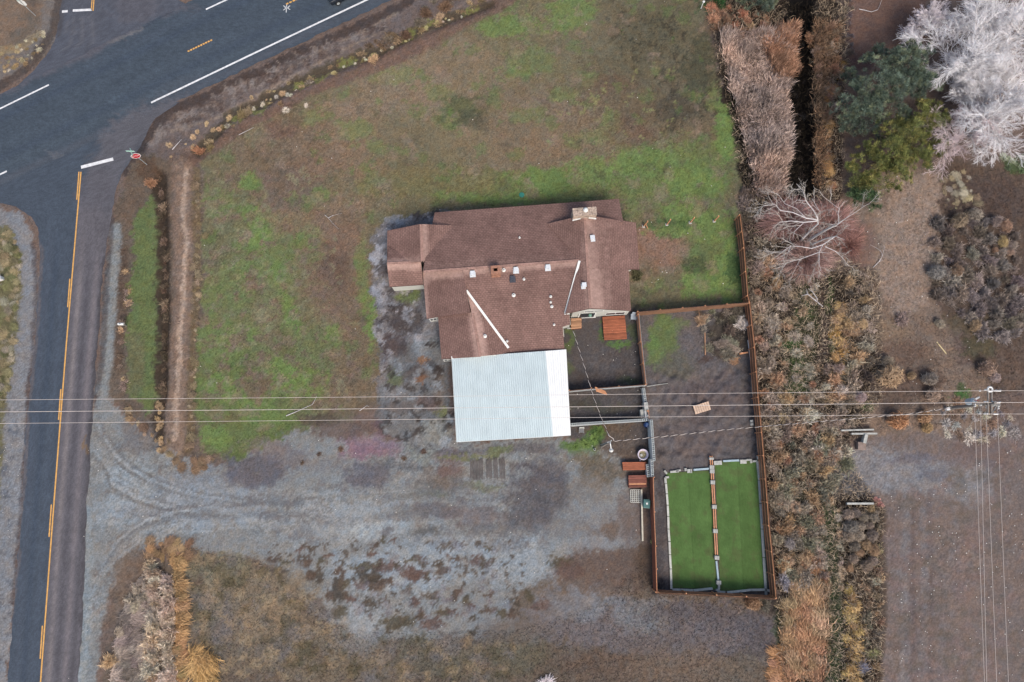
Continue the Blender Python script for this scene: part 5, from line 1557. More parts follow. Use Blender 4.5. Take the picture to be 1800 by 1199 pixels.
# dark car leaving over the top edge of the picture
cx = P(606, -9, 0)
ang = (P(600, 0, 0) - P(500, 47.6, 0))
ca = math.atan2(ang.y, ang.x)
Mc = Matrix.Translation((cx.x, cx.y, .06)) @ Matrix.Rotation(ca, 4, 'Z') @ Matrix.Translation((0.2, 0, 0))
th = thing('parked_car', (cx.x, cx.y, 0), 'dark car on the highway cut off by the top edge', 'car')
M_CARP = mat('dark_car_paint', S(34, 40, 50), .3, .05, 1, spec=.5)
def loft(sections, m, nm, parent):
    b = MB()
    k = len(sections[0])
    vs = [Mc @ Vector(v) for s in sections for v in s]
    fs = []
    for i in range(len(sections) - 1):
        for j in range(k):
            q = (j + 1) % k
            fs.append((i * k + j, i * k + q, (i + 1) * k + q, (i + 1) * k + j))
    fs.append(tuple(range(k - 1, -1, -1)))
    fs.append(tuple((len(sections) - 1) * k + j for j in range(k)))
    b.add(vs, fs)
    return b.build(nm, m, parent, smooth=False, bevel=.05)
def sec(x, w, z0, z1):
    return [(x, -w, z0), (x, w, z0), (x, w * 1.0, (z0 + z1) / 2 + .1), (x, w * .9, z1), (x, -w * .9, z1), (x, -w * 1.0, (z0 + z1) / 2 + .1)]
body = loft([sec(-2.25, .75, .4, .75), sec(-2.1, .88, .3, .9), sec(-1.2, .92, .25, .95), sec(.9, .92, .25, 1.0), sec(1.9, .9, .28, 1.02), sec(2.2, .8, .4, .9)], M_CARP, 'body', th)
loft([sec(-1.0, .80, .95, 1.0), sec(-.35, .72, .95, 1.40), sec(.9, .70, .95, 1.45), sec(1.75, .78, .95, 1.05)], M_GLASS, 'cabin_glass', th)
loft([sec(-.4, .66, 1.36, 1.44), sec(.9, .66, 1.40, 1.49)], M_CARP, 'roof', th)
for x in (-1.4, 1.35):
    for y in (-.86, .86):
        w = MB().tube([Mc @ Vector((x, y - .11, .32)), Mc @ Vector((x, y + .11, .32))], .33, 18).build('wheel', MATS['dark_rubber'], th)
        MB().tube([Mc @ Vector((x, y - .12, .32)), Mc @ Vector((x, y + .12, .32))], .19, 12).build('rim', M_STEEL, w)
for y in (-.6, .6):
    MB().box(None, (.06, .3, .14), M=Mc @ Matrix.Translation((-2.2, y, .68))).build('headlight', M_INS, th)

# ---- wires
M_WIRE = mat('bright_cable', S(226, 214, 208), .5, .05, 1)
M_WIRED = mat('dark_cable', S(60, 52, 50), .7, .05, 1)
ZW = 7.3
def wire(name, pts, r, label, cat, group=None, m=M_WIRE):
    fine = []
    for a, b in zip(pts[:-1], pts[1:]):
        for k in range(8):
            fine.append(a.lerp(b, k / 8))
    fine.append(pts[-1])
    return tag(MB().tube(fine, r, 5).build(name, m, smooth=True), label, cat, group)
for off, r, lb in [((-20.5, 0), .018, 'northernmost of the three power lines crossing the picture from side to side'), ((0, 0), .024, 'middle and thickest of the three power lines crossing the picture from side to side'), ((19.8, 0), .018, 'southernmost of the three power lines crossing the picture from side to side')]:
    o = off[0]
    k = 1 + (abs(o) > 0) * .0
    ys = {-20.5: [(-300, 705.5), (0, 703), (450, 699.5), (797, 696.5), (1003, 694), (1400, 690), (1738, 686.8), (2100, 686.8)],
          0: [(-300, 726.5), (0, 724), (450, 720.5), (797, 717), (1003, 715.2), (1400, 711), (1738, 707.4), (2100, 708)],
          19.8: [(-300, 747.5), (0, 744.5), (450, 740), (797, 736.5), (1003, 734), (1400, 731), (1738, 727.6), (2100, 728.5)]}[o]
    wire('power_line', [P(u, v, ZW) for u, v in ys], r, lb, 'power line')
for i, (ut, vt, ub) in enumerate([(1713, 711, 1730.5), (1723.5, 713, 1734.5), (1733, 713, 1752), (1753, 714, 1772.5)]):
    pts = [P(ut, vt, 6.9), P(ut + (ub - ut) * .27, 846, 6.85), P(ut + (ub - ut) * .62, 1020, 6.8), P(ub, 1199, 6.75), P(ub + 8, 1330, 6.75)]
    wire('branch_line', pts, .017, ['first of the four wires running south from the pole, counted from the fence side', 'second of the four wires running south from the pole, counted from the fence side', 'third of the four wires running south from the pole, counted from the fence side', 'outermost wire running south from the pole, farthest from the cedar fence'][i], 'power line')
def twisted(name, pts, label, pitch=.46):
    th = thing(name, down(pts[0].lerp(pts[-1], .5)), label, 'cable')
    samp = []
    for a, b in zip(pts[:-1], pts[1:]):
        n = max(4, int((b - a).length / .075))
        samp += [(a.lerp(b, k / n), (b - a).normalized()) for k in range(n)]
    acc, A, B = 0, [], []
    last = samp[0][0]
    for p, d in samp:
        acc += (p - last).length
        last = p
        s = d.cross(Vector((0, 0, 1))).normalized()
        u = s.cross(d)
        t = 2 * math.pi * acc / (2 * pitch)
        o = (s * math.cos(t) + u * math.sin(t)) * .024
        A.append(p + o); B.append(p - o)
    MB().tube(A, .026, 4).build('bare_wire', M_WIRE, th, smooth=True)
    MB().tube(B, .027, 4).build('insulated_wire', M_WIRED, th, smooth=True)
twisted('service_cable', [P(1672, 717, 6.4), P(1600, 727.5, 6.1), P(1500, 736, 5.9), P(1400, 744.5, 5.9), P(1280, 755, 6.0), P(1160, 768, 6.1), P(1079, 775.5, 6.3)], 'twisted service cable strung from the crossarm pole to the yard lamp pole')
twisted('service_cable', [P(1071, 766.5, 6.1), P(1057, 735, 5.3), P(1043, 697, 4.8), P(1025, 637, 4.2), P(1007, 580, 3.4)], 'twisted service cable strung from the yard lamp pole to the house')

# ---- crossarm pole
base = P(1662, 718.3, 0)
topz = 7.6
th = thing('utility_pole', base, 'weathered utility pole with crossarms, insulators and a grey transformer', 'utility pole')
MB().tube([base, base + Vector((0, 0, topz))], [.19, .14], 12).build('pole', M_POLE, th)
def at(u, v, z):
    return P(u, v, z)
for dx in (-3.2, 3.2):
    MB().beam(at(1740 + dx, 684.5, 7.05), at(1739.5 + dx, 730, 7.05), .12, .14).build('crossarm', M_POLE, th)
for dy in (0, 3.5):
    MB().beam(at(1709, 709 + dy * .6, 6.55 + dy * .02), at(1758, 711.5 + dy * .6, 6.55 + dy * .02), .10, .13).build('crossarm', M_POLE, th)
ins_mb = lambda p, r=.09: MB().lathe(p, [(.02, .22), (r * .6, .2), (r, .13), (r * .6, .1), (r, .05), (r * .5, 0), (.02, 0)], 10)
for (u, v, z) in [(1721.5, 687, 7.1), (1731, 685.6, 7.1), (1735, 685.5, 7.1), (1750, 686.5, 7.1), (1757, 686.8, 7.1), (1730, 706.5, 7.1), (1734, 706.5, 7.1), (1743, 706.3, 7.1), (1748, 707, 7.1), (1756, 707, 7.1), (1721, 727, 7.1), (1730, 727.3, 7.1), (1734, 727.3, 7.1), (1747, 727.8, 7.1), (1752, 727.8, 7.1), (1712.5, 711, 6.65), (1712.5, 714, 6.65), (1723, 712.5, 6.65), (1733, 713.5, 6.65), (1733, 716.5, 6.65), (1753.5, 714.8, 6.65), (1753.5, 718, 6.65)]:
    ins_mb(at(u, v, z - .12)).build('insulator', M_INS, th)
for (u0, v0, u1, v1) in [(1746, 686.8, 1759, 687.2), (1746, 707.6, 1758, 707.8), (1746, 727.9, 1754, 728)]:
    MB().tube([at(u0, v0, 7.2), at(u1, v1, 7.2)], .07, 8).build('strain_insulator', M_INS, th)
MB().lathe(at(1739.5, 684.5, 7.1), [(.30, 0), (.30, .1), (.22, .16), (.14, .12), (.13, .02)], 14).build('arrester_ring', M_INS, th)
tr = at(1709, 705.5, 5.6)
t = MB().lathe(tr, [(.0, -.7), (.30, -.68), (.32, -.6), (.32, .2), (.30, .26), (.0, .30)], 18).build('transformer', mat('pale_blue_grey_steel', S(196, 212, 226), .45, .06, 2, spec=.4), th)
for dx in (-.12, .12):
    ins_mb(tr + Vector((dx, .1, .28)), .07).build('bushing', M_INS, t)
MB().beam(tr + Vector((.3, 0, -.1)), Vector((base.x, base.y, 5.5)), .1, .25).build('bracket', M_STEEL, th)
MB().beam(at(1714, 702, 6.4), at(1721, 698, 6.4), .14, .2).build('cutout', M_INS, th)
MB().beam(at(1716.5, 706, 6.4), at(1716.5, 713.5, 6.3), .16, .14).build('cutout', mat('cream_porcelain', S(232, 212, 170), .4, .05, 2), th)
MB().beam(at(1713, 704, 6.3), at(1722, 703.5, 6.4), .05, .05).build('lead', mat('red_lead', S(150, 60, 66), .5, .1, 2), th)
for s in ((1742, 712, 1758, 712), (1741, 716, 1752, 712.5), (1743, 728, 1752, 713)):
    MB().tube([at(s[0], s[1], 6.8), at(s[2], s[3], 6.6)], .035, 5).build('brace', M_STEEL, th)
MB().box(at(1665.5, 719, 2.2), (.34, .3, .3), .2).build('meter_box', M_INS, th)

# ---- yard lamp pole
base = P(1057.5, 785, 0)
th = thing('yard_lamp_pole', base, 'slim yard pole with a white lamp on an arm by the tall block wall', 'lamp post')
tp = P(1072.5, 777, 6.4)
MB().tube([base, tp], [.12, .09], 8).build('pole', M_POLE, th)
MB().tube([P(1056, 782, .1), P(1072, 776, 5.8)], .05, 6).build('conduit', M_STEEL, th)
MB().tube([tp, P(1072.8, 780, 6.5), P(1074, 787.5, 6.2), P(1074.3, 790, 6.1)], .05, 8).build('arm', M_INS, th)
lp = P(1074.4, 791.5, 5.9)
l_ = MB().lathe(lp, [(.03, .32), (.07, .3), (.09, .16), (.17, .06), (.21, 0), (.20, -.02)], 18).build('lamp_head', M_INS, th, smooth=True)
MB().lathe(lp, [(.0, .33), (.07, .31)], 12).build('photocell', M_STEEL, l_)
b = MB()
b.tube([P(1079.5, 775.5, 6.3), P(1078, 771, 6.3), P(1071, 766.5, 6.2), P(1069, 764, 6.1)], .035, 5)
b.build('drip_loop', M_WIRE, th)
MB().box(P(1071.5, 776.2, 6.3), (.5, .08, .08), .4).build('bracket', M_STEEL, th)
tag(MB().lathe(P(1045, 790, 0), [(.12, 0), (.12, .25), (.10, .26), (.09, .05)], 12).build('pipe_stub', M_INS), 'short white pipe stub open at the top, left of the yard lamp pole', 'pipe')

# ---- concrete headwalls of the ditch
M_HEAD = M_CONC
th = thing('headwall', P(1518, 770, 0), 'concrete ditch headwall with a post and two long bars in the scrub', 'headwall')
MB().beam(P(1478, 756.8, .5), P(1535, 755.2, .5), .16, .3).build('bar', M_CONC, th)
MB().beam(P(1496, 762.6, .5), P(1541, 762.2, .5), .18, .3).build('bar', M_CONC, th)
MB().beam(P(1521, 764, .5), P(1517.5, 779, .5), .32, .6).build('side_wall', M_CONC, th)
MB().box(P(1513, 784, .3), (.85, .8, .6), -.1).build('stilling_box', mat('old_brown_concrete', S(150, 132, 124), .95, .25, 4, .3), th, bevel=.03)
tag(MB().beam(P(1488, 885.2, .4), P(1535, 885, .4), .20, .3).build('concrete_beam', M_CONC), 'long pale concrete beam across the ditch above the round tumbleweeds', 'beam')
tag(MB().beam(P(1646.5, 601, .05), P(1664, 622.5, .05), .10, .05).build('loose_batten', mat('straw_batten', S(226, 206, 160), .8, .1, 4)), 'single straw-coloured batten lying on bare soil among tumbleweeds', 'batten')
#@@PLANTS

# ================================================================== PLANTS
def plant_mat(name, rough=.9, by_object=True):
    m = bpy.data.materials.new(name)
    m.use_nodes = True
    nt = m.node_tree
    b = nt.nodes['Principled BSDF']
    b.inputs['Roughness'].default_value = rough
    b.inputs['Specular IOR Level'].default_value = .08
    a = nt.nodes.new('ShaderNodeVertexColor')
    a.layer_name = 'Col'
    src = a.outputs[0]
    if by_object:
        oi = nt.nodes.new('ShaderNodeObjectInfo')
        v = nt.nodes.new('ShaderNodeVectorMath')
        v.operation = 'MULTIPLY'
        nt.links.new(a.outputs[0], v.inputs[0])
        nt.links.new(oi.outputs['Color'], v.inputs[1])
        src = v.outputs[0]
    nt.links.new(src, b.inputs['Base Color'])
    return m
M_TWIG = plant_mat('dry_twigs')
M_BLADE = plant_mat('blades', by_object=False)
def blades(p0, p1, p2, w, rng):
    """thin tapering two-piece blades through p0, p1, p2 (N,3) of half-width w (N,)"""
    n = len(p0)
    d = p2 - p0
    s = np.cross(d, rng.normal(size=(n, 3)))
    s /= np.linalg.norm(s, axis=1)[:, None] + 1e-9
    w = w[:, None]
    v = np.stack([p0 - s * w, p0 + s * w, p1 - s * w * .9, p1 + s * w * .9, p2 - s * w * .45, p2 + s * w * .45], 1).reshape(-1, 3)
    k = (np.arange(n) * 6)[:, None]
    f = np.concatenate([k + np.array([0, 1, 3, 2]), k + np.array([2, 3, 5, 4])], 0)
    return v, f
def unit(n, rng, up=(0.05, 1.0)):
    z = rng.uniform(up[0], up[1], n)
    t = rng.uniform(0, 2 * np.pi, n)
    r = np.sqrt(np.maximum(0, 1 - z * z))
    return np.stack([r * np.cos(t), r * np.sin(t), z], 1)
def lump(dirs, seed, amp=.35):
    """uneven outline: reach per direction"""
    q = np.random.default_rng(seed)
    k = q.normal(size=(5, 3))
    s = sum(np.sin(dirs @ k[i] * 2.3 + q.uniform(0, 6)) for i in range(5)) / 3
    return 1 + amp * s
def bush_mesh(name, n, seed, kind):
    rng = np.random.default_rng(seed)
    if kind == 'sage':
        d = unit(n, rng, (.02, 1))
        reach = lump(d, seed, .45) * rng.uniform(.5, 1.0, n) * np.where(rng.random(n) < .12, 1.35, 1.0)
        tip = d * reach[:, None] * np.array([1, 1, .85])
        p0 = tip * rng.uniform(.05, .6, n)[:, None]
        mid = (p0 + tip) / 2 + rng.normal(size=(n, 3)) * .05
        v, f = blades(p0, mid, tip, rng.uniform(.018, .034, n), rng)
        m = n * 2
        j = rng.integers(0, n, m)
        q0 = tip[j] * rng.uniform(.72, 1.0, m)[:, None]
        q2 = q0 + (d[j] + rng.normal(size=(m, 3)) * .8) * rng.uniform(.08, .26, m)[:, None]
        v2, f2 = blades(q0, (q0 + q2) / 2, q2, rng.uniform(.016, .030, m), rng)
        V, F = np.concatenate([v, v2]), np.concatenate([f, f2 + len(v)])
        br = np.concatenate([np.repeat(rng.uniform(.5, 1.15, n), 6), np.repeat(rng.uniform(.6, 1.5, m), 6)])
    elif kind == 'ball':
        d = unit(n, rng, (-.5, 1))
        d2 = d + rng.normal(size=(n, 3)) * .5
        d2 /= np.linalg.norm(d2, axis=1)[:, None]
        c = np.array([0, 0, .62])
        rr = (lump(d, seed, .28) * np.where(rng.random(n) < .2, rng.uniform(1, 1.3, n), 1))[:, None]
        a = c + d * .75 * rng.uniform(.7, 1, n)[:, None] * rr
        b = c + d2 * .92 * rng.uniform(.9, 1.06, n)[:, None] * rr
        V, F = blades(a, (a + b) / 2 * 1.02, b, rng.uniform(.014, .03, n), rng)
        V[:, 2] = np.maximum(V[:, 2], 0.0)
        br = np.repeat(rng.uniform(.6, 1.3, n), 6)
    elif kind == 'grass':
        t = rng.uniform(0, 2 * np.pi, n)
        out = rng.uniform(.15, 1.0, n) ** .8
        lean = np.stack([np.cos(t) * out, np.sin(t) * out, np.zeros(n)], 1)
        p0 = lean * .25 + rng.normal(size=(n, 3)) * np.array([.08, .08, 0])
        p1 = lean * .6 + np.array([0, 0, 1]) * rng.uniform(.45, .75, n)[:, None]
        p2 = lean * 1.05 + np.array([0, 0, 1]) * (rng.uniform(.35, .95, n) * (1.15 - .5 * out))[:, None] + rng.normal(size=(n, 3)) * .07
        V, F = blades(p0, p1, p2, rng.uniform(.012, .026, n), rng)
        br = np.repeat(rng.uniform(.6, 1.35, n), 6)
    elif kind == 'flop':        # long stalks combed over to one side
        x0 = rng.normal(size=n) * .25
        y0 = rng.normal(size=n) * .30
        p0 = np.stack([x0, y0, np.zeros(n)], 1)
        L = rng.uniform(.5, 1.15, n)
        yaw = rng.normal(size=n) * .45
        dr = np.stack([np.cos(yaw), np.sin(yaw), np.zeros(n)], 1)
        p1 = p0 + dr * (L * .35)[:, None] + np.array([0, 0, 1]) * (L * rng.uniform(.35, .6, n))[:, None]
        p2 = p0 + dr * (L * .95)[:, None] + np.array([0, 0, 1]) * (L * rng.uniform(.15, .5, n))[:, None]
        V, F = blades(p0, p1, p2, rng.uniform(.012, .028, n), rng)
        br = np.repeat(rng.uniform(.6, 1.35, n), 6)
    c = np.ones((len(V), 3)) * br[:, None]
    return np_mesh(name, V, F, M_TWIG, c)
BM = {'sage': [bush_mesh('shrub', 620, 100 + i, 'sage') for i in range(6)],
      'ball': [bush_mesh('tumbleweed', 900, 200 + i, 'ball') for i in range(4)],
      'grass': [bush_mesh('grass_clump', 420, 300 + i, 'grass') for i in range(5)],
      'flop': [bush_mesh('stalk_clump', 420, 400 + i, 'flop') for i in range(4)]}
NAMES = {'sage': ('shrub', 'shrub'), 'ball': ('tumbleweed', 'tumbleweed'), 'grass': ('grass_clump', 'grass clump'), 'flop': ('stalk_clump', 'stalk clump')}
def jit(c, a=.14, gain=1.0):
    k = gain * (1 + rnd.uniform(-a, a))
    c = S(*c)
    y = c[0] * .35 + c[1] * .55 + c[2] * .1
    w = .16 if c[0] > c[2] * 2.2 else .34
    return tuple((x * (1 - w) + y * w) * k * (1 + rnd.uniform(-.05, .05)) for x in c)
ORDERS = []
def plant(kind, u, v, rpx, col, label, group, hscale=1.0, yaw=None, stretch=1.0):
    ORDERS.append((rpx * (1.6 if group is None or 'double hedge' in group else 1), kind, u, v, rpx, col, label, group, hscale, yaw, stretch))
LOW = [bush_mesh('small_shrubs', 160, 500 + i, 'sage') for i in range(5)]
LOWF = [bush_mesh('small_shrubs', 130, 540 + i, 'flop') for i in range(3)]
LOWG = [bush_mesh('small_shrubs', 130, 520 + i, 'grass') for i in range(3)]
def plant_all():
    """the 300 largest shrubs are objects of their own; the rest are one mass of small shrubs"""
    small = set()
    for kd in ('sage', 'grass', 'flop'):
        small |= set(map(id, sorted((o for o in ORDERS if o[1] == kd), key=lambda o: -o[0])[292:]))
    span = {}
    for od in ORDERS:
        if od[7] and id(od) not in small:
            span.setdefault(od[7], []).append(od)
    def which(od):
        """what sets this one apart within its group: its size and the stretch of the group it stands in"""
        g = span.get(od[7])
        if not g or len(g) < 4:
            return od[6]
        us, vs, rs = [o[2] for o in g], [o[3] for o in g], sorted(o[4] for o in g)
        tall = max(vs) - min(vs) > max(us) - min(us)
        t = (od[3] - min(vs)) / (max(vs) - min(vs) + 1e-6) if tall else (od[2] - min(us)) / (max(us) - min(us) + 1e-6)
        part = (('upper', 'middle', 'lower') if tall else ('left', 'middle', 'right'))[min(2, int(t * 3))]
        n = len(rs)
        size = 'large ' if od[4] >= rs[int(n * .7)] else ('small ' if od[4] < rs[int(n * .3)] else '')
        if size and od[6].split()[0] in ('small', 'large', 'low'):
            size = ''
        lb = size + od[6] + ', ' + part + ' stretch'
        return lb if len(lb.split()) <= 16 else od[6] + ', ' + part + ' stretch' if len(od[6].split()) <= 14 else od[6]
    V, F, C, k = [], [], [], 0
    for od in ORDERS:
        _, kind, u, v, rpx, col, label, group, hscale, yaw, stretch = od
        r = rpx * .061
        p = P(u, v, r * .6 * hscale)          # the middle of the crown
        g = gcolor_at(np.array([p.x]), np.array([p.y]))[1][0]
        rot = (rnd.uniform(-.1, .1), rnd.uniform(-.1, .1), rnd.uniform(0, 6.28) if yaw is None else R(yaw) + rnd.uniform(-.35, .35))
        q = .82 if kind == 'ball' else .68
        sc = (r * rnd.uniform(q, 1.9 - q) * stretch, r * rnd.uniform(q, 1.9 - q), r * hscale * rnd.uniform(.85, 1.15))
        c = jit(col, .18, {'sage': 1.72, 'ball': 1.3, 'grass': 1.4, 'flop': 1.45}[kind])
        if id(od) in small:
            me = rnd.choice({'sage': LOW, 'grass': LOWG, 'flop': LOWF}[kind])
            n = len(me.vertices)
            a = np.zeros(n * 3, np.float32)
            me.vertices.foreach_get('co', a)
            M = np.array(Matrix.Translation((p.x, p.y, g - .03)) @ Euler(rot).to_matrix().to_4x4() @ Matrix.Diagonal((*sc, 1)))
            V.append(a.reshape(-1, 3) @ M[:3, :3].T + M[:3, 3])
            f = np.zeros(len(me.loops), np.int32)
            me.loops.foreach_get('vertex_index', f)
            F.append(f.reshape(-1, 4) + k)
            b = np.zeros(n * 4, np.float32)
            me.color_attributes['Col'].data.foreach_get('color', b)
            C.append(b.reshape(-1, 4)[:, :3] * np.array(c))
            k += n
            continue
        nm, cat = NAMES[kind]
        tag(inst(rnd.choice(BM[kind]), nm, (p.x, p.y, g - .03), rot, sc, c), which(od), cat, group)
    o = bpy.data.objects.new('small_shrubs', np_mesh('small_shrubs', np.concatenate(V), np.concatenate(F), M_BLADE, np.concatenate(C)))
    COL.objects.link(o)
    tag(o, kind='stuff')
def zone(kind, pts, spacing, r0, r1, cols, label, group, hscale=1.0, yaw=None, mx=400, seed=1, stretch=1.0):
    q = random.Random(seed)
    us, vs = [p[0] for p in pts], [p[1] for p in pts]
    got, tries = [], 0
    while tries < 6000 and len(got) < mx:
        tries += 1
        u, v = q.uniform(min(us), max(us)), q.uniform(min(vs), max(vs))
        if not inside(np.array([u]), np.array([v]), pts)[0]:
            continue
        if any((u - a) ** 2 + (v - b) ** 2 < spacing * spacing for a, b in got):
            continue
        got.append((u, v))
        plant(kind, u, v, q.uniform(r0, r1), q.choice(cols), label, group, hscale, yaw, stretch)
def rowof(kind, line, spacing, r0, r1, cols, label, group, wob=3, hscale=1.0, yaw=None, seed=1, stretch=1.0):
    """ragged row: bunches and gaps, a few big ones among many small"""
    q = random.Random(seed)
    sp = spacing * (1.0 if kind == 'sage' else .72)
    for (a, b), (c, d) in zip(line[:-1], line[1:]):
        n = max(1, int(math.hypot(c - a, d - b) / sp))
        gap = 0
        for k in range(n):
            if kind != 'sage' and q.random() < .22:
                continue
            t = (k + q.uniform(-.4, 1.4)) / n
            r = r0 * .75 + (r1 * 1.12 - r0 * .75) * q.random() ** 1.7
            w = wob * q.choice((.6, 1, 1.8))
            plant(kind, a + (c - a) * t + q.uniform(-w, w), b + (d - b) * t + q.uniform(-w, w), r, q.choice(cols), label, group, hscale, yaw, stretch)
GREY, GREY2, TANB, ORNG, GOLD, DARK, PINK, PALE, OLV = (176, 153, 128), (162, 143, 122), (188, 155, 118), (180, 134, 102), (204, 164, 104), (118, 102, 88), (178, 150, 130), (208, 192, 166), (140, 134, 106)
# --- belt beside the cedar fence
zone('sage', [(1325, 440), (1400, 480), (1370, 560), (1368, 690), (1420, 700), (1440, 760), (1352, 770), (1340, 660), (1328, 560)], 17, 9, 15, [GREY, GREY2, TANB, GREY, PINK], 'dry grey-brown shrub in the dense belt along the middle of the cedar fence', 'shrubs along the middle of the cedar fence', 1.0, seed=2)
zone('sage', [(1355, 780), (1470, 770), (1500, 800), (1470, 850), (1440, 880), (1450, 1010), (1375, 1030), (1364, 930)], 17, 9, 15, [GREY, TANB, GREY2, OLV, TANB], 'dry tan shrub in the belt beside the turf end of the cedar fence', 'shrubs beside the turf end of the cedar fence', 1.0, seed=3)
zone('sage', [(1405, 470), (1440, 465), (1445, 520), (1400, 560), (1425, 620), (1436, 690), (1410, 660), (1378, 690), (1372, 600), (1392, 540)], 20, 7, 11, [GREY, PALE, TANB, OLV], 'pale shrub scattered over the green clearing in the belt', 'shrubs over the green clearing', .8, seed=44)
zone('grass', [(1325, 470), (1420, 470), (1440, 800), (1350, 790), (1335, 600)], 26, 8, 13, [(196, 166, 132), PALE, ORNG], 'tan bunchgrass among the shrubs beside the middle of the cedar fence', 'bunchgrass along the cedar fence', .9, seed=45)
zone('sage', [(1490, 470), (1535, 480), (1530, 640), (1520, 720), (1480, 760), (1470, 650), (1488, 560)], 17, 9, 15, [GREY2, GREY, TANB, DARK], 'grey shrub on the far bank of the ditch, right of the golden grass strip', 'shrubs on the far bank of the ditch', 1.0, seed=4)
zone('sage', [(1425, 640), (1478, 640), (1490, 800), (1440, 800), (1420, 720)], 18, 9, 14, [GREY, PALE, TANB, PINK], 'pale shrub in the ditch bottom under the power lines', 'shrubs in the ditch under the power lines', 1.0, seed=5)
zone('sage', [(1305, 330), (1365, 330), (1360, 430), (1330, 470), (1318, 460)], 15, 8, 12, [DARK, GREY2, DARK], 'dark shrub at the corner of the cedar fence beside the red-twigged tree', 'dark shrubs at the fence corner', 1.0, seed=6)
zone('sage', [(1425, 60), (1470, 40), (1480, 130), (1470, 200), (1450, 210), (1438, 120)], 13, 8, 12, [(150, 120, 100), DARK, ORNG, PINK], 'brown shrub on the narrow ridge between the dark ditch and the spruce trees', 'brown shrubs on the ridge', 1.2, seed=7)
zone('sage', [(1240, 5), (1320, 20), (1400, 40), (1410, 110), (1340, 80), (1262, 60)], 14, 8, 13, [(164, 112, 84), ORNG, (150, 114, 92), TANB], 'rusty orange shrub at the top edge below the green juniper', 'rusty shrubs at the top edge', 1.0, seed=8)
zone('sage', [(1392, 110), (1420, 60), (1424, 330), (1398, 330)], 24, 6, 9, [(66, 58, 54), (80, 66, 56), (58, 54, 54)], 'dark shrub rooted in the shaded ditch', 'dark shrubs in the shaded ditch', .8, seed=9)
zone('sage', [(1480, -20), (1500, -20), (1498, 110), (1484, 120)], 12, 6, 9, [(104, 92, 96), DARK], 'dusky shrub along the ditch edge at the top of the dirt patch', 'dusky shrubs by the dirt patch', 1.0, seed=10)
rowof('flop', [(1457, 150), (1458, 230), (1462, 330)], 6, 7, 11, [(196, 144, 80), GOLD, ORNG], 'orange grass clump on the narrow ridge left of the spruce trees', 'orange grass on the ridge', 3, 1.1, seed=11)
rowof('flop', [(1490, 100), (1480, 130), (1474, 165)], 8, 6, 10, [(196, 150, 62), (180, 140, 60)], 'yellow grass clump at the left foot of the blue-green spruce', 'yellow grass by the spruce', 3, 1.1, seed=12)
rowof('flop', [(1477, 530), (1480, 600), (1475, 660)], 5, 8, 13, [GOLD, (206, 156, 80), TANB], 'golden grass clump in the strip beside the bare path', 'golden grass beside the path', 5, 1.0, seed=13)
rowof('flop', [(1496, 1035), (1500, 1090), (1502, 1140), (1496, 1200)], 5.5, 8, 12, [(222, 184, 104), GOLD, (226, 190, 120)], 'straw-yellow grass clump in the band along the gravel lot', 'straw-yellow grass band by the gravel lot', 6, 1.0, seed=14)
rowof('grass', [(1476, 900), (1478, 960), (1480, 1035)], 8, 5, 8, [(216, 188, 150), PALE], 'thin cream grass clump on the green ditch edge', 'cream grass on the ditch edge', 3, 1.0, seed=15)
zone('flop', [(1395, 1040), (1440, 1040), (1450, 1120), (1440, 1199), (1395, 1199), (1385, 1120)], 12, 13, 20, [(196, 150, 108), (182, 136, 100), TANB], 'tall orange grass clump south of the fenced turf', 'tall orange grass south of the turf', 1.0, 80, seed=16)
zone('flop', [(1410, 985), (1450, 1000), (1455, 1060), (1400, 1045)], 15, 12, 16, [(178, 128, 92), TANB], 'russet stalk clump at the corner of the fenced turf', 'russet stalks at the turf corner', .9, 70, seed=17)
zone('flop', [(1360, 1150), (1395, 1140), (1400, 1215), (1370, 1215)], 14, 12, 16, [(188, 136, 92), ORNG], 'bright orange stalk clump at the bottom edge beside the gravel', 'bright orange stalks at the bottom edge', .8, 160, seed=18)
zone('sage', [(1520, 1000), (1548, 1000), (1545, 1199), (1510, 1199), (1525, 1100)], 14, 7, 11, [(140, 110, 88), OLV, DARK, TANB], 'brown shrub on the edge of the gravel lot right of the straw-yellow band', 'brown shrubs on the gravel lot edge', .8, seed=19)
zone('grass', [(1364, 780), (1470, 780), (1450, 1000), (1375, 1030)], 28, 8, 13, [(198, 164, 126), PALE, ORNG], 'tan bunchgrass among the shrubs beside the turf end of the cedar fence', 'bunchgrass beside the turf end of the fence', .9, seed=46)
zone('ball', [(1488, 892), (1535, 892), (1540, 1000), (1492, 1000)], 15, 7.5, 11, [GREY, TANB, GREY2, (150, 132, 120)], 'round tumbleweed in the heap below the concrete beam', 'tumbleweeds heaped below the concrete beam', 1.0, seed=20)
zone('sage', [(1525, 890), (1545, 895), (1545, 1000), (1535, 1000)], 13, 6, 9, [OLV, PALE, (178, 168, 110)], 'olive shrub between the heaped tumbleweeds and the gravel lot', 'olive shrubs by the gravel lot', .8, seed=21)
plant('grass', 1541, 1022, 11, (226, 214, 168), 'cream starry grass clump at the edge of the gravel lot', None, .7)
plant('sage', 1545, 884, 9, (186, 130, 120), 'reddish shrub at the right end of the concrete beam', None, .7)
plant('sage', 1379, 996, 13, PALE, 'whitish shrub against the outside of the fence, second from its lower corner', None, 1.0)
plant('sage', 1380, 1025, 12, (176, 170, 176), 'bluish grey shrub outside the lower corner of the fence', None, 1.0)
plant('ball', 1387, 955, 10, (168, 152, 148), 'grey round tumbleweed in a dark hollow beside the fence', None, 1.0)
plant('sage', 1518, 1172, 11, (150, 146, 168), 'bluish spiky shrub at the foot of the straw-yellow band', None, 1.0)
plant('sage', 1537, 1150, 11, (176, 176, 120), 'yellow-green spiky shrub right of the straw-yellow band', None, .8)
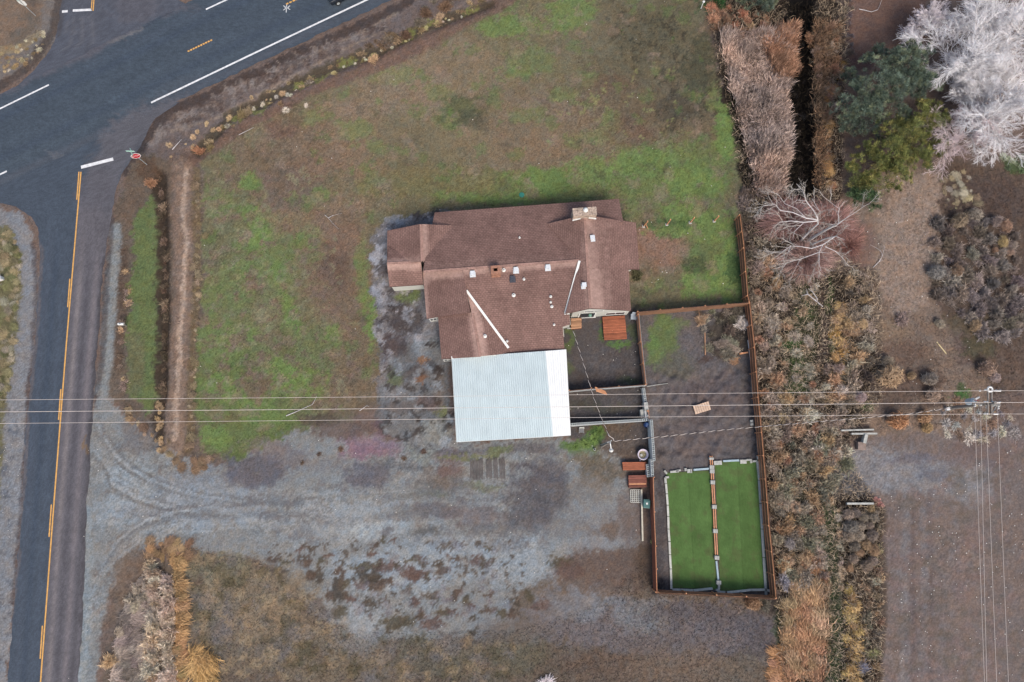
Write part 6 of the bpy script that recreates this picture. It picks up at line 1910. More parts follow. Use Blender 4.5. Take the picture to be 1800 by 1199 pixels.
# --- single tumbleweeds right of the belt
for (u, v, r, c, lb) in [(1565, 662, 19, (206, 172, 136), 'large tan tumbleweed left of centre on the bare ground under the north power line'), (1560, 636, 12, GREY, 'grey shrub touching the top of the large tan tumbleweed'), (1635, 665, 14, (196, 172, 152), 'upper tumbleweed of the tall pale pair under the north power line'), (1640, 694, 15, (206, 170, 146), 'lower tumbleweed of the tall pale pair under the north power line'),
                         (1575, 740, 17, (208, 150, 100), 'orange tumbleweed above the gravel lot, nearest the headwall'), (1625, 733, 11, (196, 150, 108), 'small orange tumbleweed beside the large orange one'), (1630, 752, 9, (190, 156, 100), 'lowest small straw clump beside the orange tumbleweeds'), (1652, 569, 9, GREY, 'lone egg-shaped tumbleweed on the bare ground below the shrub thicket'), (1715, 572, 12, TANB, 'tan tumbleweed at the bottom tip of the shrub thicket'),
                         (1733, 648, 15, (198, 166, 140), 'left tumbleweed of the pair above the utility pole'), (1750, 664, 11, (190, 166, 150), 'right tumbleweed of the pair above the utility pole'), (1790, 570, 8, GREY, 'small tumbleweed at the right edge below the shrub thicket'), (1588, 560, 12, (140, 118, 104), 'low dark shrub on the tan dirt below the dirt patch'), (1602, 660, 7, TANB, 'tiny tan tumbleweed between the two big ones'),
                         (1514, 570, 11, (210, 180, 130), 'golden tipped tumbleweed at the left edge of the bare ground'), (1524, 610, 14, GREY2, 'pale grey shrub at the left edge of the bare ground'), (1512, 698, 12, (196, 164, 150), 'pinkish tumbleweed beside the south end of the far bank'), (1324, 1063, 13, (176, 134, 100), 'lone brown tumbleweed on gravel outside the south fence'), (1300, 1073, 6, (150, 128, 112), 'small dry tuft on gravel outside the south fence'), (1345, 1064, 9, (130, 116, 104), 'dark tuft at the outer corner of the south fence')]:
    plant('ball' if 'tumbleweed' in lb else 'sage', u, v, r, c, lb, None, 1.0)
# --- shrub thicket at the right edge
zone('sage', [(1650, 390), (1700, 380), (1790, 400), (1800, 600), (1740, 590), (1690, 560), (1645, 520), (1640, 460)], 19, 10, 16, [(140, 124, 116), (150, 134, 122), DARK, (134, 116, 102), (126, 114, 108)], 'grey shrub in the thicket at the right edge of the picture', 'shrubs in the thicket at the right edge', 1.0, seed=22)
for (u, v, r, c) in [(1749, 390, 11, (170, 146, 136)), (1768, 398, 11, (190, 148, 120)), (1712, 378, 12, (172, 154, 140)), (1685, 388, 14, (180, 154, 128)), (1762, 424, 10, (200, 172, 120)), (1780, 432, 8, PINK), (1775, 443, 7, (180, 148, 124)), (1750, 440, 6, (160, 128, 104)), (1680, 475, 12, (176, 142, 112)), (1645, 480, 14, (150, 146, 142))]:
    plant('ball', u, v, r, c, 'round tumbleweed lying among the thicket at the right edge', 'tumbleweeds in the thicket at the right edge')
zone('flop', [(1655, 310), (1700, 300), (1720, 360), (1665, 370)], 9, 4, 11, [(176, 160, 124), (186, 172, 146), (140, 124, 100)], 'cream grass clump along the dirt edge below the white trees', 'cream grass below the white trees', .7, seed=23)
zone('sage', [(1765, 275), (1810, 270), (1810, 305), (1765, 300)], 14, 8, 11, [(110, 130, 80), (150, 160, 116)], 'green shrub at the right edge below the white trees', 'green shrubs below the white trees', .7, seed=24)
zone('sage', [(1660, 700), (1720, 720), (1770, 720), (1790, 760), (1720, 775), (1670, 770), (1655, 740)], 14, 7, 11, [(150, 142, 140), PALE, (150, 122, 100), (170, 164, 160)], 'twiggy pale shrub around the foot of the crossarm pole', 'shrubs around the crossarm pole', .6, seed=25)
# --- shrub corner of the gravel yard
zone('sage', [(1228, 548), (1312, 545), (1312, 600), (1290, 625), (1242, 622)], 17, 8, 13, [(112, 104, 84), GREY2, DARK, OLV], 'dark shrub in the fenced corner bed of the gravel yard', 'dark shrubs in the corner bed', .9, seed=26)
plant('sage', 1235, 562, 13, TANB, 'tan spiky shrub at the left end of the corner bed', None)
plant('sage', 1306, 569, 12, (202, 194, 186), 'pale round shrub in the corner bed beside the cedar fence', None)
plant('sage', 1290, 612, 10, (190, 166, 146), 'tan shrub above the orange timber in the corner bed', None)
plant('flop', 1295, 632, 10, (176, 130, 92), 'small brown heap of dry stalks below the orange timber', None, .5)
# --- highway bank
vb = [(366, 262), (405, 215), (450, 190), (520, 150), (575, 125), (620, 100), (680, 72), (740, 42), (800, 18), (850, -10)]
rowof('sage', vb, 11, 5, 10, [(140, 116, 88), DARK, (150, 128, 96), (120, 104, 70)], 'low brown shrub on the bank between highway and lawn', 'brown shrubs on the highway bank', 8, .7, seed=27)
rowof('sage', [(640, 85), (700, 62), (740, 30), (800, -5)], 9, 8, 13, [(104, 84, 66), (122, 98, 78), DARK], 'dark brown shrub in the thick part of the highway bank', 'dark shrubs on the highway bank', 7, .8, seed=28)
rowof('grass', [(400, 218), (470, 172), (540, 148), (600, 118), (640, 102), (730, 62), (780, 36), (840, 10)], 15, 4, 7, [(212, 206, 176), PALE, (190, 180, 120)], 'cream grass tuft along the lawn side of the highway bank', 'cream tufts on the highway bank', 4, .6, seed=29)
rowof('grass', [(290, 262), (340, 235), (420, 195), (500, 150)], 13, 4, 7, [(190, 164, 120), TANB], 'straw tuft on the highway verge', 'straw tufts on the highway verge', 8, .5, seed=30)
plant('grass', 502, 193, 8, (214, 194, 168), 'cream tuft on bare soil at the top left of the lawn', None, .5)
plant('grass', 538, 185, 6, (220, 204, 176), 'small cream tuft right of the other on the bare soil', None, .5)
plant('sage', 655, 102, 10, (166, 130, 98), 'rust-brown shrub at the lawn edge of the highway bank', None, .9)
plant('sage', 345, 262, 10, (160, 110, 80), 'rusty shrub at the top end of the dirt track', None, .8)
plant('sage', 262, 320, 12, (150, 112, 84), 'rusty shrub at the top of the green strip', None, .7)
# --- little ditch rows by the west road
rowof('sage', [(280, 320), (286, 400), (290, 480), (287, 560), (285, 640), (283, 700)], 10, 6, 9, [(112, 92, 76), (96, 82, 66), (130, 108, 90)], 'dark shrub in the row between the green strip and the dirt track', 'shrub row left of the dirt track', 3, .8, seed=31)
rowof('flop', [(346, 310), (348, 420), (345, 560), (338, 700), (334, 780)], 8, 5, 10, [(160, 140, 110), (146, 126, 98), (136, 120, 86), (178, 158, 128)], 'dry tuft in the row right of the dirt track', 'tufts right of the dirt track', 5, .7, seed=32)
rowof('sage', [(220, 466), (224, 520), (214, 560), (210, 620), (214, 680)], 13, 6, 9, [(150, 122, 108), (140, 116, 98), TANB], 'brown shrub on the verge beside the west road', 'shrubs on the west road verge', 4, .7, seed=33)
rowof('flop', [(215, 720), (240, 745), (270, 775), (300, 800), (340, 815), (380, 812)], 6, 6, 11, [(166, 140, 110), (150, 122, 94), (132, 108, 86)], 'tan tuft along the curved end of the verge at the drive', 'tufts around the curved verge end', 8, .6, seed=34)
rowof('grass', [(275, 700), (280, 750), (285, 790)], 8, 6, 9, [TANB, (200, 166, 120)], 'straw tuft at the lower end of the ditch row', 'straw tufts at the ditch end', 5, .6, seed=35)
zone('flop', [(-20, 410), (24, 412), (36, 480), (26, 560), (12, 690), (-20, 740)], 8, 4, 11, [(142, 134, 96), (162, 146, 110), (118, 116, 78), (172, 160, 130)], 'olive and straw grass clump at the left edge of the picture', 'grass clumps at the left edge', .7, seed=36)
zone('flop', [(-10, 90), (50, 70), (80, 50), (70, 90), (20, 125), (-10, 130)], 8, 3, 8, [(170, 150, 110), (150, 124, 86), (190, 176, 140)], 'low dry tuft at the dirt corner top left', 'dry tufts at the top left corner', .5, seed=37)
# --- bottom left hedge rows
rowof('sage', [(262, 990), (268, 1060), (264, 1130), (262, 1215)], 7, 10, 14, [(204, 180, 150), (194, 168, 140), PALE], 'pale fuzzy shrub in the left row of the double hedge at the bottom', 'left row of the double hedge', 3, 1.1, seed=38)
rowof('sage', [(292, 1020), (294, 1100), (296, 1215)], 7, 10, 13, [(210, 182, 154), (200, 172, 146)], 'pinkish fuzzy shrub in the right row of the double hedge at the bottom', 'right row of the double hedge', 3, 1.1, seed=39)
rowof('flop', [(296, 968), (306, 1000), (310, 1060), (310, 1120), (312, 1200)], 7, 11, 15, [(204, 160, 104), (192, 146, 92), (176, 146, 96)], 'golden stalk clump along the right side of the double hedge', 'golden stalks along the double hedge', 4, .9, 0, seed=40)
zone('flop', [(212, 1070), (255, 1060), (258, 1215), (190, 1215)], 13, 11, 15, [(170, 150, 134), (140, 124, 112), (186, 164, 142)], 'brown bent stalk clump left of the double hedge', 'brown stalks left of the double hedge', .7, 20, seed=41)
zone('sage', [(225, 1045), (255, 1010), (258, 1065), (235, 1070)], 13, 8, 11, [(180, 160, 136), (166, 148, 128)], 'grey shrub at the upper left of the double hedge', 'grey shrubs at the double hedge', .9, seed=42)
zone('flop', [(250, 955), (330, 955), (330, 985), (255, 985)], 12, 8, 12, [(160, 124, 88), (138, 110, 84), (180, 148, 104)], 'brown stalk clump at the rounded top of the double hedge', 'stalks at the top of the double hedge', .6, 60, seed=43)
plant('sage', 190, 1165, 12, (206, 168, 126), 'round tan shrub standing alone left of the double hedge', None)
for k, (u, v, y) in enumerate([(350, 1155, -60), (345, 1170, -75), (360, 1165, -50), (338, 1160, 60), (352, 1180, -95), (365, 1190, -70)]):
    plant('flop', u, v, 24, (212, 168, 96), 'long straw stalk clump splaying out right of the double hedge', 'splaying straw stalks', .7, y)
plant('grass', 960, 1202, 20, (226, 220, 220), 'white frosty tuft cut off by the bottom edge', None, .5)
for (u, v, r) in [(529, 813, 7), (558, 797, 6), (600, 787, 7), (712, 808, 7), (742, 793, 7)]:
    plant('flop', u, v, r, (112, 88, 72), 'dark brown weed heap on the gravel drive', 'weed heaps on the gravel drive', .5)
plant('grass', 1148, 952, 6, (176, 176, 96), 'yellow-green weed at the foot of the whitish beam', None, .7)
plant('sage', 1121, 484, 12, (96, 92, 62), 'dark round shrub against the east wall of the house', None, .9)
for (u, v, r) in [(1045, 770, 12), (1030, 780, 11), (1055, 757, 10), (1012, 785, 8)]:
    plant('grass', u, v, r, (110, 138, 64), 'bright green weed clump by the yard lamp pole', 'green weeds by the yard lamp', .4)
plant_all()
# --- stuff: what nobody could count
def scatter(name, n, pts, size, wid, mode, kind_label, seed, hh=.5, flat=.6):
    rng = np.random.default_rng(seed)
    us, vs = [p[0] for p in pts], [p[1] for p in pts]
    U = rng.uniform(min(us), max(us), n * 2)
    V = rng.uniform(min(vs), max(vs), n * 2)
    k = inside(U, V, pts)
    U, V = U[k][:n], V[k][:n]
    m = len(U)
    d = np.stack([U - 900, FOC * _st + (599.5 - V) * _ct, -FOC * _ct + (599.5 - V) * _st], 1)
    x, y = d[:, 0] * (-H / d[:, 2]), d[:, 1] * (-H / d[:, 2])
    c, z = gcolor_at(x, y)
    c = mode(c, rng, m)
    p0 = np.stack([x, y, z - .01], 1)
    L = rng.uniform(size[0], size[1], m)
    t = rng.uniform(0, 2 * np.pi, m)
    out = np.stack([np.cos(t), np.sin(t), np.zeros(m)], 1)
    p1 = p0 + out * (L * flat * .5)[:, None] + np.array([0, 0, 1]) * (L * hh * .8)[:, None]
    p2 = p0 + out * (L * flat)[:, None] + np.array([0, 0, 1]) * (L * hh * rng.uniform(.4, 1.0, m))[:, None]
    Vv, F = blades(p0, p1, p2, rng.uniform(wid[0], wid[1], m), rng)
    me = np_mesh(name, Vv, F, M_BLADE, np.repeat(c, 6, 0))
    o = bpy.data.objects.new(name, me)
    COL.objects.link(o)
    return tag(o, kind='stuff')
vary = lambda lo, hi: (lambda c, rng, m: c * rng.uniform(lo, hi, (m, 1)) * (1 + rng.normal(size=(m, 3)) * .05))
scatter('grass', 60000, lawn, (.10, .26), (.012, .028), vary(.55, 1.75), '', 61, .6)
scatter('dry_grass', 26000, [(330, 960), (470, 990), (620, 1110), (900, 1110), (1060, 1060), (1130, 980), (1150, 1040), (1370, 1055), (1370, 1230), (330, 1230)], (.12, .32), (.012, .024), vary(.6, 1.7), '', 62, .4, .9)
scatter('undergrowth', 62000, [(1240, 0), (1490, 0), (1480, 340), (1430, 440), (1545, 480), (1550, 700), (1480, 800), (1550, 890), (1545, 1230), (1372, 1230), (1366, 1050), (1322, 535), (1308, 330), (1270, 150)], (.25, .95), (.012, .026), lambda c, rng, m: np.where(rng.random((m, 1)) < .4, c * rng.uniform(.7, 1.4, (m, 1)), np.array(S(192, 172, 150)) * rng.uniform(.5, 1.6, (m, 1)) * np.clip(c.mean(1, keepdims=True) / .022, .12, 1) ** 1.5), '', 63, .7, .7)
scatter('dry_grass', 16000, [(1560, 300), (1650, 290), (1800, 300), (1800, 700), (1740, 740), (1540, 760), (1540, 480)], (.12, .4), (.010, .022), vary(.6, 1.7), '', 64, .5, .8)
scatter('dry_grass', 18000, [(205, 330), (250, 270), (330, 240), (560, 115), (680, 55), (800, 0), (860, 0), (640, 112), (352, 270), (352, 560), (340, 790), (390, 815), (300, 800), (215, 720)], (.12, .34), (.012, .022), vary(.6, 1.8), '', 65, .5, .8)
# thicket of fine dry stems at the top of the belt
def thicket(name, n, pts, h, col, seed, lean=.5, wid=(.012, .024)):
    rng = np.random.default_rng(seed)
    us, vs = [p[0] for p in pts], [p[1] for p in pts]
    U = rng.uniform(min(us), max(us), n * 3)
    V = rng.uniform(min(vs), max(vs), n * 3)
    k = inside(U, V, pts)
    U, V = U[k][:n], V[k][:n]
    m = len(U)
    d = np.stack([U - 900, FOC * _st + (599.5 - V) * _ct, -FOC * _ct + (599.5 - V) * _st], 1)
    x, y = d[:, 0] * (-H / d[:, 2]), d[:, 1] * (-H / d[:, 2])
    hg = h * (.45 + .9 * fbm(x, y, 2.2, seed, 3))
    sway = np.stack([fbm(x, y, 1.3, seed + 5, 2) - .5, fbm(x, y, 1.3, seed + 9, 2) - .5], 1) * .9 * lean
    top = np.stack([x + sway[:, 0] + rng.normal(size=m) * .32, y + sway[:, 1] + rng.normal(size=m) * .32, hg * rng.uniform(.7, 1.05, m)], 1)
    p0 = np.stack([x, y, top[:, 2] * rng.uniform(.2, .85, m)], 1)
    p0[:, :2] += (top[:, :2] - p0[:, :2]) * .4
    Vv, F = blades(p0, (p0 + top) / 2, top, rng.uniform(wid[0], wid[1], m), rng)
    c = np.array(S(*col)) * 1.45 * rng.uniform(.3, 1.7, (m, 1)) * (.65 + .7 * fbm(x, y, .9, seed + 30, 3)[:, None]) * (1 + (fbm(x, y, 2.5, seed + 20, 3)[:, None] - .5) * np.array([.5, .35, .2]))
    me = np_mesh(name, Vv, F, M_BLADE, np.repeat(c, 6, 0))
    o = bpy.data.objects.new(name, me)
    COL.objects.link(o)
    return tag(o, kind='stuff')
thicket('dry_thicket', 34000, [(1262, 62), (1330, 60), (1392, 52), (1386, 120), (1378, 180), (1392, 230), (1380, 300), (1372, 345), (1325, 345), (1305, 240), (1280, 150)], 1.7, (190, 168, 158), 71)
thicket('dry_thicket', 8000, [(1330, 70), (1394, 52), (1390, 140), (1365, 150)], 1.6, (180, 140, 116), 72)
thicket('dry_thicket', 5000, [(1428, 40), (1478, 40), (1470, 120), (1448, 160), (1446, 330), (1430, 330)], 1.0, (136, 110, 90), 73)

# ------------------------------------------------------------------ trees
M_BARKW = mat('white_bark', S(214, 208, 210), .85, .25, 3.0, .1, var2=.1, scale2=.6)
M_TWIGW = plant_mat('pale_twigs')
def grow(b, segs, p, d, L, r, lvl, rng, spec, up):
    """one branch as a bent tapering tube; children along it"""
    k = spec[lvl]
    n = k['seg']
    pts = [p]
    dd = d.copy()
    for i in range(n):
        dd = dd + rng.normal(size=3) * k['bend']
        dd[2] += k.get('lift', 0)
        dd /= np.linalg.norm(dd)
        pts.append(pts[-1] + dd * L / n)
    rad = np.linspace(r, r * k['taper'], n + 1)
    segs[lvl].append((np.array(pts), rad))
    if lvl + 1 >= len(spec):
        return
    c = spec[lvl + 1]
    m = int(c['count'] * rng.uniform(.8, 1.2) + .5)
    for j in range(m):
        t = c['t0'] + (1 - c['t0']) * (j + rng.uniform(.1, .9)) / m
        x = t * n
        i = min(int(x), n - 1)
        q = pts[i] + (pts[i + 1] - pts[i]) * (x - i)
        ax = (pts[i + 1] - pts[i])
        ax /= np.linalg.norm(ax)
        s = rng.normal(size=3)
        s -= ax * s.dot(ax)
        s /= np.linalg.norm(s)
        a = c['angle'] * rng.uniform(.6, 1.3)
        nd = ax * math.cos(a) + s * math.sin(a)
        nd[2] += c.get('up', 0)
        nd /= np.linalg.norm(nd)
        grow(b, segs, q, nd, L * c['len'] * rng.uniform(.65, 1.2) * (1.15 - .45 * t), max(rad[i] * c['rad'], c['rmin']), lvl + 1, rng, spec, up)
def tubes_np(items, sides):
    V, F, k = [], [], 0
    for pts, rad in items:
        n = len(pts)
        d = pts[-1] - pts[0]
        a = np.cross(d, [0.31, 0.77, 0.55])
        a /= np.linalg.norm(a) + 1e-9
        c = np.cross(d, a)
        c /= np.linalg.norm(c) + 1e-9
        ang = np.arange(sides) * 2 * np.pi / sides
        ring = np.cos(ang)[:, None] * a + np.sin(ang)[:, None] * c
        V.append((pts[:, None] + ring[None] * rad[:, None, None]).reshape(-1, 3))
        i = np.arange(n - 1)[:, None] * sides + np.arange(sides)[None]
        j = np.arange(n - 1)[:, None] * sides + (np.arange(sides)[None] + 1) % sides
        F.append((np.stack([i, j, j + sides, i + sides], 2) + k).reshape(-1, 4))
        k += n * sides
    return np.concatenate(V), np.concatenate(F)
def twig_col(items, sides, rng, col, lo=.75, hi=1.2):
    return np.concatenate([np.tile(np.array(S(*col)) * rng.uniform(lo, hi), (len(p) * sides, 1)) for p, r in items])
def part_np(name, items, sides, material, parent, col=None, rng=None, gain=1.0):
    v, f = tubes_np(items, sides)
    me = np_mesh(name, v, f, material, None if col is None else np.minimum(.8, gain * twig_col(items, sides, rng, col)), True)
    o = bpy.data.objects.new(name, me)
    COL.objects.link(o)
    o.parent = parent
    return o
def bare_tree(u, v, hgt, reach, label, seed, col, zc, twigs=1.0):
    rng = np.random.default_rng(seed)
    base = down(P(u, v, zc))
    th = thing('bare_tree', base, label, 'tree', None)
    spec = [dict(seg=4, bend=.06, taper=.7),
            dict(count=11, t0=.3, angle=1.1, len=reach * 1.15, rad=.5, rmin=.06, seg=6, bend=.16, taper=.35, lift=.02),
            dict(count=10, t0=.15, angle=.75, len=.6, rad=.5, rmin=.03, seg=4, bend=.16, taper=.4, lift=.03),
            dict(count=9 * twigs, t0=.15, angle=.65, len=.5, rad=.5, rmin=.016, seg=3, bend=.2, taper=.6, lift=.03),
            dict(count=10 * twigs, t0=.05, angle=.6, len=.7, rad=.6, rmin=.0115, seg=2, bend=.2, taper=.6, lift=.02)]
    segs = [[] for _ in spec]
    grow(None, segs, np.array([0, 0, -.1]), np.array([0, 0, 1.0]), hgt, .26, 0, rng, spec, 0)
    part_np('trunk', segs[0], 8, M_BARKW, th)
    part_np('limbs', segs[1] + segs[2], 5, M_BARKW, th)
    part_np('crown', segs[3] + segs[4], 3, M_BLADE, th, col, rng, 2.0)
    return th
WT = (216, 210, 214)
bare_tree(1708, 92, 5.0, 1.05, 'huge pale bare tree at the top right, upper left of the white group', 5, WT, 4.5)
bare_tree(1752, 192, 5.0, 1.0, 'pale bare tree at the lower end of the white group on the right', 6, WT, 4.5)
bare_tree(1795, 70, 5.2, 1.1, 'pale bare tree cut off by the right edge at the top', 7, WT, 4.5)
bare_tree(1694, 232, 3.2, 1.05, 'smaller greyish bare tree beside the yellow-green conifer', 8, (196, 180, 184), 2.5, .9)
bare_tree(1640, 42, 3.0, .95, 'small pale bare tree at the top edge next to the dirt patch', 9, (206, 196, 202), 2.5, .85)
# conifers: limbs and many small needle sprays gathered in uneven tufts
def conifer(base_uv, lobes, h, label, seed, cols, dens=1.0, leaf=(.12, .26)):
    rng = np.random.default_rng(seed)
    base = down(P(*base_uv, h * .6))
    th = thing('conifer', base, label, 'tree')
    bo = np.array(base)
    V, F, C, k = [], [], [], 0
    limbs = []
    for (u, v, z, rpx) in lobes:
        c = np.array(P(u, v, z)) - bo
        r = rpx * .061
        limbs.append((np.array([[0, 0, max(.4, c[2] * .35)], c * .6 + np.array([0, 0, c[2] * .15]), c]), np.array([.10, .06, .02])))
        nt = int(30 * r * r * dens + 16)
        ns = max(6, int(4 + r * 3.2))
        spoke = rng.uniform(0, 2 * np.pi, ns)
        reach = rng.uniform(.75, 1.3, ns)
        lift = rng.uniform(-.25, .45, ns)
        sk = rng.integers(0, ns, nt)
        tt = rng.uniform(0, 1.05, nt) ** .6
        ang = spoke[sk] + rng.normal(size=nt) * .17
        tc = c + np.stack([np.cos(ang) * tt * reach[sk] * r, np.sin(ang) * tt * reach[sk] * r, r * (.55 * (1 - tt) + lift[sk] * .6) + rng.normal(size=nt) * .12], 1) + rng.normal(size=(nt, 3)) * .10
        d = np.stack([np.cos(ang), np.sin(ang), np.full(nt, .5)], 1)
        tr = rng.uniform(.20, .50, nt) * (1.15 - .45 * tt)
        shade = rng.uniform(.65, 1.3, nt)
        ci = rng.integers(0, len(cols), nt)
        for i in range(nt):
            m = 66
            dd = unit(m, rng, (-.2, 1)) + d[i] * .6
            dd /= np.linalg.norm(dd, axis=1)[:, None]
            p0 = tc[i] + dd * tr[i] * rng.uniform(.05, 1.0, m)[:, None]
            p2 = p0 + dd * rng.uniform(leaf[0], leaf[1], m)[:, None]
            vv, ff = blades(p0, (p0 + p2) / 2, p2, rng.uniform(.008, .017, m), rng)
            V.append(vv)
            F.append(ff + k)
            k += len(vv)
            C.append(np.repeat(np.array(S(*cols[ci[i]])) * 1.25 * shade[i] ** 1.5 * rng.uniform(.5, 1.5, (m, 1)), 6, 0))
    me = np_mesh('crown', np.concatenate(V), np.concatenate(F), M_BLADE, np.concatenate(C))
    o = bpy.data.objects.new('crown', me)
    COL.objects.link(o)
    o.parent = th
    MB().tube([base, base + Vector((.1, .05, h * .5)), base + Vector((0, 0, h * .85))], [.2, .15, .05], 8).build('trunk', mat('brown_bark', S(110, 90, 76), .9, .3, 4), th)
    part_np('limbs', limbs, 5, MATS['brown_bark'], th)
    return th
BLUE = [(108, 124, 112), (98, 112, 98), (124, 132, 108), (92, 104, 96)]
OLIV = [(130, 134, 80), (112, 120, 74), (148, 142, 86), (106, 112, 76)]
conifer((1535, 165), [(1545, 150, 4.8, 50), (1505, 175, 3.8, 38), (1492, 205, 2.4, 22), (1520, 215, 2.6, 28), (1580, 130, 4.6, 44), (1605, 110, 4.4, 36), (1560, 195, 3.2, 32), (1616, 142, 4.0, 32), (1545, 105, 3.0, 26), (1500, 140, 2.4, 20)], 6.0, 'blue-green conifer between the dark ditch and the white trees', 31, BLUE)
conifer((1570, 265), [(1590, 240, 3.6, 42), (1620, 215, 3.2, 34), (1560, 270, 3.4, 42), (1525, 290, 2.6, 34), (1500, 312, 1.8, 22), (1600, 280, 2.8, 36), (1560, 310, 2.0, 30), (1635, 250, 2.6, 24), (1535, 325, 1.6, 24), (1640, 205, 2.4, 20)], 5.0, 'yellow-green conifer below the blue-green one', 32, OLIV)
conifer((1520, 340), [(1515, 342, 1.0, 20), (1535, 350, .9, 16), (1500, 345, .9, 14)], 1.6, 'low dark green juniper at the foot of the yellow-green conifer', 33, [(80, 104, 76), (92, 112, 78)])
conifer((1330, -4), [(1330, -4, 1.2, 26), (1312, -10, 1.0, 18), (1350, -8, 1.0, 18)], 2.0, 'blue-green juniper at the top edge above the rusty shrubs', 34, BLUE)
conifer((1252, -2), [(1246, -4, .7, 14), (1262, 2, .6, 12)], 1.2, 'small deep green bush at the top edge left of the juniper', 35, [(70, 110, 66), (62, 96, 58)])
# dead white-limbed trees with red-twigged undergrowth
def limb_tree(label, base, paths, seed, nb=6, rw=.10):
    rng = np.random.default_rng(seed)
    b0 = P(*base, 0)
    th = thing('dead_tree', b0, label, 'tree')
    off = np.array(b0)
    segs = [[], [], [], []]
    main, small = [], []
    for path, r0, r1 in paths:
        pts = np.array([np.array(P(1300 + x / 6, 300 + y / 6, z)) - off for x, y, z in path])
        main.append((pts, np.linspace(r0, r1, len(pts)) * .78))
        spec = [dict(), dict(count=0), dict()]
        L = np.linalg.norm(np.diff(pts, axis=0), axis=1).sum()
        for j in range(int(nb * L / 3)):
            i = rng.integers(max(0, len(pts) - 4) if len(pts) > 4 else 0, len(pts) - 1)
            q = pts[i] + (pts[i + 1] - pts[i]) * rng.random()
            ax = pts[i + 1] - pts[i]
            ax /= np.linalg.norm(ax)
            d = ax + rng.normal(size=3) * .55
            d /= np.linalg.norm(d)
            sg = [[], [], []]
            sp = [dict(seg=4, bend=.22, taper=.4, lift=-.02), dict(count=4, t0=.3, angle=.7, len=.55, rad=.6, rmin=.013, seg=3, bend=.2, taper=.5), dict(count=3, t0=.3, angle=.7, len=.6, rad=.7, rmin=.010, seg=2, bend=.2, taper=.6)]
            grow(None, sg, q, d, rng.uniform(.8, 2.0), .026, 0, rng, sp, 0)
            small += sg[0] + sg[1] + sg[2]
    part_np('limbs', main, 7, M_BARKW, th)
    part_np('twigs', small, 3, M_BLADE, th, (214, 206, 200), rng)
    return th
limb_tree('left stem of the dead white-limbed trees, its limbs spreading over the red twigs', (1408, 424),
          [([(640, 745, 0), (690, 690, 2.0), (780, 600, 4.2), (828, 560, 5.4), (822, 480, 6.0)], .17, .09),
           ([(822, 500, 5.9), (780, 420, 6.2), (700, 320, 6.5), (668, 210, 6.8), (600, 140, 7.0)], .08, .02),
           ([(825, 520, 5.7), (700, 500, 6.0), (560, 440, 6.2), (430, 420, 6.2), (380, 360, 6.2), (260, 365, 6.0), (180, 440, 5.6)], .085, .02),
           ([(825, 530, 5.6), (680, 545, 5.8), (540, 530, 5.8), (420, 545, 5.6), (350, 605, 5.2)], .08, .02),
           ([(700, 500, 6.0), (600, 400, 6.1), (480, 350, 6.2), (400, 240, 6.2)], .045, .015),
           ([(680, 545, 5.8), (580, 640, 5.6), (560, 720, 5.2)], .045, .015), ([(800, 480, 6.0), (850, 440, 6.3), (760, 290, 6.6)], .05, .015),
           ([(700, 320, 6.5), (610, 310, 6.5), (560, 340, 6.4)], .03, .012)], 41)
limb_tree('middle stem of the dead white-limbed trees, broken off thick and straight', (1419, 425),
          [([(715, 750, 0), (800, 690, 2.0), (900, 630, 4.0), (1005, 575, 6.1)], .20, .15), ([(1005, 575, 6.0), (940, 560, 6.2)], .03, .015),
           ([(1005, 590, 5.8), (1045, 560, 6.0), (1110, 510, 6.2), (1220, 440, 6.3), (1330, 365, 6.4)], .06, .015), ([(1045, 560, 6.0), (1040, 450, 6.2), (1050, 400, 6.3), (980, 350, 6.4), (930, 310, 6.4)], .05, .015)], 42, 4)
limb_tree('lower stem of the dead white-limbed trees, drooping towards the fence', (1412, 436),
          [([(700, 800, 0), (780, 770, 1.6), (900, 720, 3.8), (1020, 690, 5.2)], .15, .08), ([(1000, 700, 5.0), (880, 780, 5.2), (760, 820, 5.3), (640, 800, 5.3), (540, 795, 5.2), (440, 860, 5.0), (300, 860, 4.6)], .08, .02),
           ([(880, 780, 5.2), (840, 860, 5.2), (650, 930, 5.0), (500, 970, 4.8), (430, 1060, 4.4)], .06, .018), ([(840, 860, 5.2), (838, 990, 4.9), (860, 1050, 4.6), (740, 1115, 4.4)], .05, .015),
           ([(900, 800, 5.2), (1010, 850, 5.0), (1090, 920, 4.7), (1150, 1010, 4.4)], .05, .015), ([(540, 795, 5.2), (510, 860, 5.0), (390, 930, 4.7)], .04, .015), ([(1010, 690, 5.1), (1110, 730, 5.0)], .035, .015), ([(840, 860, 5.2), (950, 870, 5.2)], .03, .015), ([(640, 930, 5.0), (580, 1050, 4.6)], .035, .012)], 43)
def red_shrub(u, v, rx, ry, h, n, col, label, seed):
    rng = np.random.default_rng(seed)
    b0 = P(u, v, 0)
    d = unit(n, rng, (.05, 1))
    rr = lump(d, seed, .3) * rng.uniform(.5, 1.05, n)
    tip = d * rr[:, None] * np.array([rx * .061, ry * .061, h])
    p0 = tip * rng.uniform(.15, .75, n)[:, None]
    V, F = blades(p0, (p0 + tip) / 2 + rng.normal(size=(n, 3)) * .06, tip + rng.normal(size=(n, 3)) * .12, rng.uniform(.008, .017, n), rng)
    me = np_mesh('red_twig_shrub', V, F, M_BLADE, np.repeat(np.array(S(*col)) * 1.5 * rng.uniform(.45, 1.5, (n, 1)), 6, 0))
    o = bpy.data.objects.new('red_twig_shrub', me)
    o.location = b0
    COL.objects.link(o)
    return tag(o, label, 'shrub')
red_shrub(1385, 385, 62, 50, 2.6, 5200, (168, 134, 130), 'reddish twiggy shrub under the left limbs of the dead white trees', 51)
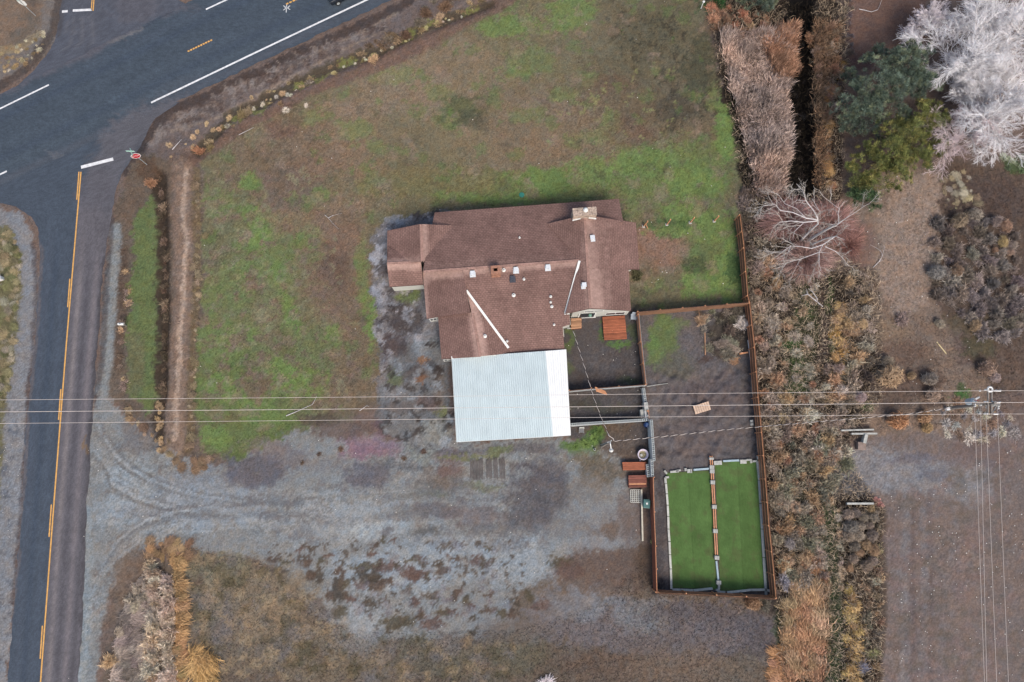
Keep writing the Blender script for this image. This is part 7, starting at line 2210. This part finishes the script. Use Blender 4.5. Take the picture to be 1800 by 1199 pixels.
red_shrub(1455, 395, 62, 52, 2.4, 4200, (164, 128, 122), 'reddish twiggy shrub under the right limbs of the dead white trees', 52)
red_shrub(1415, 455, 60, 46, 2.2, 4200, (166, 136, 130), 'reddish twiggy shrub below the drooping dead limbs', 53)
red_shrub(1490, 430, 34, 36, 1.6, 1500, (150, 112, 104), 'thin reddish shrub at the edge of the dirt patch', 54)
# broken white limbs on the ground
def fallen(name, label, paths, seed, nb=3):
    rng = np.random.default_rng(seed)
    items = []
    for path, r in paths:
        pts = np.array([np.array(P(u, v, z)) for u, v, z in path])
        items.append((pts, np.linspace(r, r * .4, len(pts))))
        for j in range(nb):
            i = rng.integers(0, len(pts) - 1)
            d = (pts[i + 1] - pts[i]) / np.linalg.norm(pts[i + 1] - pts[i]) + rng.normal(size=3) * np.array([.6, .6, .2])
            d[2] = abs(d[2]) * .3
            q = pts[i + 1]
            items.append((np.array([q, q + d * .3, q + d * .65 + rng.normal(size=3) * .06]), np.array([r * .5, r * .35, r * .2])))
    v, f = tubes_np(items, 5)
    o = bpy.data.objects.new(name, np_mesh(name, v, f, M_BARKW, None, True))
    COL.objects.link(o)
    return tag(o, label, 'branch')
fallen('fallen_limb', 'broken white limb lying beside the bare path in the belt', [([(1446, 539, .3), (1432, 527, .4), (1420, 517, .45), (1409, 520, .3), (1405, 537, .15)], .09), ([(1437, 529, .4), (1436, 524, .5), (1428, 513, .6), (1421, 507, .5)], .05)], 1, 1)
fallen('fallen_branch', 'curved white branch on the brown dirt at the top edge', [([(1510, 16, .1), (1520, 18, .2), (1532, 21, .25), (1543, 17, .2), (1547, 8, .1)], .05)], 2, 1)
fallen('fallen_branch', 'feathery white branch lying on the dirt patch right of the dead trees', [([(1535, 470, .08), (1545, 460, .15), (1551, 450, .2), (1549, 442, .15)], .04)], 3, 5)
fallen('fallen_branch', 'long pale stick on the lawn under the middle power line', [([(503, 731, .06), (520, 724, .08), (549, 711, .08)], .05)], 4, 1)
fallen('fallen_branch', 'short pale stick on the lawn left of the house apron', [([(632, 722, .06), (645, 713, .08)], .04)], 5, 1)
fallen('fallen_branch', 'forked orange twig on the lawn left of the house', [([(571, 378, .05), (577, 383, .08), (586, 378, .08)], .04), ([(577, 383, .08), (583, 380, .1)], .03)], 6, 1)
fallen('fallen_branch', 'pale stick on bare soil near the stop sign with the street blades', [([(303, 263, .06), (319, 245, .1)], .05)], 7, 0)
fallen('fallen_branch', 'thin pale stick on soil at the upper left corner of the lawn', [([(420, 237, .05), (446, 224, .06)], .03)], 8, 0)
fallen('fallen_branch', 'bowed white twigs resting on the blue-green conifer', [([(1618, 120, 5.2), (1605, 108, 5.3), (1590, 92, 5.2), (1598, 78, 5.0), (1612, 80, 4.8)], .04), ([(1618, 120, 5.2), (1600, 112, 5.3), (1582, 104, 5.1)], .035), ([(1612, 134, 5.0), (1590, 134, 5.0), (1572, 142, 4.8)], .035), ([(1620, 120, 5.2), (1626, 106, 5.2), (1630, 92, 5.0)], .03)], 9, 3)
# pale stones and scraps strewn about
def pebbles(name, n, pts, r0, r1, seed, fixed=(), col=(236, 230, 224)):
    q = random.Random(seed)
    mb = MB()
    us, vs = [p[0] for p in pts], [p[1] for p in pts]
    places = list(fixed)
    while len(places) < n + len(fixed):
        u, v = q.uniform(min(us), max(us)), q.uniform(min(vs), max(vs))
        if inside(np.array([u]), np.array([v]), pts)[0]:
            places.append((u, v))
    for u, v in places:
        p = P(u, v, .03)
        r = q.uniform(r0, r1)
        mb.lathe(p, [(.0, -r * .4), (r, 0), (r * .7, r * .5), (.0, r * .7)], 6)
    return mb.build(name, mat('pale_stones', S(*col), .9, .3, 3), kind='stuff')
pebbles('pale_stones', 150, [(1560, 870), (1800, 780), (1800, 1199), (1560, 1199)], .025, .065, 1, [(1639, 935.5), (1650, 935.5), (1652, 942), (1647, 946.5), (1654.5, 951), (1674, 937), (1681, 937), (1658, 957.5), (1676.5, 956), (1620, 999), (1738, 1050), (1690, 1148), (1783, 1016), (1734, 955), (1720, 999.5), (1775, 1094)])
pebbles('pale_stones', 70, [(1520, 310), (1650, 300), (1640, 520), (1760, 660), (1740, 720), (1540, 720)], .025, .06, 2, [(1542, 522), (1636, 632), (1644, 615)])
pebbles('pale_scraps', 60, lawn, .03, .06, 3, [(773, 369), (767, 346), (1110, 388.5), (1124.5, 404), (1238.5, 420.5), (1160.5, 462), (1170, 476), (1172, 479), (1164, 478), (1157, 491.5), (1146, 496.5), (1271, 498.5), (1209, 410)])
pebbles('pale_stones', 60, yard, .025, .055, 4, [(861, 805), (662, 878), (1067, 1001), (710, 862), (705, 690)])
pebbles('pale_stones', 30, [(-10, 750), (40, 780), (30, 900), (10, 1000)], .02, .04, 5, [(20.5, 805), (32, 836)])
pebbles('pale_stones', 26, [(985, 560), (1120, 560), (1140, 800), (1010, 800)], .02, .05, 6, [(1117, 618), (1113, 620), (1117.5, 766), (1060, 791)])
